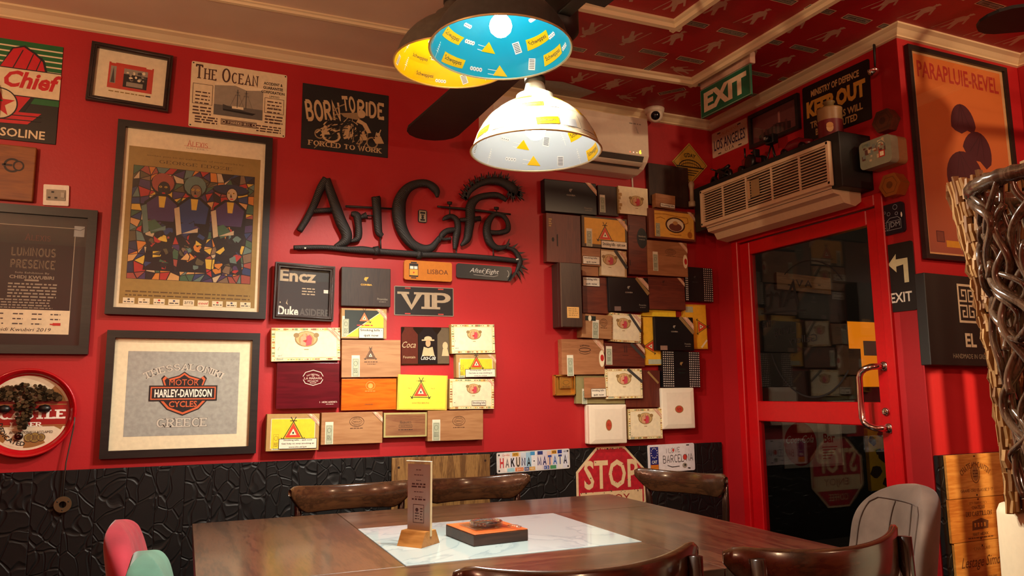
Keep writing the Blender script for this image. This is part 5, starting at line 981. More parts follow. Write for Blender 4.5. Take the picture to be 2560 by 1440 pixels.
cbox('r_tanhoyo', 'tan box with round side label below the medallion box', CEDAR2, GB, draw=lambda b, w, h: (oval_stamp(b, .02, h*.2, .036, .018), b.ell(w*.44, -.01, .016, .04, CREAMP, 2, 18), b.ell(w*.45, -.01, .01, .018, RINK, 3, 14)), seal=(-.085, -.02, .034, .11), band=.06)
cbox('r_brownsm1', 'small brown box with a two-line warning below the amber triangle box', CEDAR2, GB, warn=(-.005, -.02, .105, .045, SK1))
cbox('r_romeo2', 'cream crest box with a dark corner strap right of the small brown box', flat((190, 160, 110)), GB, draw=lambda b, w, h: (b.rect(-w*.47, -h*.47, w*.42, h*.44, CREAMP, 1), emblem_crest(b, -.025, h*.12, .075, 2), b.line([(w*.05, h*.5), (w*.5, -h*.15)], .018, DGREY, 9)), band=.06)
cbox('r_tansm2', 'smallest plain tan box squeezed above a warning sticker', CEDAR2, GB)
cbox('r_cabinet', 'deep dark brown cabinet box with paper tag and brass hinges at the left side', DKBROWN, GB, draw=lambda b, w, h: (b.rect(-w*.22, -h*.36, w*.34, -h*.19, flat((226, 176, 100)), 1), bars(b, -w*.15, w*.28, -h*.22, .004, OLD, 2, 4, .011), b.rect(-w*.49, -h*.5, -w*.46, h*.5, flat((110, 84, 62)), 1)), rnd=.003)
cbox('r_red2', 'rust-red box with a two-line warning at its top, right of the deep cabinet box', REDWOOD2, GB, warn=(-.025, .072, .105, .05, SK1))
cbox('r_cohiba1', 'black box with cut corner band in the middle of the cluster', COHB, GB, draw=lambda b, w, h: (dk_logo(b, w, h, GRY, .9), b.rect(-w*.38, -h*.48, -w*.22, -h*.35, flat((120, 100, 90)), 1), b.line([(w*.2, h*.5), (w*.5, h*.02)], .02, OLD, 1)), band=.07, rnd=.004)
cbox('r_red3', 'plain rust-red box with faint stamp right of the middle black box', REDWOOD2, GB, draw=lambda b, w, h: (head_logo(b, -.02, h*.35, .018, flat((60, 26, 20))), bars(b, -.03, 0, h*.26, .003, flat((60, 26, 20)), 2)), band=.05)
cbox('r_dots1', 'black box with white dot columns at the right edge, upper of the two dotted ones', COHB, GB, draw=lambda b, w, h: (dots(b, w, h, ((-w/2, -w*.4), (w*.15, w*.5))), head_logo(b, -.03, h*.2, .016, DGREY), bars(b, -.05, -.01, h*.06, .004, DGREY, 2)))
cbox('r_tangreen', 'tan box with green badge and tall tax seal left of a cream crest box', CEDAR, GB, draw=lambda b, w, h: (b.rect(-w*.4, h*.22, -w*.05, h*.42, GREEN, 2), b.ell(-w*.25, h*.32, .01, .016, CREAMP, 3, 12), oval_stamp(b, .04, h*.18, .022, .022)), seal=(-.01, -.015, .04, .1), rnd=.002)
cbox('r_romeo3', 'cream crest box with a grey corner strap beside the green badge box', flat((190, 160, 100)), GB, draw=lambda b, w, h: (ornate(b, w, h, .01), emblem_crest(b, -.015, h*.15, .072, 6), b.line([(w*.1, h*.5), (w*.5, -h*.1)], .016, DGREY, 12)), band=.06)
cbox('r_yellowtop', 'yellow box edge showing above the lower black box', YEL, GB)
cbox('r_yellowleft', 'upright yellow box with its triangle emblem turned sideways', flat((214, 160, 40)), GB, draw=lambda b, w, h: (b.rect(-w*.47, -h*.4, w*.4, h*.48, flat((236, 180, 40)), 1), emblem_tri(b, -.02, -.03, .07, 2, TR, pi/2), b.rect(-w*.3, -h*.48, w*.45, -h*.38, SEALG, 2)))
cbox('r_cohiba2', 'black box with paper tag, lower of the two plain black ones', COHB, GB, base=.031, draw=lambda b, w, h: (dk_logo(b, w, h, GRY, .85), b.rect(-w*.38, -h*.49, -w*.2, -h*.36, flat((150, 120, 100)), 1), b.line([(w*.15, h*.5), (w*.5, h*.02)], .02, OLD, 1)), band=.075, rnd=.004)
cbox('r_yellowright', 'upright yellow box peeking out to the right of the black box', flat((214, 160, 40)), GB, draw=lambda b, w, h: (b.rect(-w*.47, -h*.47, w*.47, h*.47, flat((236, 180, 40)), 1), emblem_tri(b, .04, .0, .07, 2, TR, -pi/2), b.rect(-w*.45, h*.32, -w*.1, h*.45, SEALG, 2), b.line([(w*.2, -h*.47), (w*.47, -h*.3)], .01, CREAMP, 2)))
cbox('r_upmann', 'tan box with eye-shaped stamp, tall seal and side label', CEDAR2, GB, draw=lambda b, w, h: (b.ring(.01, h*.2, .036, .012, .003, INK, 2, 20), b.ring(.01, h*.16, .036, .016, .002, INK, 2, 14, 200, 340), b.text('H.UPMANN', .01, h*.33, .06, .009, INK, 2, 'serif', arc=.006), b.ell(w*.44, -h*.05, .017, .045, CREAMP, 2, 18), b.ell(w*.45, -h*.03, .011, .018, RINK, 3, 14)), seal=(-.08, -.045, .038, .11), band=.07)
cbox('r_trinidad', 'rust-red box with tall seal and corner strap below the grey-strapped cream box', REDWOOD2, GB, draw=lambda b, w, h: (b.rect(-.005, h*.1, .015, h*.4, flat((70, 30, 22)), 2), b.rect(.002, h*.08, .008, h*.42, REDWOOD2, 3), bars(b, -.015, .025, -h*.03, .003, flat((70, 30, 22)), 2), b.line([(w*.15, h*.5), (w*.5, -h*.12)], .018, DGREY, 4)), seal=(-.1, -.005, .038, .1), band=.055)
cbox('r_dots2', 'black box with white dots down both sides above the white lacquered box', COHB, GB, draw=lambda b, w, h: (dots(b, w, h, ((-w/2, -w*.2), (w*.2, w/2))), head_logo(b, 0, h*.15, .022, OLD), b.text('COHIBA', 0, .0, .055, .009, GREEN, 2, bold=.03), bars(b, -.024, .024, -h*.1, .005, GREEN, 2)))
t, w, h, d = hang('cigarette_tin', 'r_goldtin', 'little open gold tin with an engraved lid at the lower left of the cluster', 'tin', 'W', 0, None)
GT = flat((226, 176, 80), .25, .8); b = MB(); b.box((0, -.006, 0), (w, .01, h), GT, .002)
for a in ((-w/2+.004, 0, .008, h), (w/2-.004, 0, .008, h), (0, -h/2+.004, w, .008), (0, h/2-.004, w, .008)): b.box((a[0], -.02, a[1]), (a[2], .02, a[3]), GT, .0015)
b.build('tin_base', t); b = MB(); b.box((.008, -.022, .012), (.074, .006, .062), GT, .004); b.build('engraved_panel', t); b = sheet(-.0255); m = flat((120, 80, 30)); b.frame2(-.024, -.014, .04, .038, .0015, m, 1); b.ring(.008, .014, .02, .012, .002, m, 1, 16); bars(b, -.015, .03, -.006, .004, m, 1, 2, .007); b.build('engraving', t)
cbox('r_greenback', 'flat olive box behind the small brown warning box, low in the cluster', flat((140, 130, 84)), GB, seal=(-.1, -.036, .03, .08))
cbox('r_brownsm3', 'small brown box with a two-line warning mounted on the flat olive box', CEDAR2, GB, base=.0365, warn=(.018, -.028, .092, .046, SK1))
cbox('r_romeo4', 'cream crest box with dark corner strap above the square white box', flat((196, 176, 130)), GB, base=.0365, draw=lambda b, w, h: (ornate(b, w, h, .012), emblem_crest(b, .0, h*.16, .075, 6), b.line([(w*.1, h*.5), (w*.5, h*.05)], .016, DGREY, 12)), seal=(-.085, -.03, .04, .095))
cbox('r_darkred', 'dark oxblood box mostly behind the lower cream crest box', REDWOOD, GB, draw=lambda b, w, h: b.line([(w*.15, h*.46), (w*.45, h*.15)], .012, OLD, 1))
def lacq(key, label, rx, rz):
    t = cbox(key, label, LAC, GB, rnd=.006, lidfrac=.5); w, h, d = L[key][2]-.003, L[key][3]-.003, L[key][5]
    b = MB(); o = [(-w/2+.004, -h/2+.004), (w/2-.004, -h/2+.004), (w/2-.004, h/2-.004), (-w/2+.004, h/2-.004)]; i = [(x*.76, z*.8) for x, z in o]
    vs = [(x, -d-.0004, z) for x, z in o]+[(x, -d-.004, z) for x, z in i]; b.add(vs, [[k, (k+1) % 4, 4+(k+1) % 4, 4+k] for k in range(4)]+[[4, 5, 6, 7]], LAC); b.build('raised_panel', t)
    b = sheet(-d-.0044); b.ell(0, -.005, rx, rz, OLD, 1, 28); b.ell(0, -.005, rx*.82, rz*.85, flat((190, 70, 46)), 2, 24); bars(b, -rx*.5, rx*.5, .0, .004, flat((140, 40, 30)), 3, 2, .008); b.build('oval_badge', t)
lacq('r_white1', 'white lacquered square box with an upright red oval badge, lower left', .019, .03)
cbox('r_romeo5', 'lowest cream crest box, between the two white lacquered boxes', flat((190, 164, 104)), GB, draw=d_romeo(.012, .0, .18, .075), seal=(-.085, -.035, .03, .09), band=.06)
lacq('r_white2', 'white lacquered upright box with a lying red oval badge under the dotted black box', .028, .021)
t, w, h, d = hang('pale_statuette', 'r_darkback', 'small pale turned statuette standing beside the dark box under the diamond sign', 'statuette', 'W', .0315)
b = MB(); b.lathe([(.0001, 0), (.021, 0), (.021, .03), (.012, .032), (.012, .1), (.016, .12), (.018, .135), (.012, .15), (.0001, .155)], flat((168, 140, 108), .5), 18, c=(w/2-.0, -.024, -h/2+.004)); b.build('turned_column', t)
# ================================================================ pendant lamps
PROF = [(.21, 0), (.207, .006), (.19, .054), (.172, .085), (.15, .112), (.125, .134), (.1, .151), (.078, .163), (.064, .17), (.062, .188), (.05, .194), (.036, .204), (.03, .23), (.026, .236)]
_PL = [0.0]
for _a, _b in zip(PROF[:9], PROF[1:9]): _PL.append(_PL[-1]+math.hypot(_b[0]-_a[0], _b[1]-_a[1]))
def prof_at(t):
    """radius and height at fraction t of the way from rim to neck, by length"""
    d = t*_PL[-1]; i = 0
    while i < 7 and _PL[i+1] < d: i += 1
    u = (d-_PL[i])/(_PL[i+1]-_PL[i]); return PROF[i][0]*(1-u)+PROF[i+1][0]*u, PROF[i][1]*(1-u)+PROF[i+1][1]*u
def shade_mat(name, rgb, trans, out=None):
    k = NT(name); c = col(*rgb); k.b.inputs['Base Color'].default_value = c; k.b.inputs['Roughness'].default_value = .35
    if trans:
        tl = k.add('BsdfTranslucent'); tl.inputs[0].default_value = c; mx = k.add('MixShader'); mx.inputs[0].default_value = trans
        k.link(k.b, 0, mx, 1); k.link(tl, 0, mx, 2); k.link(mx, 0, k.n['Material Output'], 0)
    return k.m
def on_shade(b, patches, inside, dr):
    """print pasted on the curved shade: each patch is (angle, t, list of (du,dv) metres, material, layer)"""
    for th, t, pts, m, l in patches:
        r, z = prof_at(t); r2, z2 = prof_at(min(.99, t+.04)); q = math.hypot(r2-r, z2-z) or 1
        def P(du, dv):
            tt = max(.0, min(.99, t+dv*.04/q)); rr, zz = prof_at(tt); a = th+du/rr; e = dr*(.6+.22*l)
            if inside: rr -= .0022+e*.7; zz -= .001+e*.5
            else: rr += e*.7; zz += e*.5
            return (rr*cos(a), rr*sin(a), zz)
        if len(pts) == 4:
            (a0, b0), (a1, b1), (a2, b2), (a3, b3) = pts; nu, nv = 5, 4; vs = []
            for j in range(nv+1):
                v = j/nv
                for i in range(nu+1): u = i/nu; vs.append(P((a0*(1-u)+a1*u)*(1-v)+(a3*(1-u)+a2*u)*v, (b0*(1-u)+b1*u)*(1-v)+(b3*(1-u)+b2*u)*v))
            b.add(vs, [[j*(nu+1)+i, j*(nu+1)+i+1, (j+1)*(nu+1)+i+1, (j+1)*(nu+1)+i] for j in range(nv) for i in range(nu)], m)
        else: b.add([P(*p) for p in pts], [list(range(len(pts)))], m)
def rq(w, h, a=0): return [(cos(a)*x-sin(a)*z, sin(a)*x+cos(a)*z) for x, z in ((-w/2, -h/2), (w/2, -h/2), (w/2, h/2), (-w/2, h/2))]
SYEL = shade_mat('label_yellow', (250, 200, 10), .25); SWHT = shade_mat('label_white', (240, 240, 236), .25); SINK = shade_mat('label_ink', (40, 40, 40), 0); SSIL = shade_mat('label_silver', (190, 196, 200), .2)
def word_patch(b, s, th, t, w, h, m, l, inside, rot=0):
    V, F, (x0, z0, x1, z1) = glyphs(s, 'sans', .01); sx, sz = w/(x1-x0), h/(z1-z0); vs = []; r, z = prof_at(t); r2, z2 = prof_at(min(.99, t+.04)); q = math.hypot(r2-r, z2-z); c, d = cos(rot), sin(rot)
    for x, y, _d in V:
        X, Y = (x-(x0+x1)/2)*sx, (y-(z0+z1)/2)*sz; X, Y = c*X-d*Y, d*X+c*Y; tt = max(0, min(.99, t+Y*.04/q)); rr, zz = prof_at(tt); e = .0012*(.6+.22*l); a = th-X/rr if inside else th+X/rr
        rr += (-.0022-e*.7 if inside else e*.7); zz += (-.001-e*.5 if inside else e*.5); vs.append((rr*cos(a), rr*sin(a), zz))
    b.add(vs, F, m)
def can_print(b, inside, seed, base, logo, wht, alt):
    R = random.Random(seed); P = []
    for k in range(14):
        th = 2*pi*k/14+R.uniform(-.08, .08)
        for row, t in enumerate((.13, .4, .66)):
            kind = (k*3+row*5+seed) % 5; a = R.uniform(-.35, .35); tt = t+R.uniform(-.04, .04); th2 = th+row*.22
            if row == 2 and k % 2: continue
            if kind == 0:
                P.append((th2, tt, [(-.045, -.012), (.05, -.02), (.042, .014), (-.05, .016)], logo, 1)); P.append((th2, tt, [(-.045+.004, -.008), (.046, -.015), (.038, .01), (-.044, .011)], logo, 2))
                word_patch(b, 'Schweppes', th2, tt, .075, .018, SINK, 3, inside, .05)
            elif kind == 1:
                P.append((th2, tt, rq(.024, .036, a), wht, 1))
                for j in range(6): P.append((th2, tt, [(x+.0, z) for x, z in [(cos(a)*u-sin(a)*v, sin(a)*u+cos(a)*v) for u, v in ((-.009, -.013+.005*j), (.009, -.013+.005*j), (.009, -.011+.005*j), (-.009, -.011+.005*j))]], SINK, 2))
            elif kind == 2:
                for j in range(4): P.append((th2+(j-1.5)*.052, tt, [(.006*cos(q*.785), .007*sin(q*.785)) for q in range(8)], wht, 1)); P.append((th2+(j-1.5)*.052, tt, rq(.003, .003), SINK, 2))
            elif kind == 3:      # little palm-like tree
                P.append((th2, tt, rq(.0022, .045), wht, 1))
                for j in range(5): P.append((th2, tt, [(-.012+.0018*j, -.004+.007*j), (0, .002+.007*j), (.012-.0018*j, -.004+.007*j), (0, -.001+.007*j)], wht, 1))
            else:
                P.append((th2, tt, [(-.025, -.014), (.022, -.01), (.0, .022)], logo, 1)); P.append((th2+.12, tt+.03, rq(.03, .002, .1), wht, 1)); P.append((th2+.12, tt-.03, rq(.03, .002, .1), wht, 1))
                word_patch(b, 'Schw', th2, tt-.01, .026, .01, SINK, 2, inside)
    on_shade(b, P, inside, .0012)
CAPM = flat((70, 66, 60), .4, .6); ANTH = flat((62, 60, 58), .5, .2, .15); BULBM = emit((255, 247, 230), BULB, 'lit_bulb')
def pendant(x, y, z, label, lining, outer, seed, rim, logo, wht, outprint=False, oml=None):
    t = thing('pendant_lamp', label, 'lamp', (x, y, z), (0, 0, seed*.7), 'pendant lamps over the table')
    b = MB(); b.lathe([(r, h) for r, h in PROF], outer, 56, cap=False); b.build('shade', t)
    b = MB(); b.lathe([(r-.0022, h-.001) for r, h in PROF[:11]], lining, 56, cap=False); b.build('shade_lining', t)
    b = MB(); can_print(b, True, seed, lining, logo, wht, None); b.build('lining_print', t)
    if outprint:
        b = MB(); R = random.Random(3)
        for k in range(16):
            for row, tt in enumerate((.1, .42, .72)):
                th = 2*pi*k/16+row*.15; on_shade(b, [(th, tt, rq(.07, .0016), SINK, 1), (th+.19, tt+.12, rq(.0012, .05), SINK, 1)], False, .0012)
                if (k+row) % 3 == 0: on_shade(b, [(th, tt+.06, rq(.07, .026, .1), SYEL, 1)], False, .0012); word_patch(b, 'Schweppes', th, tt+.06, .05, .013, SINK, 3, False, .1)
                elif (k+row) % 3 == 1: on_shade(b, [(th, tt+.07, rq(.04, .03), SSIL, 1)], False, .0012)
        b.build('can_print', t)
    b = MB(); b.lathe([(.2105, -.003), (.214, 0), (.2105, .004), (.206, .001), (.2105, -.003)], rim, 56, cap=False); b.build('rim', t)
    b = MB(); b.lathe([(.0001, .232), (.034, .232), (.034, .252), (.022, .262), (.008, .272), (.0001, .272)], CAPM, 24); b.build('cap', t)
    b = MB(); b.lathe([(.0001, .1), (.019, .105), (.019, .235), (.0001, .235)], CAPM, 18); b.build('bulb_socket', t)
    b = MB(); b.lathe([(.0001, .042), (.018, .046), (.03, .058), (.034, .074), (.03, .09), (.019, .105)], BULBM, 20, cap=False); b.build('bulb', t)
    l = lamp('bulb_light', 'SPOT', (0, 0, .035), BEAM, (1, .91, .76), .03, None, 152, .25); l.parent = t
    b = MB(); b.tube([(0, 0, .27), (0, 0, 2.82-z)], .0035, BLK, 8); b.lathe([(.0001, 2.775-z), (.04, 2.78-z), (.045, 2.82-z)], CAPM, 24); b.build('cord', t)
    return t
CY = shade_mat('cyan_lining', (0, 146, 182), .05); YE = shade_mat('yellow_lining', (250, 196, 0), .05); SI = shade_mat('silver_lining', (196, 204, 210), .08); WH = shade_mat('white_can_skin', (214, 202, 172), .16); GREYOUT = flat((92, 86, 76), .5, .1, .15)
pendant(.81, -1.617, 2.205, 'pendant lamp lined with turquoise drink-can labels, nearest of the three', CY, ANTH, 1, flat((196, 170, 120), .4, .4), SYEL, SWHT)
pendant(.828, -1.125, 2.372, 'pendant lamp lined with yellow drink-can labels, behind the turquoise one', YE, GREYOUT, 2, flat((196, 160, 90), .4, .4), SYEL, SWHT)
pendant(1.004, -1.441, 1.969, 'pendant lamp with glowing white can-patchwork shade, hanging lowest', SI, WH, 3, flat((190, 160, 110), .4, .4), SYEL, SWHT, True)
# ================================================================ ceiling fans
FANW = wood((28, 27, 27), (20, 20, 20), .5); FANM = flat((26, 24, 23), .45)
def fan(x, y, z, label, ang, n, R0, R1, wd, tilt=0.0):
    t = thing('ceiling_fan', label, 'fan', (x, y, z), (0, 0, 0)); b = MB(); b.lathe([(.0001, -.06), (.07, -.055), (.1, -.02), (.1, .06), (.06, .09), (.0001, .1)], FANM, 32); b.build('motor_hub', t)
    b = MB(); b.lathe([(.013, .09), (.013, ZC-z-.05)], FANM, 14); b.lathe([(.013, ZC-z-.06), (.06, ZC-z-.03), (.065, ZC-z)], FANM, 24); b.build('down_rod', t)
    for k in range(n):
        a = ang+2*pi*k/n; pts = []
        for i in range(9): q = -pi/2+pi*i/8; pts.append((R1-wd*.5+wd*.5*cos(q), wd*.5*sin(q)))
        pts = [(R0, -wd*.36)]+pts+[(R0, wd*.36)]
        b = MB(); X = Matrix.Rotation(a, 4, 'Z') @ Matrix.Rotation(tilt, 4, 'X'); n_ = len(pts); vs = [(p, q, -.006) for p, q in pts]+[(p, q, .006) for p, q in pts]
        b.add(vs, [list(range(n_-1, -1, -1)), list(range(n_, 2*n_))]+[[i, (i+1) % n_, n_+(i+1) % n_, n_+i] for i in range(n_)], FANW, X=X); b.build('blade', t)
        b = MB(); b.box(((.08+R0+.1)/2, 0, .002), (R0+.02, .05, .012), FANM, .003, X=X); b.build('blade_arm', t)
fan(1.07, -1.42, 2.42, 'large black ceiling fan with a blade reaching behind the pendant lamps', radians(93), 2, .2, 1.23, .25)
fan(3.12, -2.23, 2.5, 'dark wooden ceiling fan in the recess by the umbrella poster', radians(151), 3, .16, .66, .2)
# ================================================================ split air conditioner on the back wall
ACW = flat((226, 212, 190), .4, 0, .03); t = thing('air_conditioner', 'white wall-mounted air conditioner with glowing yellow digit', 'air conditioner', (1.82, 0, 2.42)); W2, H2 = .46, .145
prof = [(0, .29), (-.16, .29), (-.2, .275), (-.207, .24), (-.207, .06), (-.19, .03), (-.15, .0), (-.09, -.015), (0, -.015)]
b = MB(); n = len(prof); vs = [(-W2, y, z) for y, z in prof]+[(W2, y, z) for y, z in prof]; b.add(vs, [[i, (i+1) % n, n+(i+1) % n, n+i][::-1] for i in range(n)]+[list(range(n)), list(range(2*n-1, n-1, -1))], ACW); b.build('casing', t)
b = MB(); b.box((0, -.2, .055), (W2*1.9, .004, .004), GRY); [b.add([(-W2*.93, -.2085, .054), (W2*.93, -.2085, .054), (W2*.93, -.192, .028), (W2*.93, -.153, -.0012), (-W2*.93, -.153, -.0012), (-W2*.93, -.192, .028)], [[0, 1, 2, 5], [5, 2, 3, 4]], flat((70, 66, 62), .5))]; b.build('outlet_slot', t)
b = MB(); b.tube([(-W2*.92, -.186, .014), (W2*.92, -.186, .014)], .016, ACW, 10, flat=.25, up=(0, .75, 1)); b.build('louvre', t)
b = sheet(-.2075); b.text('6', W2-.055, .078, .014, .022, emit((255, 214, 40), 3.5, 'lit_digit'), 1, bold=.05); b.build('lit_digit', t)
b = sheet(-.2075)
for i, c in enumerate(((255, 80, 60), (255, 180, 160), (255, 200, 120))): b.ell(W2-.12+.022*i, .072, .003, .003, emit(c, 2.0, 'lit_dot'), 1, 8)
b.build('indicator_lights', t); b = sheet(-.2075); bars(b, W2-.12, W2-.04, .235, .006, GRY, 1); b.text('inverter', W2-.07, .2, .04, .012, GRY, 1, rot=-1.2); b.build('faint_print', t)
b = MB(); b.tube([(2.283, -.008, 2.62), (2.295, -.006, 2.5), (2.30, -.006, 2.36)], .005, WHITE, 8); b.build('white_cable', label='thin white cable running down the wall beside the air conditioner', cat='cable')
b = MB(); t = thing('security_camera', 'white dome security camera on the cornice above the air conditioner', 'camera', (2.42, -.075, 2.785)); b.lathe([(.0001, .05), (.05, .05), (.058, .034), (.055, .012), (.036, -.0), (.0001, .0)], ACW, 28); b.build('mount', t)
b = MB(); Xc = Matrix.Translation((0, -.004, -.002)) @ Vector((-.45, -.8, -.42)).to_track_quat('Z', 'Y').to_matrix().to_4x4(); b.lathe([(.046*cos(a), .046*sin(a)) for a in [i*pi/16-pi/2 for i in range(13)]]+[(.026, .033), (.0001, .033)], ACW, 28, X=Xc); b.build('dome', t)
b = MB(); b.lathe([(.026, .034), (.024, .038), (.0001, .042)], flat((26, 30, 36), .1), 24, X=Xc); b.build('lens', t)
# ================================================================ hanging exit sign
x, z, w, h, rot, d = L['exit_g']; t = thing('exit_sign', 'green hanging EXIT sign under a beige bracket box on the papered ceiling', 'sign', (2.42, -x, z), (0, radians(1.2), -pi/2))
b = MB(); b.box((0, 0, 0), (w, .012, h), flat((20, 96, 66), .4), .002); b.build('panel', t); b = sheet(-.0062); b.text('EXIT', 0, 0, w*.86, h*.68, flat((226, 206, 170), .5), 1, bold=.05); b.frame2(-w/2, -h/2, w/2, h/2, .004, flat((120, 150, 120)), 1); b.build('lettering', t)
b = MB(); b.box((0, .012, h/2+.035), (w+.005, .035, .06), flat((196, 160, 138), .5), .006); b.build('bracket', t)
# ================================================================ fan-coil unit above the door
t = thing('door_air_unit', 'black boxed air unit with white louvred grille above the door', 'air unit', (XD, -.6, 2.1)); FB = flat((24, 23, 23), .55); FW = flat((214, 186, 150), .45, 0, .03)
b = MB(); b.box((-.1, .0, .142), (.198, 1.07, .26), FB, .004); b.build('housing', t)
b = MB(); gx, gz, gw, gh = 0, .132, .94, .205; o = -.2
for a in ((0, gz+gh/2-.008, gw, .018), (0, gz-gh/2+.006, gw, .022), (-gw/2+.008, gz, .018, gh), (gw/2-.008, gz, .018, gh)): b.box((o-.012, -.02+a[0], a[1]), (.024, a[2], a[3]), FW, .003)
b.build('grille_frame', t); b = MB()
for i in range(12): b.box((o-.008, -.02, gz-gh/2+.028+i*.0142), (.014, gw-.03, .0045), FW, 0, X=None)
for i in range(1, 5): b.box((o-.014, -.02-gw/2+gw*i/5, gz), (.008, .008, gh-.03), FW)
b.build('grille', t)
b = MB(); pr = [(-.205, .03), (-.19, -.005), (-.15, -.012), (-.13, -.045), (-.06, -.055), (-.02, -.03), (-.02, .03)]; n = len(pr); vs = [(x, -.475, z) for x, z in pr]+[(x, .43, z) for x, z in pr]
b.add(vs, [[i, (i+1) % n, n+(i+1) % n, n+i][::-1] for i in range(n)]+[list(range(n)), list(range(2*n-1, n-1, -1))], FW); b.build('drip_tray', t)
b = MB(); b.box((o-.02, .05, .14), (.004, .02, .1), flat((190, 150, 110)), .001); b.box((o-.02, .0, .14), (.004, .06, .09), flat((150, 120, 80)), .001); b.build('paper_tags', t)
TOPZ = 2.1+.272
# ---- toys and mug on top of the unit
TB = flat((30, 28, 30), .35); TRD = flat((120, 20, 34), .3)
t = thing('toy_motorbike', 'small black toy motorbike at the far end on top of the door unit', 'toy', (XD-.11, -.21, TOPZ), (0, 0, radians(80)))
for x0, nm in ((-.075, 'wheel'), (.085, 'wheel')): b = MB(); b.lathe([(.022, -.009), (.034, -.009), (.036, 0), (.034, .009), (.022, .009), (.022, -.009)], TB, 20, X=Matrix.Translation((x0, 0, .036)) @ Matrix.Rotation(pi/2, 4, 'X'), cap=False); b.tube([(x0-.028, 0, .036), (x0+.028, 0, .036)], .003, TB, 5); b.tube([(x0, 0, .008), (x0, 0, .064)], .003, TB, 5); b.build(nm, t)
b = MB(); b.tube([(-.075, 0, .036), (-.03, 0, .055), (.02, 0, .085), (.05, 0, .09), (.085, 0, .036)], [.006, .014, .016, .01, .005], TB, 8); b.box((-.01, 0, .05), (.05, .025, .035), TB, .005); b.tube([(-.085, 0, .085), (-.04, 0, .078), (-.01, 0, .085)], [.01, .013, .01], TB, 8); b.build('frame_and_tank', t)
b = MB(); b.tube([(.055, -.035, .105), (.058, 0, .098), (.055, .035, .105)], .004, TB, 6); b.build('handlebar', t)
t = thing('toy_tractor', 'dark red toy tractor beside the toy motorbike on the door unit', 'toy', (XD-.11, -.465, TOPZ), (0, 0, radians(80)))
b = MB(); b.box((.03, 0, .07), (.09, .045, .045), TRD, .01); b.box((-.03, 0, .055), (.05, .05, .03), TRD, .006); b.build('body', t)
for x0, rr, yy in ((-.04, .042, .036), (-.04, .042, -.036), (.06, .026, .03), (.06, .026, -.03)): b = MB(); b.lathe([(.0001, -.011), (rr*.6, -.011), (rr, -.009), (rr, .009), (rr*.6, .011), (.0001, .011)], TB, 18, X=Matrix.Translation((x0, yy, rr)) @ Matrix.Rotation(pi/2, 4, 'X')); b.build('wheel', t)
b = MB(); b.tube([(.05, .01, .09), (.05, .01, .15)], .005, TB, 8); b.build('exhaust_pipe', t); b = MB(); b.box((-.045, 0, .09), (.02, .036, .05), TB, .006); b.tube([(-.0, 0, .07), (-.015, 0, .105)], .003, TB, 6); b.lathe([(.012, 0), (.015, .003), (.012, .006)], TB, 14, c=(-.017, 0, .104)); b.build('seat_and_wheel', t)
t = thing('toy_camera', 'small dark model camera on legs standing before the framed photo', 'toy', (XD-.12, -.63, TOPZ)); b = MB(); b.box((0, 0, .13), (.04, .06, .05), TB, .005); b.lathe([(.016, 0), (.018, .02), (.012, .026), (.0001, .024)], TB, 16, X=Matrix.Translation((-.02, 0, .13)) @ Matrix.Rotation(-pi/2, 4, 'Y')); b.build('camera_body', t)
b = sheet(-.0005); b.rect(-.008, -.007, .008, .007, flat((120, 110, 104)), 1); b.build('front_glint', t, (-.0455, 0, .13), (0, 0, -pi/2))
for a in (.4, 2.5, 4.6): b = MB(); b.tube([(0, 0, .11), (.035*cos(a), .035*sin(a), .0)], .0045, TB, 6); b.build('leg', t)
t = thing('toy_car', 'low dark red toy car near the tin mug on the door unit', 'toy', (XD-.12, -.8, TOPZ), (0, 0, radians(90))); b = MB(); b.tube([(-.1, 0, .03), (-.06, 0, .036), (-.02, 0, .05), (.03, 0, .048), (.06, 0, .034), (.1, 0, .028)], [.016, .024, .03, .03, .024, .014], TRD, 12, flat=1); b.build('body', t)
for x0 in (-.06, .06):
    for yy in (-.026, .026): b = MB(); b.lathe([(.0001, -.007), (.02, -.007), (.02, .007), (.0001, .007)], TB, 14, X=Matrix.Translation((x0, yy, .02)) @ Matrix.Rotation(pi/2, 4, 'X')); b.build('wheel', t)
t = thing('canister', 'beige canister with a red portrait band at the near end of the door unit', 'canister', (XD-.1, -1.0, TOPZ)); b = MB(); b.lathe([(.0001, 0), (.055, 0), (.056, .004), (.056, .15), (.058, .153), (.058, .162), (.05, .166), (.0001, .166)], flat((150, 118, 76), .4), 36); b.build('body', t)
b = MB(); b.lathe([(.0566, .012), (.0566, .1)], flat((110, 30, 34), .4), 36, cap=False); b.build('red_band', t); b = MB(); b.lathe([(.022, .166), (.022, .19), (.028, .195), (.028, .2), (.0001, .2)], flat((120, 100, 60), .4), 20); b.build('lid_knob', t)
b = sheet(0); b.ell(0, 0, .016, .022, flat((200, 160, 110)), 1, 14); b.ell(0, .012, .016, .014, flat((190, 140, 80)), 2, 12); b.build('portrait', t, (-.044, -.0375, .056), (0, 0, -.7))
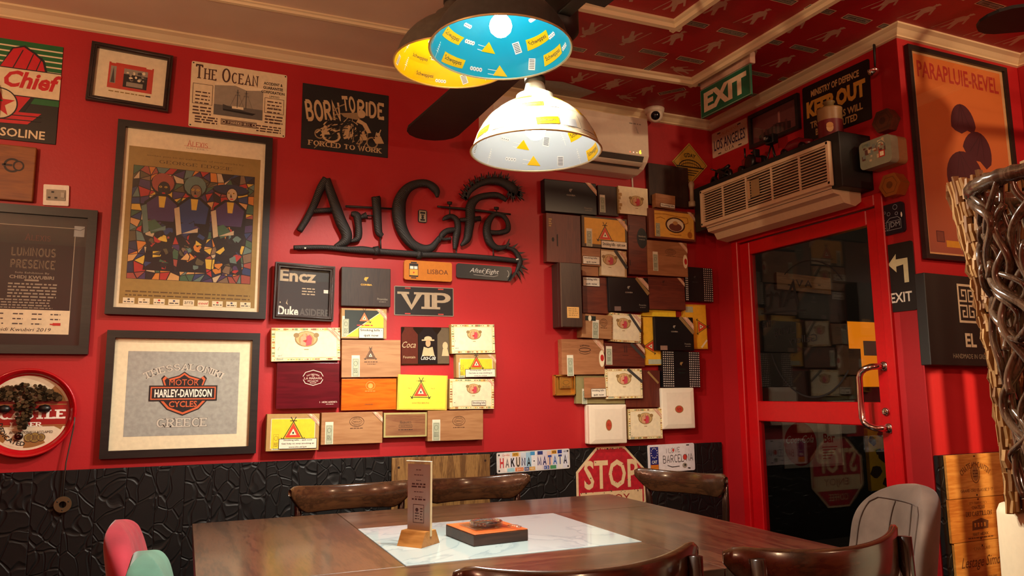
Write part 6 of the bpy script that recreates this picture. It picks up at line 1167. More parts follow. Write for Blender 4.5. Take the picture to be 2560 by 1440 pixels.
# ================================================================ right wall: plates, pictures, signs, tins
t, w, h, d = hang('licence_plate', 'la', 'cream souvenir plate lettered LOS ANGELES on the right wall', 'plate', 'D'); plate(t, w, h, .0035, flat((206, 178, 148), .4), rad=.008); b = sheet(-.0037); b.text('LOS ANGELES', 0, -.006, w*.88, h*.42, flat((28, 28, 66), .4), 2, bold=.01)
b.text('CALIFORNIA', 0, h*.33, w*.55, h*.13, flat((190, 120, 80), .4), 2, shear=.2); b.text('U S A', 0, -h*.37, w*.25, h*.12, INK, 2)
for sx in (-1, 1): b.rect(sx*.09-.014, h*.4-.004, sx*.09+.014, h*.4+.003, INK, 2); b.rect(sx*.09-.014, -h*.43, sx*.09+.014, -h*.39, INK, 2)
b.build('lettering', t)
t, w, h, d = hang('framed_photo', 'dframe', 'black-framed dim reddish photo of a tower beside the number plate', 'picture', 'D'); frame_bars(t, w, h, .02, d, BLKWOOD); b = sheet(-.01); b.rect(-w/2+.012, -h/2+.012, w/2-.012, h/2-.012, flat((96, 48, 46)), 0); b.rect(.03, -h*.3, .045, h*.25, flat((150, 96, 84)), 1); b.pg([(-.12, -h*.35), (.12, -h*.35), (.12, -h*.15), (.02, -h*.05), (-.12, -h*.2)], flat((54, 30, 30)), 1)
for i in range(7): b.rect(-.1+.03*i, -h*.35, -.085+.03*i, -h*(.05+.04*(i % 3)), flat((70, 34, 34)), 2)
b.build('print', t); glazing(t, w, h, .02, -.014)
t, w, h, d = hang('warning_sign', 'keepout', 'dark defence ministry KEEP OUT sign in ochre letters', 'sign', 'D'); plate(t, w, h, .005, flat((34, 22, 24), .45), rad=.01); b = sheet(-.0052); OC = flat((206, 152, 60), .45); OC2 = flat((196, 156, 100), .45)
b.text('MINISTRY OF DEFENCE', .0, h*.33, w*.72, h*.12, OC2, 1, bold=.035); b.text('KEEP OUT', 0, h*.06, w*.88, h*.3, OC, 1, bold=.06); b.text('TRESPASSERS WILL', 0, -h*.23, w*.78, h*.12, OC2, 1, bold=.03); b.text('BE PROSECUTED', 0, -h*.38, w*.62, h*.12, OC2, 1, bold=.03); b.build('lettering', t)
t = thing('steel_ladle', 'steel ladle hanging by its dark handle beside the KEEP OUT sign', 'ladle', (XD-.02, -1.207, 2.66)); b = MB(); b.tube([(.008, 0, .148), (.004, 0, .1), (0, 0, .02)], [.007, .006, .004], INK, 8); b.build('handle', t)
b = MB(); b.lathe([(.026*cos(a), .026*sin(a)) for a in [-pi/2+i*pi/20 for i in range(11)]]+[(.024, .0), (.02, -.012), (.0001, -.022)], CHROME, 24, X=Matrix.Translation((-.014, 0, .0))); b.build('bowl', t)
def hexbox(key, label, m, m2, r, y):
    x, z, w, h, rot, d = L[key]; t = thing('hexagonal_box', label, 'box', (XD-.001, -x, z), (0, 0, -pi/2)); P6 = [(r*cos(i*pi/3), r*sin(i*pi/3)) for i in range(6)]
    b = MB(); b.prism(P6, -d*.6, 0, m); b.build('base', t); b = MB(); b.prism([(x*1.03, z*1.03) for x, z in P6], -d, -d*.61, m); b.build('lid', t); b = sheet(-d); b.ring(0, 0, r*.75, r*.75, .003, m2, 1, 6); b.ell(0, 0, r*.3, r*.3, m2, 1, 12); b.build('carving', t)
hexbox('hex1', 'dull brown hexagonal wooden box above the painted tin case', wood((88, 44, 22), (66, 32, 16)), flat((60, 28, 14)), .055, 0); hexbox('hex2', 'golden hexagonal box with a bright edge below the painted tin case', flat((150, 88, 34), .3, .4), flat((110, 64, 24), .3, .4), .055, 0)
t, w, h, b = tin('painted_tin_case', 'tin', 'chunky rounded tin case painted with a pale green street scene, by the door unit', 'tin', flat((138, 140, 116), .45), 0, .02, 'D', flat((150, 110, 70), .45))
R = random.Random(6)
for i in range(26): x0, z0 = R.uniform(-w*.44, w*.36), R.uniform(-h*.42, h*.3); b.rect(x0, z0, x0+R.uniform(.006, .02), z0+R.uniform(.006, .03), flat(R.choice(((150, 84, 60), (196, 176, 140), (96, 60, 50), (120, 130, 120), (206, 190, 150))), .5), 1+i % 4)
b.ring(.03, .015, .025, .03, .004, flat((96, 110, 100)), 5, 14, 0, 180); b.rect(.02, -.03, .05, 0, RINK, 5); b.rect(.025, -.025, .045, -.005, CREAMP, 6); b.text('OTTO', -.05, .045, .03, .012, flat((60, 90, 80)), 6); b.build('print', t)
t, w, h, d = hang('enamel_badge', 'jdm', 'dark navy rounded square badge with white car doodles above the arrow sign', 'sign', 'D'); plate(t, w, h, .012, flat((24, 28, 46), .3), rad=.016); b = sheet(-.0122); LB = flat((150, 160, 170), .4)
for x0, z0, r in ((.02, .05, .012), (-.015, .025, .009), (.025, .02, .008), (-.035, .035, .006)): b.ring(x0, z0, r, r, .002, LB, 1, 14)
b.text('JDM', .008, -.03, .06, .03, LB, 1); b.frame2(-.03, -.05, .045, -.01, .0018, LB, 1); b.line([(-.03, -.01), (-.01, .005), (.03, .005), (.045, -.01)], .002, LB, 1); bars(b, -.05, -.035, .0, .004, LB, 1, 5, .012); b.ell(.05, .01, .004, .012, WHITE, 1, 10); b.build('doodle_print', t)
t, w, h, d = hang('exit_sign', 'exitarrow', 'black EXIT plate with a pale bent arrow beside the door', 'sign', 'D'); plate(t, w, h, .006, flat((26, 28, 24), .4), rad=.012); b = sheet(-.0062); PA = flat((206, 204, 160), .5); WD = w
b.pg([(-.055, .062), (-.012, .105), (-.014, .08), (.045, .08), (.045, .056), (-.014, .048), (-.014, .022)][::-1], PA, 1); b.rect(.022, -.028, .045, .07, PA, 1); b.text('EXIT', 0, -.09, w*.74, .044, flat((220, 214, 196), .5), 1, bold=.02); b.build('lettering', t)
# ================================================================ recess wall: poster, gift board, wine crate planks
t, w, h, d = hang('framed_poster', 'poster', 'tall black-framed orange umbrella advertisement poster in the recess', 'picture', 'P'); frame_bars(t, w, h, .022, d, BLKWOOD); b = sheet(-.012); b.rect(-w/2+.015, -h/2+.015, w/2-.015, h/2-.015, flat((206, 160, 110)), 0)
pw, ph = L['poster_in'][2:4]
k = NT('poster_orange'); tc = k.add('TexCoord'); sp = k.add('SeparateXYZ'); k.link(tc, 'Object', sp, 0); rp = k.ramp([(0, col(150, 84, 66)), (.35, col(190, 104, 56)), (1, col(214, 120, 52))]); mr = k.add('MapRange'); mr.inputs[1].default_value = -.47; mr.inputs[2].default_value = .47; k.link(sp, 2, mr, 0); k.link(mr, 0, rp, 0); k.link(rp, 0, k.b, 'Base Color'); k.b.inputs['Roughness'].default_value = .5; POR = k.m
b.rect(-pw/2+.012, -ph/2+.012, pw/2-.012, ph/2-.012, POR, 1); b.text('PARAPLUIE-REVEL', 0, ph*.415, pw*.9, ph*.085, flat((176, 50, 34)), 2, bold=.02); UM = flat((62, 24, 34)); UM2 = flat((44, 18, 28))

for cx, cz, r1, r2, ro in ((.0, .15, .085, .11, .1), (.075, .02, .1, .12, -.35), (-.02, -.1, .125, .13, .2)):
    T_ = lambda px, pz: (cx+cos(ro)*px-sin(ro)*pz, cz+sin(ro)*px+cos(ro)*pz); arcp = [(r1*cos(pi*q/14), r2*sin(pi*q/14)) for q in range(15)]; sc = [(r1*(-1+2*q/12), -.0+.012*abs(sin(pi*q/4))) for q in range(1, 12)]
    b.pg([T_(*p) for p in arcp], UM, 2); b.pg([T_(-r1, 0), T_(r1, 0), T_(r1*.75, -r2*.3), T_(r1*.25, -r2*.16), T_(-r1*.25, -r2*.3), T_(-r1*.75, -r2*.16)][::-1], UM, 2)
    for q in (-.5, 0, .5): b.line([T_(0, r2), T_(r1*q, 0)], .0025, UM2, 3)
b.rect(-.25, -.41, -.2, -.36, flat((120, 66, 50)), 2); b.frame2(-.25, -.41, -.2, -.36, .003, UM, 3); b.rect(-.19, -.43, .1, -.4, flat((206, 150, 40)), 2); b.build('print', t); glazing(t, w, h, .022, -.016)
t, w, h, d = hang('display_board', 'elboard', 'deep charcoal display board with a white meander square in the recess', 'sign', 'P'); b = MB(); b.box((0, -d/2, 0), (w, d-.002, h), flat((42, 40, 34), .55), .003); b.build('board', t); b = sheet(-d); WG = flat((206, 198, 170), .5)
ex = -.0; ez = .075; b.frame2(ex-.062, ez-.085, ex+.062, ez+.085, .01, WG, 1)
for sx in (-1, 1):
    for sz in (-1, 1):
        g = lambda pts: [b.rect(*(min(ex+sx*x0, ex+sx*x1), min(ez+sz*z0, ez+sz*z1), max(ex+sx*x0, ex+sx*x1), max(ez+sz*z0, ez+sz*z1)), WG, 1) for x0, z0, x1, z1 in pts]
        g([(.004, .006, .052, .014), (.004, .006, .011, .062), (.004, .054, .038, .062), (.031, .03, .038, .062), (.02, .03, .038, .038)])
b.text('EL', .0, -.085, .07, .06, WG, 1, bold=.03); b.text('HANDMADE IN GREECE', 0, -.155, .24, .02, flat((150, 142, 120)), 1); b.build('lettering', t)
t = thing('crate_plank_panel', 'stack of three wine crate planks with burnt chateau lettering on the black dado', 'panel', (3.09, YP-.0205, .66)); PL = wood((204, 148, 72), (178, 116, 46), .45, 1, 'x', .2, 7, .04); PL2 = wood((196, 132, 56), (166, 100, 34), .45, 1, 'x', .2, 8, .04)
w = .345; zz = [.265, .085, -.09, -.29]; bs = []
for i in range(3):
    z0, z1 = zz[i+1], zz[i]; o = (0, -.006, .004)[i]
    b = MB(); b.prism([(-w/2+o, z0+.0012), (w/2+o, z0+.0012), (w/2+o+.004*i, (z0+z1)/2), (w/2+o, z1-.0012), (-w/2+o, z1-.0012)], -.012, -.001, (PL, PL2, PL)[i]); pb = b.build('plank', t); b = sheet(-.0122); m = flat((92, 56, 26)); c = (z0+z1)/2
    if i == 0: b.text('CHATEAU CANTIN', .0, c+.045, .2, .026, m, 1, 'fine', bold=.3, arc=.045); b.ring(0, c+.01, .028, .042, .003, m, 1, 22); b.ell(0, c+.008, .02, .03, flat((150, 110, 60)), 1, 18); bars(b, -.015, .015, c+.02, .005, m, 2, 3, .012); b.text('GRAND CRU CLASSE 1997', .0, c-.06, .2, .013, m, 1, 'fine', bold=.3)
    elif i == 1: b.text('LES TERRASSES', 0, c+.066, .11, .01, m, 1, 'fine'); b.text('CHATEAU', 0, c+.048, .08, .015, m, 1, 'fine', bold=.4); b.text('DU CARTILLON', 0, c+.022, .165, .022, m, 1, 'fine', bold=.5); b.pg([(-.05, c-.045), (.05, c-.04), (.055, c-.01), (.01, c+.003), (-.045, c-.008)], m, 1); [b.rect(-.035+.02*k, c-.032, -.025+.02*k, c-.016, PL2, 2) for k in range(4)]; b.text('HAUT MEDOC', 0, c-.06, .1, .012, m, 1, 'fine', bold=.5); bars(b, -.08, .08, c-.075, .005, m, 1)
    else: b.text('CHATEAU', 0, c+.07, .1, .014, m, 1, 'fine'); b.text('Lestage Simon', 0, c+.012, .26, .055, m, 1, shear=.35); b.text('CRU BOURGEOIS', 0, c-.05, .16, .013, m, 1, 'fine', bold=.3); bars(b, -.1, .11, c-.072, .006, m, 1)
    for k in (-1, 1): b.ell(.002*k, c+k*.08, .004, .004, INK, 2, 8)
    b.build('burnt_lettering', pb)
# ================================================================ table
TW = wood((82, 54, 37), (46, 29, 21), .3, 1, 'x', .3, 10, .06, 6); TWY = wood((82, 54, 37), (46, 29, 21), .3, 1, 'y', .3, 10, .06, 6); LEGW = wood((52, 30, 20), (36, 20, 14), .4, 1, 'z')
X0, X1, Y0, Y1 = .045, 1.755, -1.93, -.575; GX0, GX1, GY0, GY1 = .555, 1.29, -1.55, -.95; TZ = .75
t = thing('dining_table', 'large dark brown wooden table with a frosted glass inset', 'table', ((X0+X1)/2, (Y0+Y1)/2, 0)); cx, cy = (X0+X1)/2, (Y0+Y1)/2
def tb(n, x0, x1, y0, y1, m):
    b = MB(); b.box(((x0+x1)/2-cx, (y0+y1)/2-cy, TZ-.02), (x1-x0-.0015, y1-y0-.0015, .04), m, .0015, 1); return b.build(n, t)
tb('top_board', X0, GX0, GY0, Y1, TWY); tb('top_board', GX0, X1, GY1, Y1, TW); tb('top_board', GX1, X1, Y0, GY1, TWY); tb('top_board', X0, GX1, Y0, GY0, TW)
k = NT('frosted_white_glass'); mp = k.coords(); nz = k.add('TexNoise'); nz.inputs['Scale'].default_value = 2.2; nz.inputs['Detail'].default_value = 6; nz.inputs['Distortion'].default_value = 1.6; k.link(mp, 0, nz, 'Vector')
rp = k.ramp([(.35, col(150, 166, 168)), (.47, col(150, 166, 168)), (.5, col(134, 152, 158)), (.51, col(154, 170, 172)), (.8, col(160, 176, 176))]); k.link(nz, 0, rp, 0); k.link(rp, 0, k.b, 'Base Color'); k.b.inputs['Roughness'].default_value = .06; k.b.inputs['Specular IOR Level'].default_value = .6; MARB = k.m
b = MB(); b.box(((GX0+GX1)/2-cx, (GY0+GY1)/2-cy, TZ-.0105), (GX1-GX0, GY1-GY0, .025), MARB, .003, 2); o = b.build('glass_inset', t); o['label'] = 'glossy white marbled glass panel'
b = MB()
for x in (X0+.1, X1-.1): b.box((x-cx, 0, TZ-.08), (.025, Y1-Y0-.24, .08), LEGW, .002)
for y in (Y0+.1, Y1-.1): b.box((0, y-cy, TZ-.08), (X1-X0-.24, .025, .08), LEGW, .002)
b.build('apron', t)
for x in (X0+.1, X1-.1):
    for y in (Y0+.1, Y1-.1): b = MB(); b.prism([(-.025, 0), (.025, 0), (.035, TZ-.041), (-.035, TZ-.041)], -.03, .03, LEGW); b.build('leg', t, (x-cx, y-cy, 0))
ZT = TZ+.0022
# ---- menu stand
t = thing('menu_stand', 'upright white card in an acrylic sleeve on a trapezoid wooden base', 'menu stand', (.665, -1.295, ZT), (0, 0, radians(-52)))
HW = wood((176, 120, 60), (150, 98, 44), .4); b = MB(); P = [(-.048, 0), (.048, 0), (.027, .042), (-.027, .042)]
b.add([(-.044, y, z) for y, z in P]+[(.044, y, z) for y, z in P], [[0, 1, 2, 3][::-1], [4, 5, 6, 7]]+[[i, (i+1) % 4, 4+(i+1) % 4, 4+i] for i in range(4)], HW); b.build('wooden_base', t)
CARD = flat((186, 176, 170), .5, 0, .02); b = MB(); b.box((.0, 0, .132), (.082, .002, .206), CARD); b.build('card', t)
b = sheet(-.0012); m = flat((70, 60, 62))
for zz_, ww, s in ((.218, .02, 1), (.203, .034, 1), (.187, .018, 1), (.176, .05, 2), (.168, .052, 2), (.153, .034, 1), (.138, .026, 1), (.131, .05, 2)): bars(b, -ww/2, ww/2, zz_, .0022*s, m, 1)
b.frame2(-.02, .062, .02, .116, .0015, flat((60, 34, 34)), 1); b.ell(-.006, .1, .006, .006, m, 1, 8); bars(b, -.013, .002, .09, .003, m, 1, 3, .008); bars(b, .006, .015, .104, .003, m, 1, 5, .008); b.build('card_print', t)
AC = NT('clear_acrylic'); AC.b.inputs['Base Color'].default_value = (.96, .97, .96, 1); AC.b.inputs['Transmission Weight'].default_value = 1; AC.b.inputs['Roughness'].default_value = .03; AC.b.inputs['IOR'].default_value = 1.45
b = MB(); b.box((.0, -.0035, .134), (.086, .002, .216), GLASS, 0); b.box((.0, .0035, .134), (.086, .002, .216), GLASS, 0); b.build('acrylic_sleeve', t)
b = MB(); b.box((.0445, 0, .134), (.003, .009, .216), flat((206, 190, 150), .2), .0008, 1); b.box((0, 0, .2435), (.092, .009, .003), flat((206, 200, 180), .2), .0008, 1); b.build('sleeve_edge', t)
# ---- ashtray block
t = thing('ashtray_block', 'square dark-sided wooden block with an orange top holding a crystal ashtray', 'ashtray', (.884, -1.293, ZT), (0, 0, radians(5)))
OT = wood((196, 96, 40), (172, 76, 28), .35, 1, 'x', .4, 8, .02); DS = wood((74, 48, 34), (54, 34, 24), .4); b = MB(); b.box((0, 0, .0165), (.184, .21, .033), DS, .003, 2); b.build('block', t); b = MB(); b.box((0, 0, .0338), (.182, .208, .002), OT, .0008, 1); b.build('orange_top', t)
class CRY: m = glass_pane('crystal_glass', (.93, .96, .97), .16)
b = MB(); b.box((-.005, .0, .0375), (.12, .125, .005), CRY.m, .002, 2)
for i in range(18):
    a = radians(-20+15*i); b.box((.045*cos(a), .045*sin(a), .046), (.014, .014, .012), CRY.m, .003, 1, X=None)
b.lathe([(.03, .04), (.044, .04), (.05, .052), (.044, .054), (.034, .046)], CRY.m, 28, cap=False); b.build('crystal_dish', t)
b = MB(); b.lathe([(.0001, .0402), (.03, .0404), (.036, .044)], flat((40, 38, 36), .5), 20); b.build('ash_bed', t)
b = MB(); b.tube([(.05, -.06, .043), (.058, -.09, .044), (.062, -.107, .043)], [.008, .011, .008], CRY.m, 10, flat=.35, up=(0, 0, 1)); b.build('cigar_rest', t)
# ================================================================ bentwood chairs
CW = wood((82, 52, 31), (54, 33, 20), .22, 1, 'x', .7, 6, .02); CWD = wood((42, 25, 17), (30, 18, 12), .25, 1, 'z', .5, 6, .02); BLKLEATHER = flat((28, 24, 22), .4)
def crest_mesh():
    b = MB(); n = 28; R = .46; ht = .108; th = .020; rows = []; a1 = .31/R
    for i in range(n+1):
        u = -1+2*i/n; a = a1*u; tp = 1.0 if abs(u) < .66 else max(.0, 1-((abs(u)-.66)/.34)**1.6)
        z0 = .855-ht-.0+(1-tp)*ht*.72; z1 = .855-.006*(1-u*u)-(0 if abs(u) < .9 else (abs(u)-.9)/.1*.016)+.012*(abs(u) ** 2)
        for rr in (R, R+th): rows.append([(rr*sin(a), R+.0-rr*cos(a)+.0, z) for z in (z0, z0+.006, z1-.006, z1)])
    vs = []; fs = []
    for i in range(n+1):
        f, bk = rows[2*i], rows[2*i+1]; m = lambda p, q, k: tuple(p[j]+(q[j]-p[j])*k for j in range(3))
        ring = [m(f[0], bk[0], .25), m(f[0], bk[0], .75), bk[1], bk[2], m(bk[3], f[3], .25), m(bk[3], f[3], .75), f[2], f[1]]; vs += ring
    for i in range(n):
        for j in range(8): fs.append([i*8+j, i*8+(j+1) % 8, (i+1)*8+(j+1) % 8, (i+1)*8+j])
    fs += [list(range(8)), list(range(n*8+7, n*8-1, -1))]; return b.add(vs, fs, CW, True)
def chair(label, x, y, rz):
    t = thing('bentwood_chair', label, 'chair', (x, y, 0), (0, 0, rz), 'dark bentwood chairs around the table')
    return t
# local frame: backrest at y = 0 (curve bulges to -y), sitter faces +y
def chair_parts(t):
    crest_mesh().build('crest_rail', t)
    for s in (-1, 1):
        b = MB(); b.tube([(s*.19, -.085, 0), (s*.2, -.045, .25), (s*.215, .0, .45), (s*.245, .028, .7), (s*.25, .033, .84)], [.017, .018, .019, .018, .016], CWD, 12, up=(1, 0, 0)); b.build('back_leg', t)
        b = MB(); b.tube([(s*.19, .4, 0), (s*.185, .39, .43)], [.014, .019], CWD, 12, up=(1, 0, 0)); b.build('front_leg', t)
    b = MB(); pts = [(-.2, 0), (.2, 0), (.215, .2), (.2, .4), (.1, .43), (-.1, .43), (-.2, .4), (-.215, .2)]; n = len(pts); b.add([(p, q, .43) for p, q in pts]+[(p, q, .452) for p, q in pts], [list(range(n-1, -1, -1)), list(range(n, 2*n))]+[[i, (i+1) % n, n+(i+1) % n, n+i] for i in range(n)], CWD); b.build('seat_frame', t)
    b = MB(); pts2 = [(p*.92, .22+(q-.22)*.92) for p, q in pts]; b.add([(p, q, .4521) for p, q in pts2]+[(p, q, .47) for p, q in pts2]+[(p*.9, .22+(q-.22)*.9, .48) for p, q in pts2], [[n+i, n+(i+1) % n, 2*n+(i+1) % n, 2*n+i] for i in range(n)]+[[i, (i+1) % n, n+(i+1) % n, n+i] for i in range(n)]+[list(range(2*n, 3*n))], BLKLEATHER, True); b.build('seat_pad', t)
    b = MB(); b.tube([(-.228, .015, .56), (-.1, -.03, .57), (.1, -.03, .57), (.228, .015, .56)], .012, CWD, 8); b.build('back_stretcher', t)
    b = MB(); b.tube([(-.187, .395, .22), (.187, .395, .22)], .009, CWD, 8); b.tube([(-.19, -.05, .22), (-.187, .395, .22)], .009, CWD, 8); b.tube([(.19, -.05, .22), (.187, .395, .22)], .009, CWD, 8); b.build('leg_stretcher', t)
SPOTS = [('dark bentwood chair at the far side of the table, left of the menu stand', .65, -.34, pi), ('dark bentwood chair at the far side of the table, behind the menu stand', 1.19, -.33, pi),
 ('dark bentwood chair turned askew at the far table corner, before the stop sign', 2.2, -.55, radians(112)), ('near dark bentwood chair with its back to the viewer, centre foreground', .80, -2.17, radians(1)), ('near dark bentwood chair with rounded rail end and post, right foreground', 1.40, -2.23, radians(5))]
first = chair(*SPOTS[0]); chair_parts(first); first.scale = (.86, .9, .975)
for s in SPOTS[1:]:
    c = copy_tree(first); c.scale = (.86, .9, .975) if s[3] > 3 else ((.84, .9, .965) if s[3] > 1 else (1, 1, 1)); c['label'] = s[0]; c.location = (s[1], s[2], 0); c.rotation_euler = (0, 0, s[3])
# ================================================================ upholstered chairs
def velvet(rgb, name):
    k = NT(name); mp = k.coords(); n1 = k.add('TexNoise'); n1.inputs['Scale'].default_value = 9; n1.inputs['Detail'].default_value = 4; k.link(mp, 0, n1, 'Vector'); c = col(*rgb)
    rp = k.ramp([(.3, tuple(x*.72 for x in c[:3])+(1,)), (.7, tuple(min(1, x*1.2) for x in c[:3])+(1,))]); k.link(n1, 0, rp, 0); k.link(rp, 0, k.b, 'Base Color'); k.b.inputs['Roughness'].default_value = .85; k.b.inputs['Sheen Weight'].default_value = .3; k.b.inputs['Sheen Roughness'].default_value = .4
    n2 = k.add('TexNoise'); n2.inputs['Scale'].default_value = 120; k.link(mp, 0, n2, 'Vector'); k.bump(n2, 0, .1, .002); return k.m
def tub_chair(label, m, x, y, rz, wid=.5, top=.82, thick=.105, lobes=5, wrap=.10):
    """upholstered chair facing +y in its own frame; the shell back stands at y = 0"""
    t = thing('upholstered_chair', label, 'chair', (x, y, 0), (0, 0, rz)); b = MB(); nu, nv = 44, 40; vs = []; fs = []; H = top-.42
    for side in (1, -1):
        for j in range(nv+1):
            v = sin(pi/2*j/nv)
            for i in range(nu+1):
                u = sin(pi/2*(-1+2*i/nu)); half = wid/2*(1 if v < .55 else math.sqrt(max(0, 1-((v-.55)/.45)**2.6))*.999+.001); xx = u*half; z = .42+H*v; curve = wrap*(xx/(wid/2))**2
                e = max(abs(u), (v-.55)/.45 if v > .55 else 0); e = min(1, e); tk = thick*.5*math.sqrt(max(0, 1-e**6)); tk *= (1-.18*v)
                if side > 0 and lobes: tk += .006*abs(cos(u*lobes*pi/2))*(1-e**8)*(1 if v > .2 else .3)
                vs.append((xx, curve+side*tk-.08*v, z))
    k = (nu+1)*(nv+1)
    for s in (0, 1):
        for j in range(nv):
            for i in range(nu):
                a = s*k+j*(nu+1)+i; q = [a, a+1, a+nu+2, a+nu+1]; fs.append(q[::-1] if s == 0 else q)
    b.add(vs, fs, m, True); o = b.build('backrest', t); bm = bmesh.new(); bm.from_mesh(o.data); bmesh.ops.remove_doubles(bm, verts=bm.verts[:], dist=.0012); bmesh.ops.recalc_face_normals(bm, faces=bm.faces[:]); bm.to_mesh(o.data); bm.free()
    b = MB(); n = 24; vs = []
    for z, r in ((.34, .98), (.36, 1.0), (.44, 1.0), (.47, .94), (.478, .8)):
        for i in range(n): a = 2*pi*i/n; c, d = cos(a), sin(a); q = (abs(c)**4+abs(d)**4)**-.25; vs.append((c*q*wid*.46*r, .26+d*q*.25*r, z))
    b.add(vs, [[j*n+i, j*n+(i+1) % n, (j+1)*n+(i+1) % n, (j+1)*n+i] for j in range(4) for i in range(n)]+[list(range(n-1, -1, -1)), list(range(4*n, 5*n))], m, True); b.build('seat', t)
    for sx in (-1, 1):
        for yy in (.08, .42): b = MB(); b.tube([(sx*.2, yy+(.03 if yy > .2 else -.03), 0), (sx*.16, yy, .345)], [.01, .015], TB, 10); b.build('leg', t)
    return t
GV = velvet((116, 97, 84), 'grey_suede'); t = tub_chair('grey-beige suede chair with channelled round back right of the table', GV, 2.365, -1.56, radians(68), .48, .86, .1, 0)
tub_chair('raspberry velvet chair seen edge-on at the left of the table', velvet((156, 36, 54), 'raspberry_velvet'), -.088, -.95, radians(-92), .48, .83, .088, 5, .02)
tub_chair('teal green velvet chair seen edge-on, nearest to the left table edge', velvet((74, 124, 108), 'teal_velvet'), .012, -1.55, radians(-90), .44, .84, .115, 0, .0)
def back_point(u, v, wid, top, thick, wrap, lift=.0015):
    half = wid/2*(1 if v < .55 else math.sqrt(max(0, 1-((v-.55)/.45)**2.6))*.999+.001); xx = u*half; e = min(1, max(abs(u), (v-.55)/.45 if v > .55 else 0)); tk = thick*.5*math.sqrt(max(0, 1-e**6))*(1-.18*v)
    return (xx, wrap*(xx/(wid/2))**2+tk+lift-.08*v, .42+(top-.42)*v)
def piping(t, uv, m, *a): b = MB(); b.tube([back_point(u, v, *a) for u, v in uv], .0022, m, 6); b.build('piping', t)
A_ = (.48, .86, .1, .10, .004); SEAMC = velvet((98, 82, 71), 'grey_suede_seam')
piping(t, [(-.8, .1+.045*i) for i in range(17)]+[(-.8+.1*i, .865) for i in range(1, 16)]+[(.8, .82-.045*i) for i in range(17)], SEAMC, *A_)
for u0 in (-.28, .28): piping(t, [(u0, .36+.045*i) for i in range(12)], SEAMC, *A_)
piping(t, [(-.78+.12*i, .36) for i in range(14)], SEAMC, *A_)
# ================================================================ right edge: cream side table with driftwood vase and rattan vase
CLO = flat((232, 214, 178), .7, 0, .03); t = thing('side_table', 'cream cloth-covered stand at the right edge below the tall vases', 'table', (1.845, -2.455, 0))
b = MB(); n = 64; prof = [(.155, .0), (.152, .3), (.148, .7), (.146, .915), (.14, .93), (.0001, .932)]; vs = []
for r, z in prof:
    for i in range(n): a = 2*pi*i/n; q = 1+.025*sin(9*a)*(1 if z < .9 else 0)*(1-z*.7); vs.append((r*q*cos(a), r*q*sin(a), z))
b.add(vs, [[j*n+i, j*n+(i+1) % n, (j+1)*n+(i+1) % n, (j+1)*n+i] for j in range(len(prof)-1) for i in range(n)], CLO, True); b.build('cloth_cover', t); b = MB(); b.lathe([(.12, .01), (.12, .86)], LEGW, 24); b.build('pedestal', t)
CH1 = wood((176, 136, 84), (150, 108, 62), .5, 1, 'z', 0, 12, .1); CH2 = wood((190, 150, 98), (160, 120, 72), .45, 1, 'z', 0, 12, .1); CH3 = wood((140, 100, 60), (120, 82, 46), .5, 1, 'z', 0, 12, .1)
b = MB(); R = random.Random(12); z = 0.0; bx, by = 1.71, -2.43; HV = .735
def vr(z): u = z/HV; return .026+.012*u+.062*u**2.0
while z < HV-.02:
    hh = R.uniform(.034, .05); r = vr(z+hh/2); n = max(9, int(2*pi*r/.0115)); off = R.uniform(0, 1)
    for i in range(n):
        a = 2*pi*(i+off)/n; r0_, r1_ = vr(z), vr(z+hh); w0 = 2*pi*r/n*.5*R.uniform(.75, 1.05); dz0, dz1 = R.uniform(-.012, .012), R.uniform(-.01, .016); th = R.uniform(.007, .016); m = R.choice((CH1, CH1, CH2, CH3)); ca, sa = cos(a), sin(a); vs = []
        for rr, zz_ in ((r0_, z+dz0), ((r0_+r1_)/2+R.uniform(-.006, .006), z+hh*.5), (r1_, z+hh+dz1)):
            k_ = R.uniform(.6, 1.25)
            for dn, dt in ((-th*.5, -w0*k_), (th*.5, -w0*k_*.7), (th*.5, w0*k_*.7), (-th*.5, w0*k_)): vs.append((ca*(rr+dn)-sa*dt-.078*zz_/HV, sa*(rr+dn)+ca*dt-.075*zz_/HV, zz_))
        b.add(vs, [[3, 2, 1, 0], [8, 9, 10, 11]]+[[j*4+i_, j*4+(i_+1) % 4, (j+1)*4+(i_+1) % 4, (j+1)*4+i_] for j in range(2) for i_ in range(4)], m)
    z += hh
b.lathe([(.022, .004), (.025, .2), (.035, .4), (.05, .56), (.075, HV-.03)], flat((60, 38, 22), .7), 28, X=Matrix(((1, 0, -.078/HV, 0), (0, 1, -.075/HV, 0), (0, 0, 1, 0), (0, 0, 0, 1))), cap=False); b.build('driftwood_vase', loc=(bx, by, .934), label='tall flared vase of stacked driftwood chips at the right edge', cat='vase')
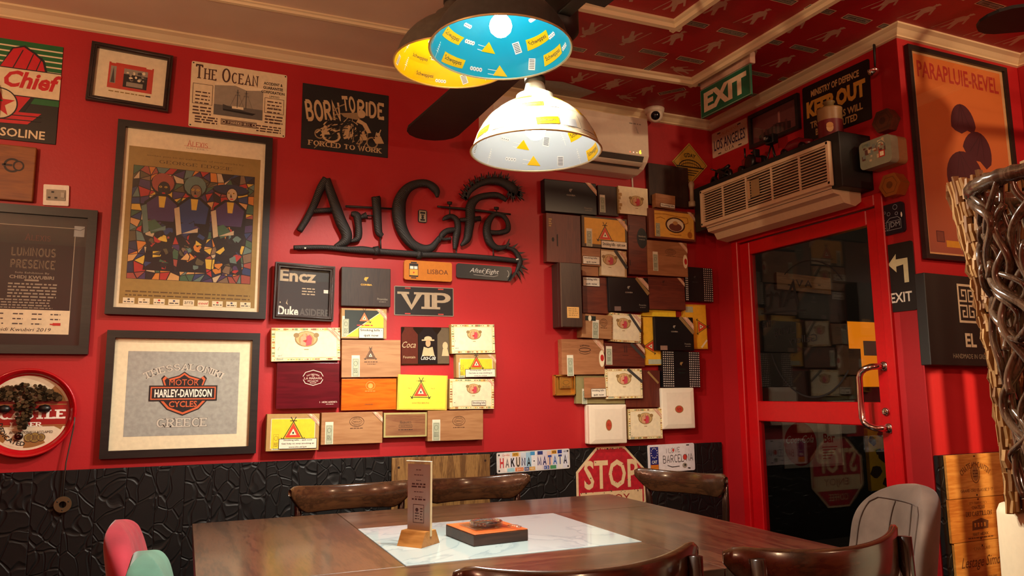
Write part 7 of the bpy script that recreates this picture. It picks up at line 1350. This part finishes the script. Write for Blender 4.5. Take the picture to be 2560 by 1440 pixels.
# rattan vase: woven dark canes
ZTp = 0
t = thing('rattan_vase', 'tall open-weave rattan vase with thick bound rim cut by the right edge', 'vase', (1.445, -2.715, 0)); CANE = wood((112, 92, 72), (72, 54, 40), .16, 1, 'z', .7, 20, .02)
ZB, ZTp = .9, 1.575
def rr_(u): return .075+.05*u**.8+.008*sin(u*6)
b = MB(); R = random.Random(9)
for k in range(52):
    a0 = R.uniform(0, 2*pi); u0_ = R.uniform(-.1, .85); sl = R.choice((-1, 1))*R.uniform(.8, 3.2); span = R.uniform(.3, .7); ph = R.uniform(0, 6.3); fq = R.uniform(1.2, 2.4); am = R.uniform(.2, .5); lay = R.uniform(-.006, .008); P = []
    for i in range(44):
        q = i/43; u = u0_+span*q
        if u < 0 or u > 1: continue
        a = a0+sl*span*q+am*sin(2*pi*fq*q+ph); rr = rr_(u)+lay+.006*sin(2*pi*2.3*q+ph*2); P.append((rr*cos(a), rr*sin(a), ZB+(ZTp-ZB)*u))
    if len(P) > 3: b.tube(P, R.uniform(.005, .0075), CANE, 8)
for k in range(14): a = 2*pi*k/14; b.tube([((rr_(i/12)-.008)*cos(a+.25*sin(i)), (rr_(i/12)-.008)*sin(a+.25*sin(i)), ZB+(ZTp-ZB)*i/12) for i in range(13)], .005, CANE, 6)
b.build('woven_canes', t); b = MB(); Rr = rr_(1)
b.tube([(Rr*cos(2*pi*i/64), Rr*sin(2*pi*i/64), ZTp) for i in range(64)], [.014+.0025*(i % 2) for i in range(64)], CANE, 10, closed=True, up=(0, 0, 1)); b.build('bound_rim', t)
b = MB(); b.lathe([(.0001, ZB-.01), (.09, ZB-.01), (.09, ZB+.006), (.0001, ZB+.006)], CANE, 28); b.build('base_disc', t)
b = MB(); b.lathe([(.05, ZB+.006), (.06, ZB+.3), (.08, ZB+.55)], flat((120, 84, 48), .5), 20, cap=False); b.build('inner_liner', t)
b = MB(); b.lathe([(.11, 0), (.1, .02), (.07, .05), (.06, .8), (.085, .87), (.1, .8895), (.0001, .8895)], LEGW, 28); b.build('plinth', loc=(1.445, -2.715, 0), label='turned dark wooden plinth under the rattan vase', cat='plinth')

# slats added out of view: their gaps let the spotlight through in stripes
t = thing('stripe_blocker', 'added slatted divider outside the view that cuts the spotlight into stripes', 'divider', (3.1, -2.6, 0))
for x0, x1 in ((-.28, -.077), (-.046, .008), (.034, .2)): b = MB(); b.box(((x0+x1)/2, 0, .95), (x1-x0, .02, 1.84), LEGW, .002); b.build('slat', t)
b = MB(); b.box((-.04, 0, .015), (.56, .3, .03), LEGW, .004); b.build('base', t)
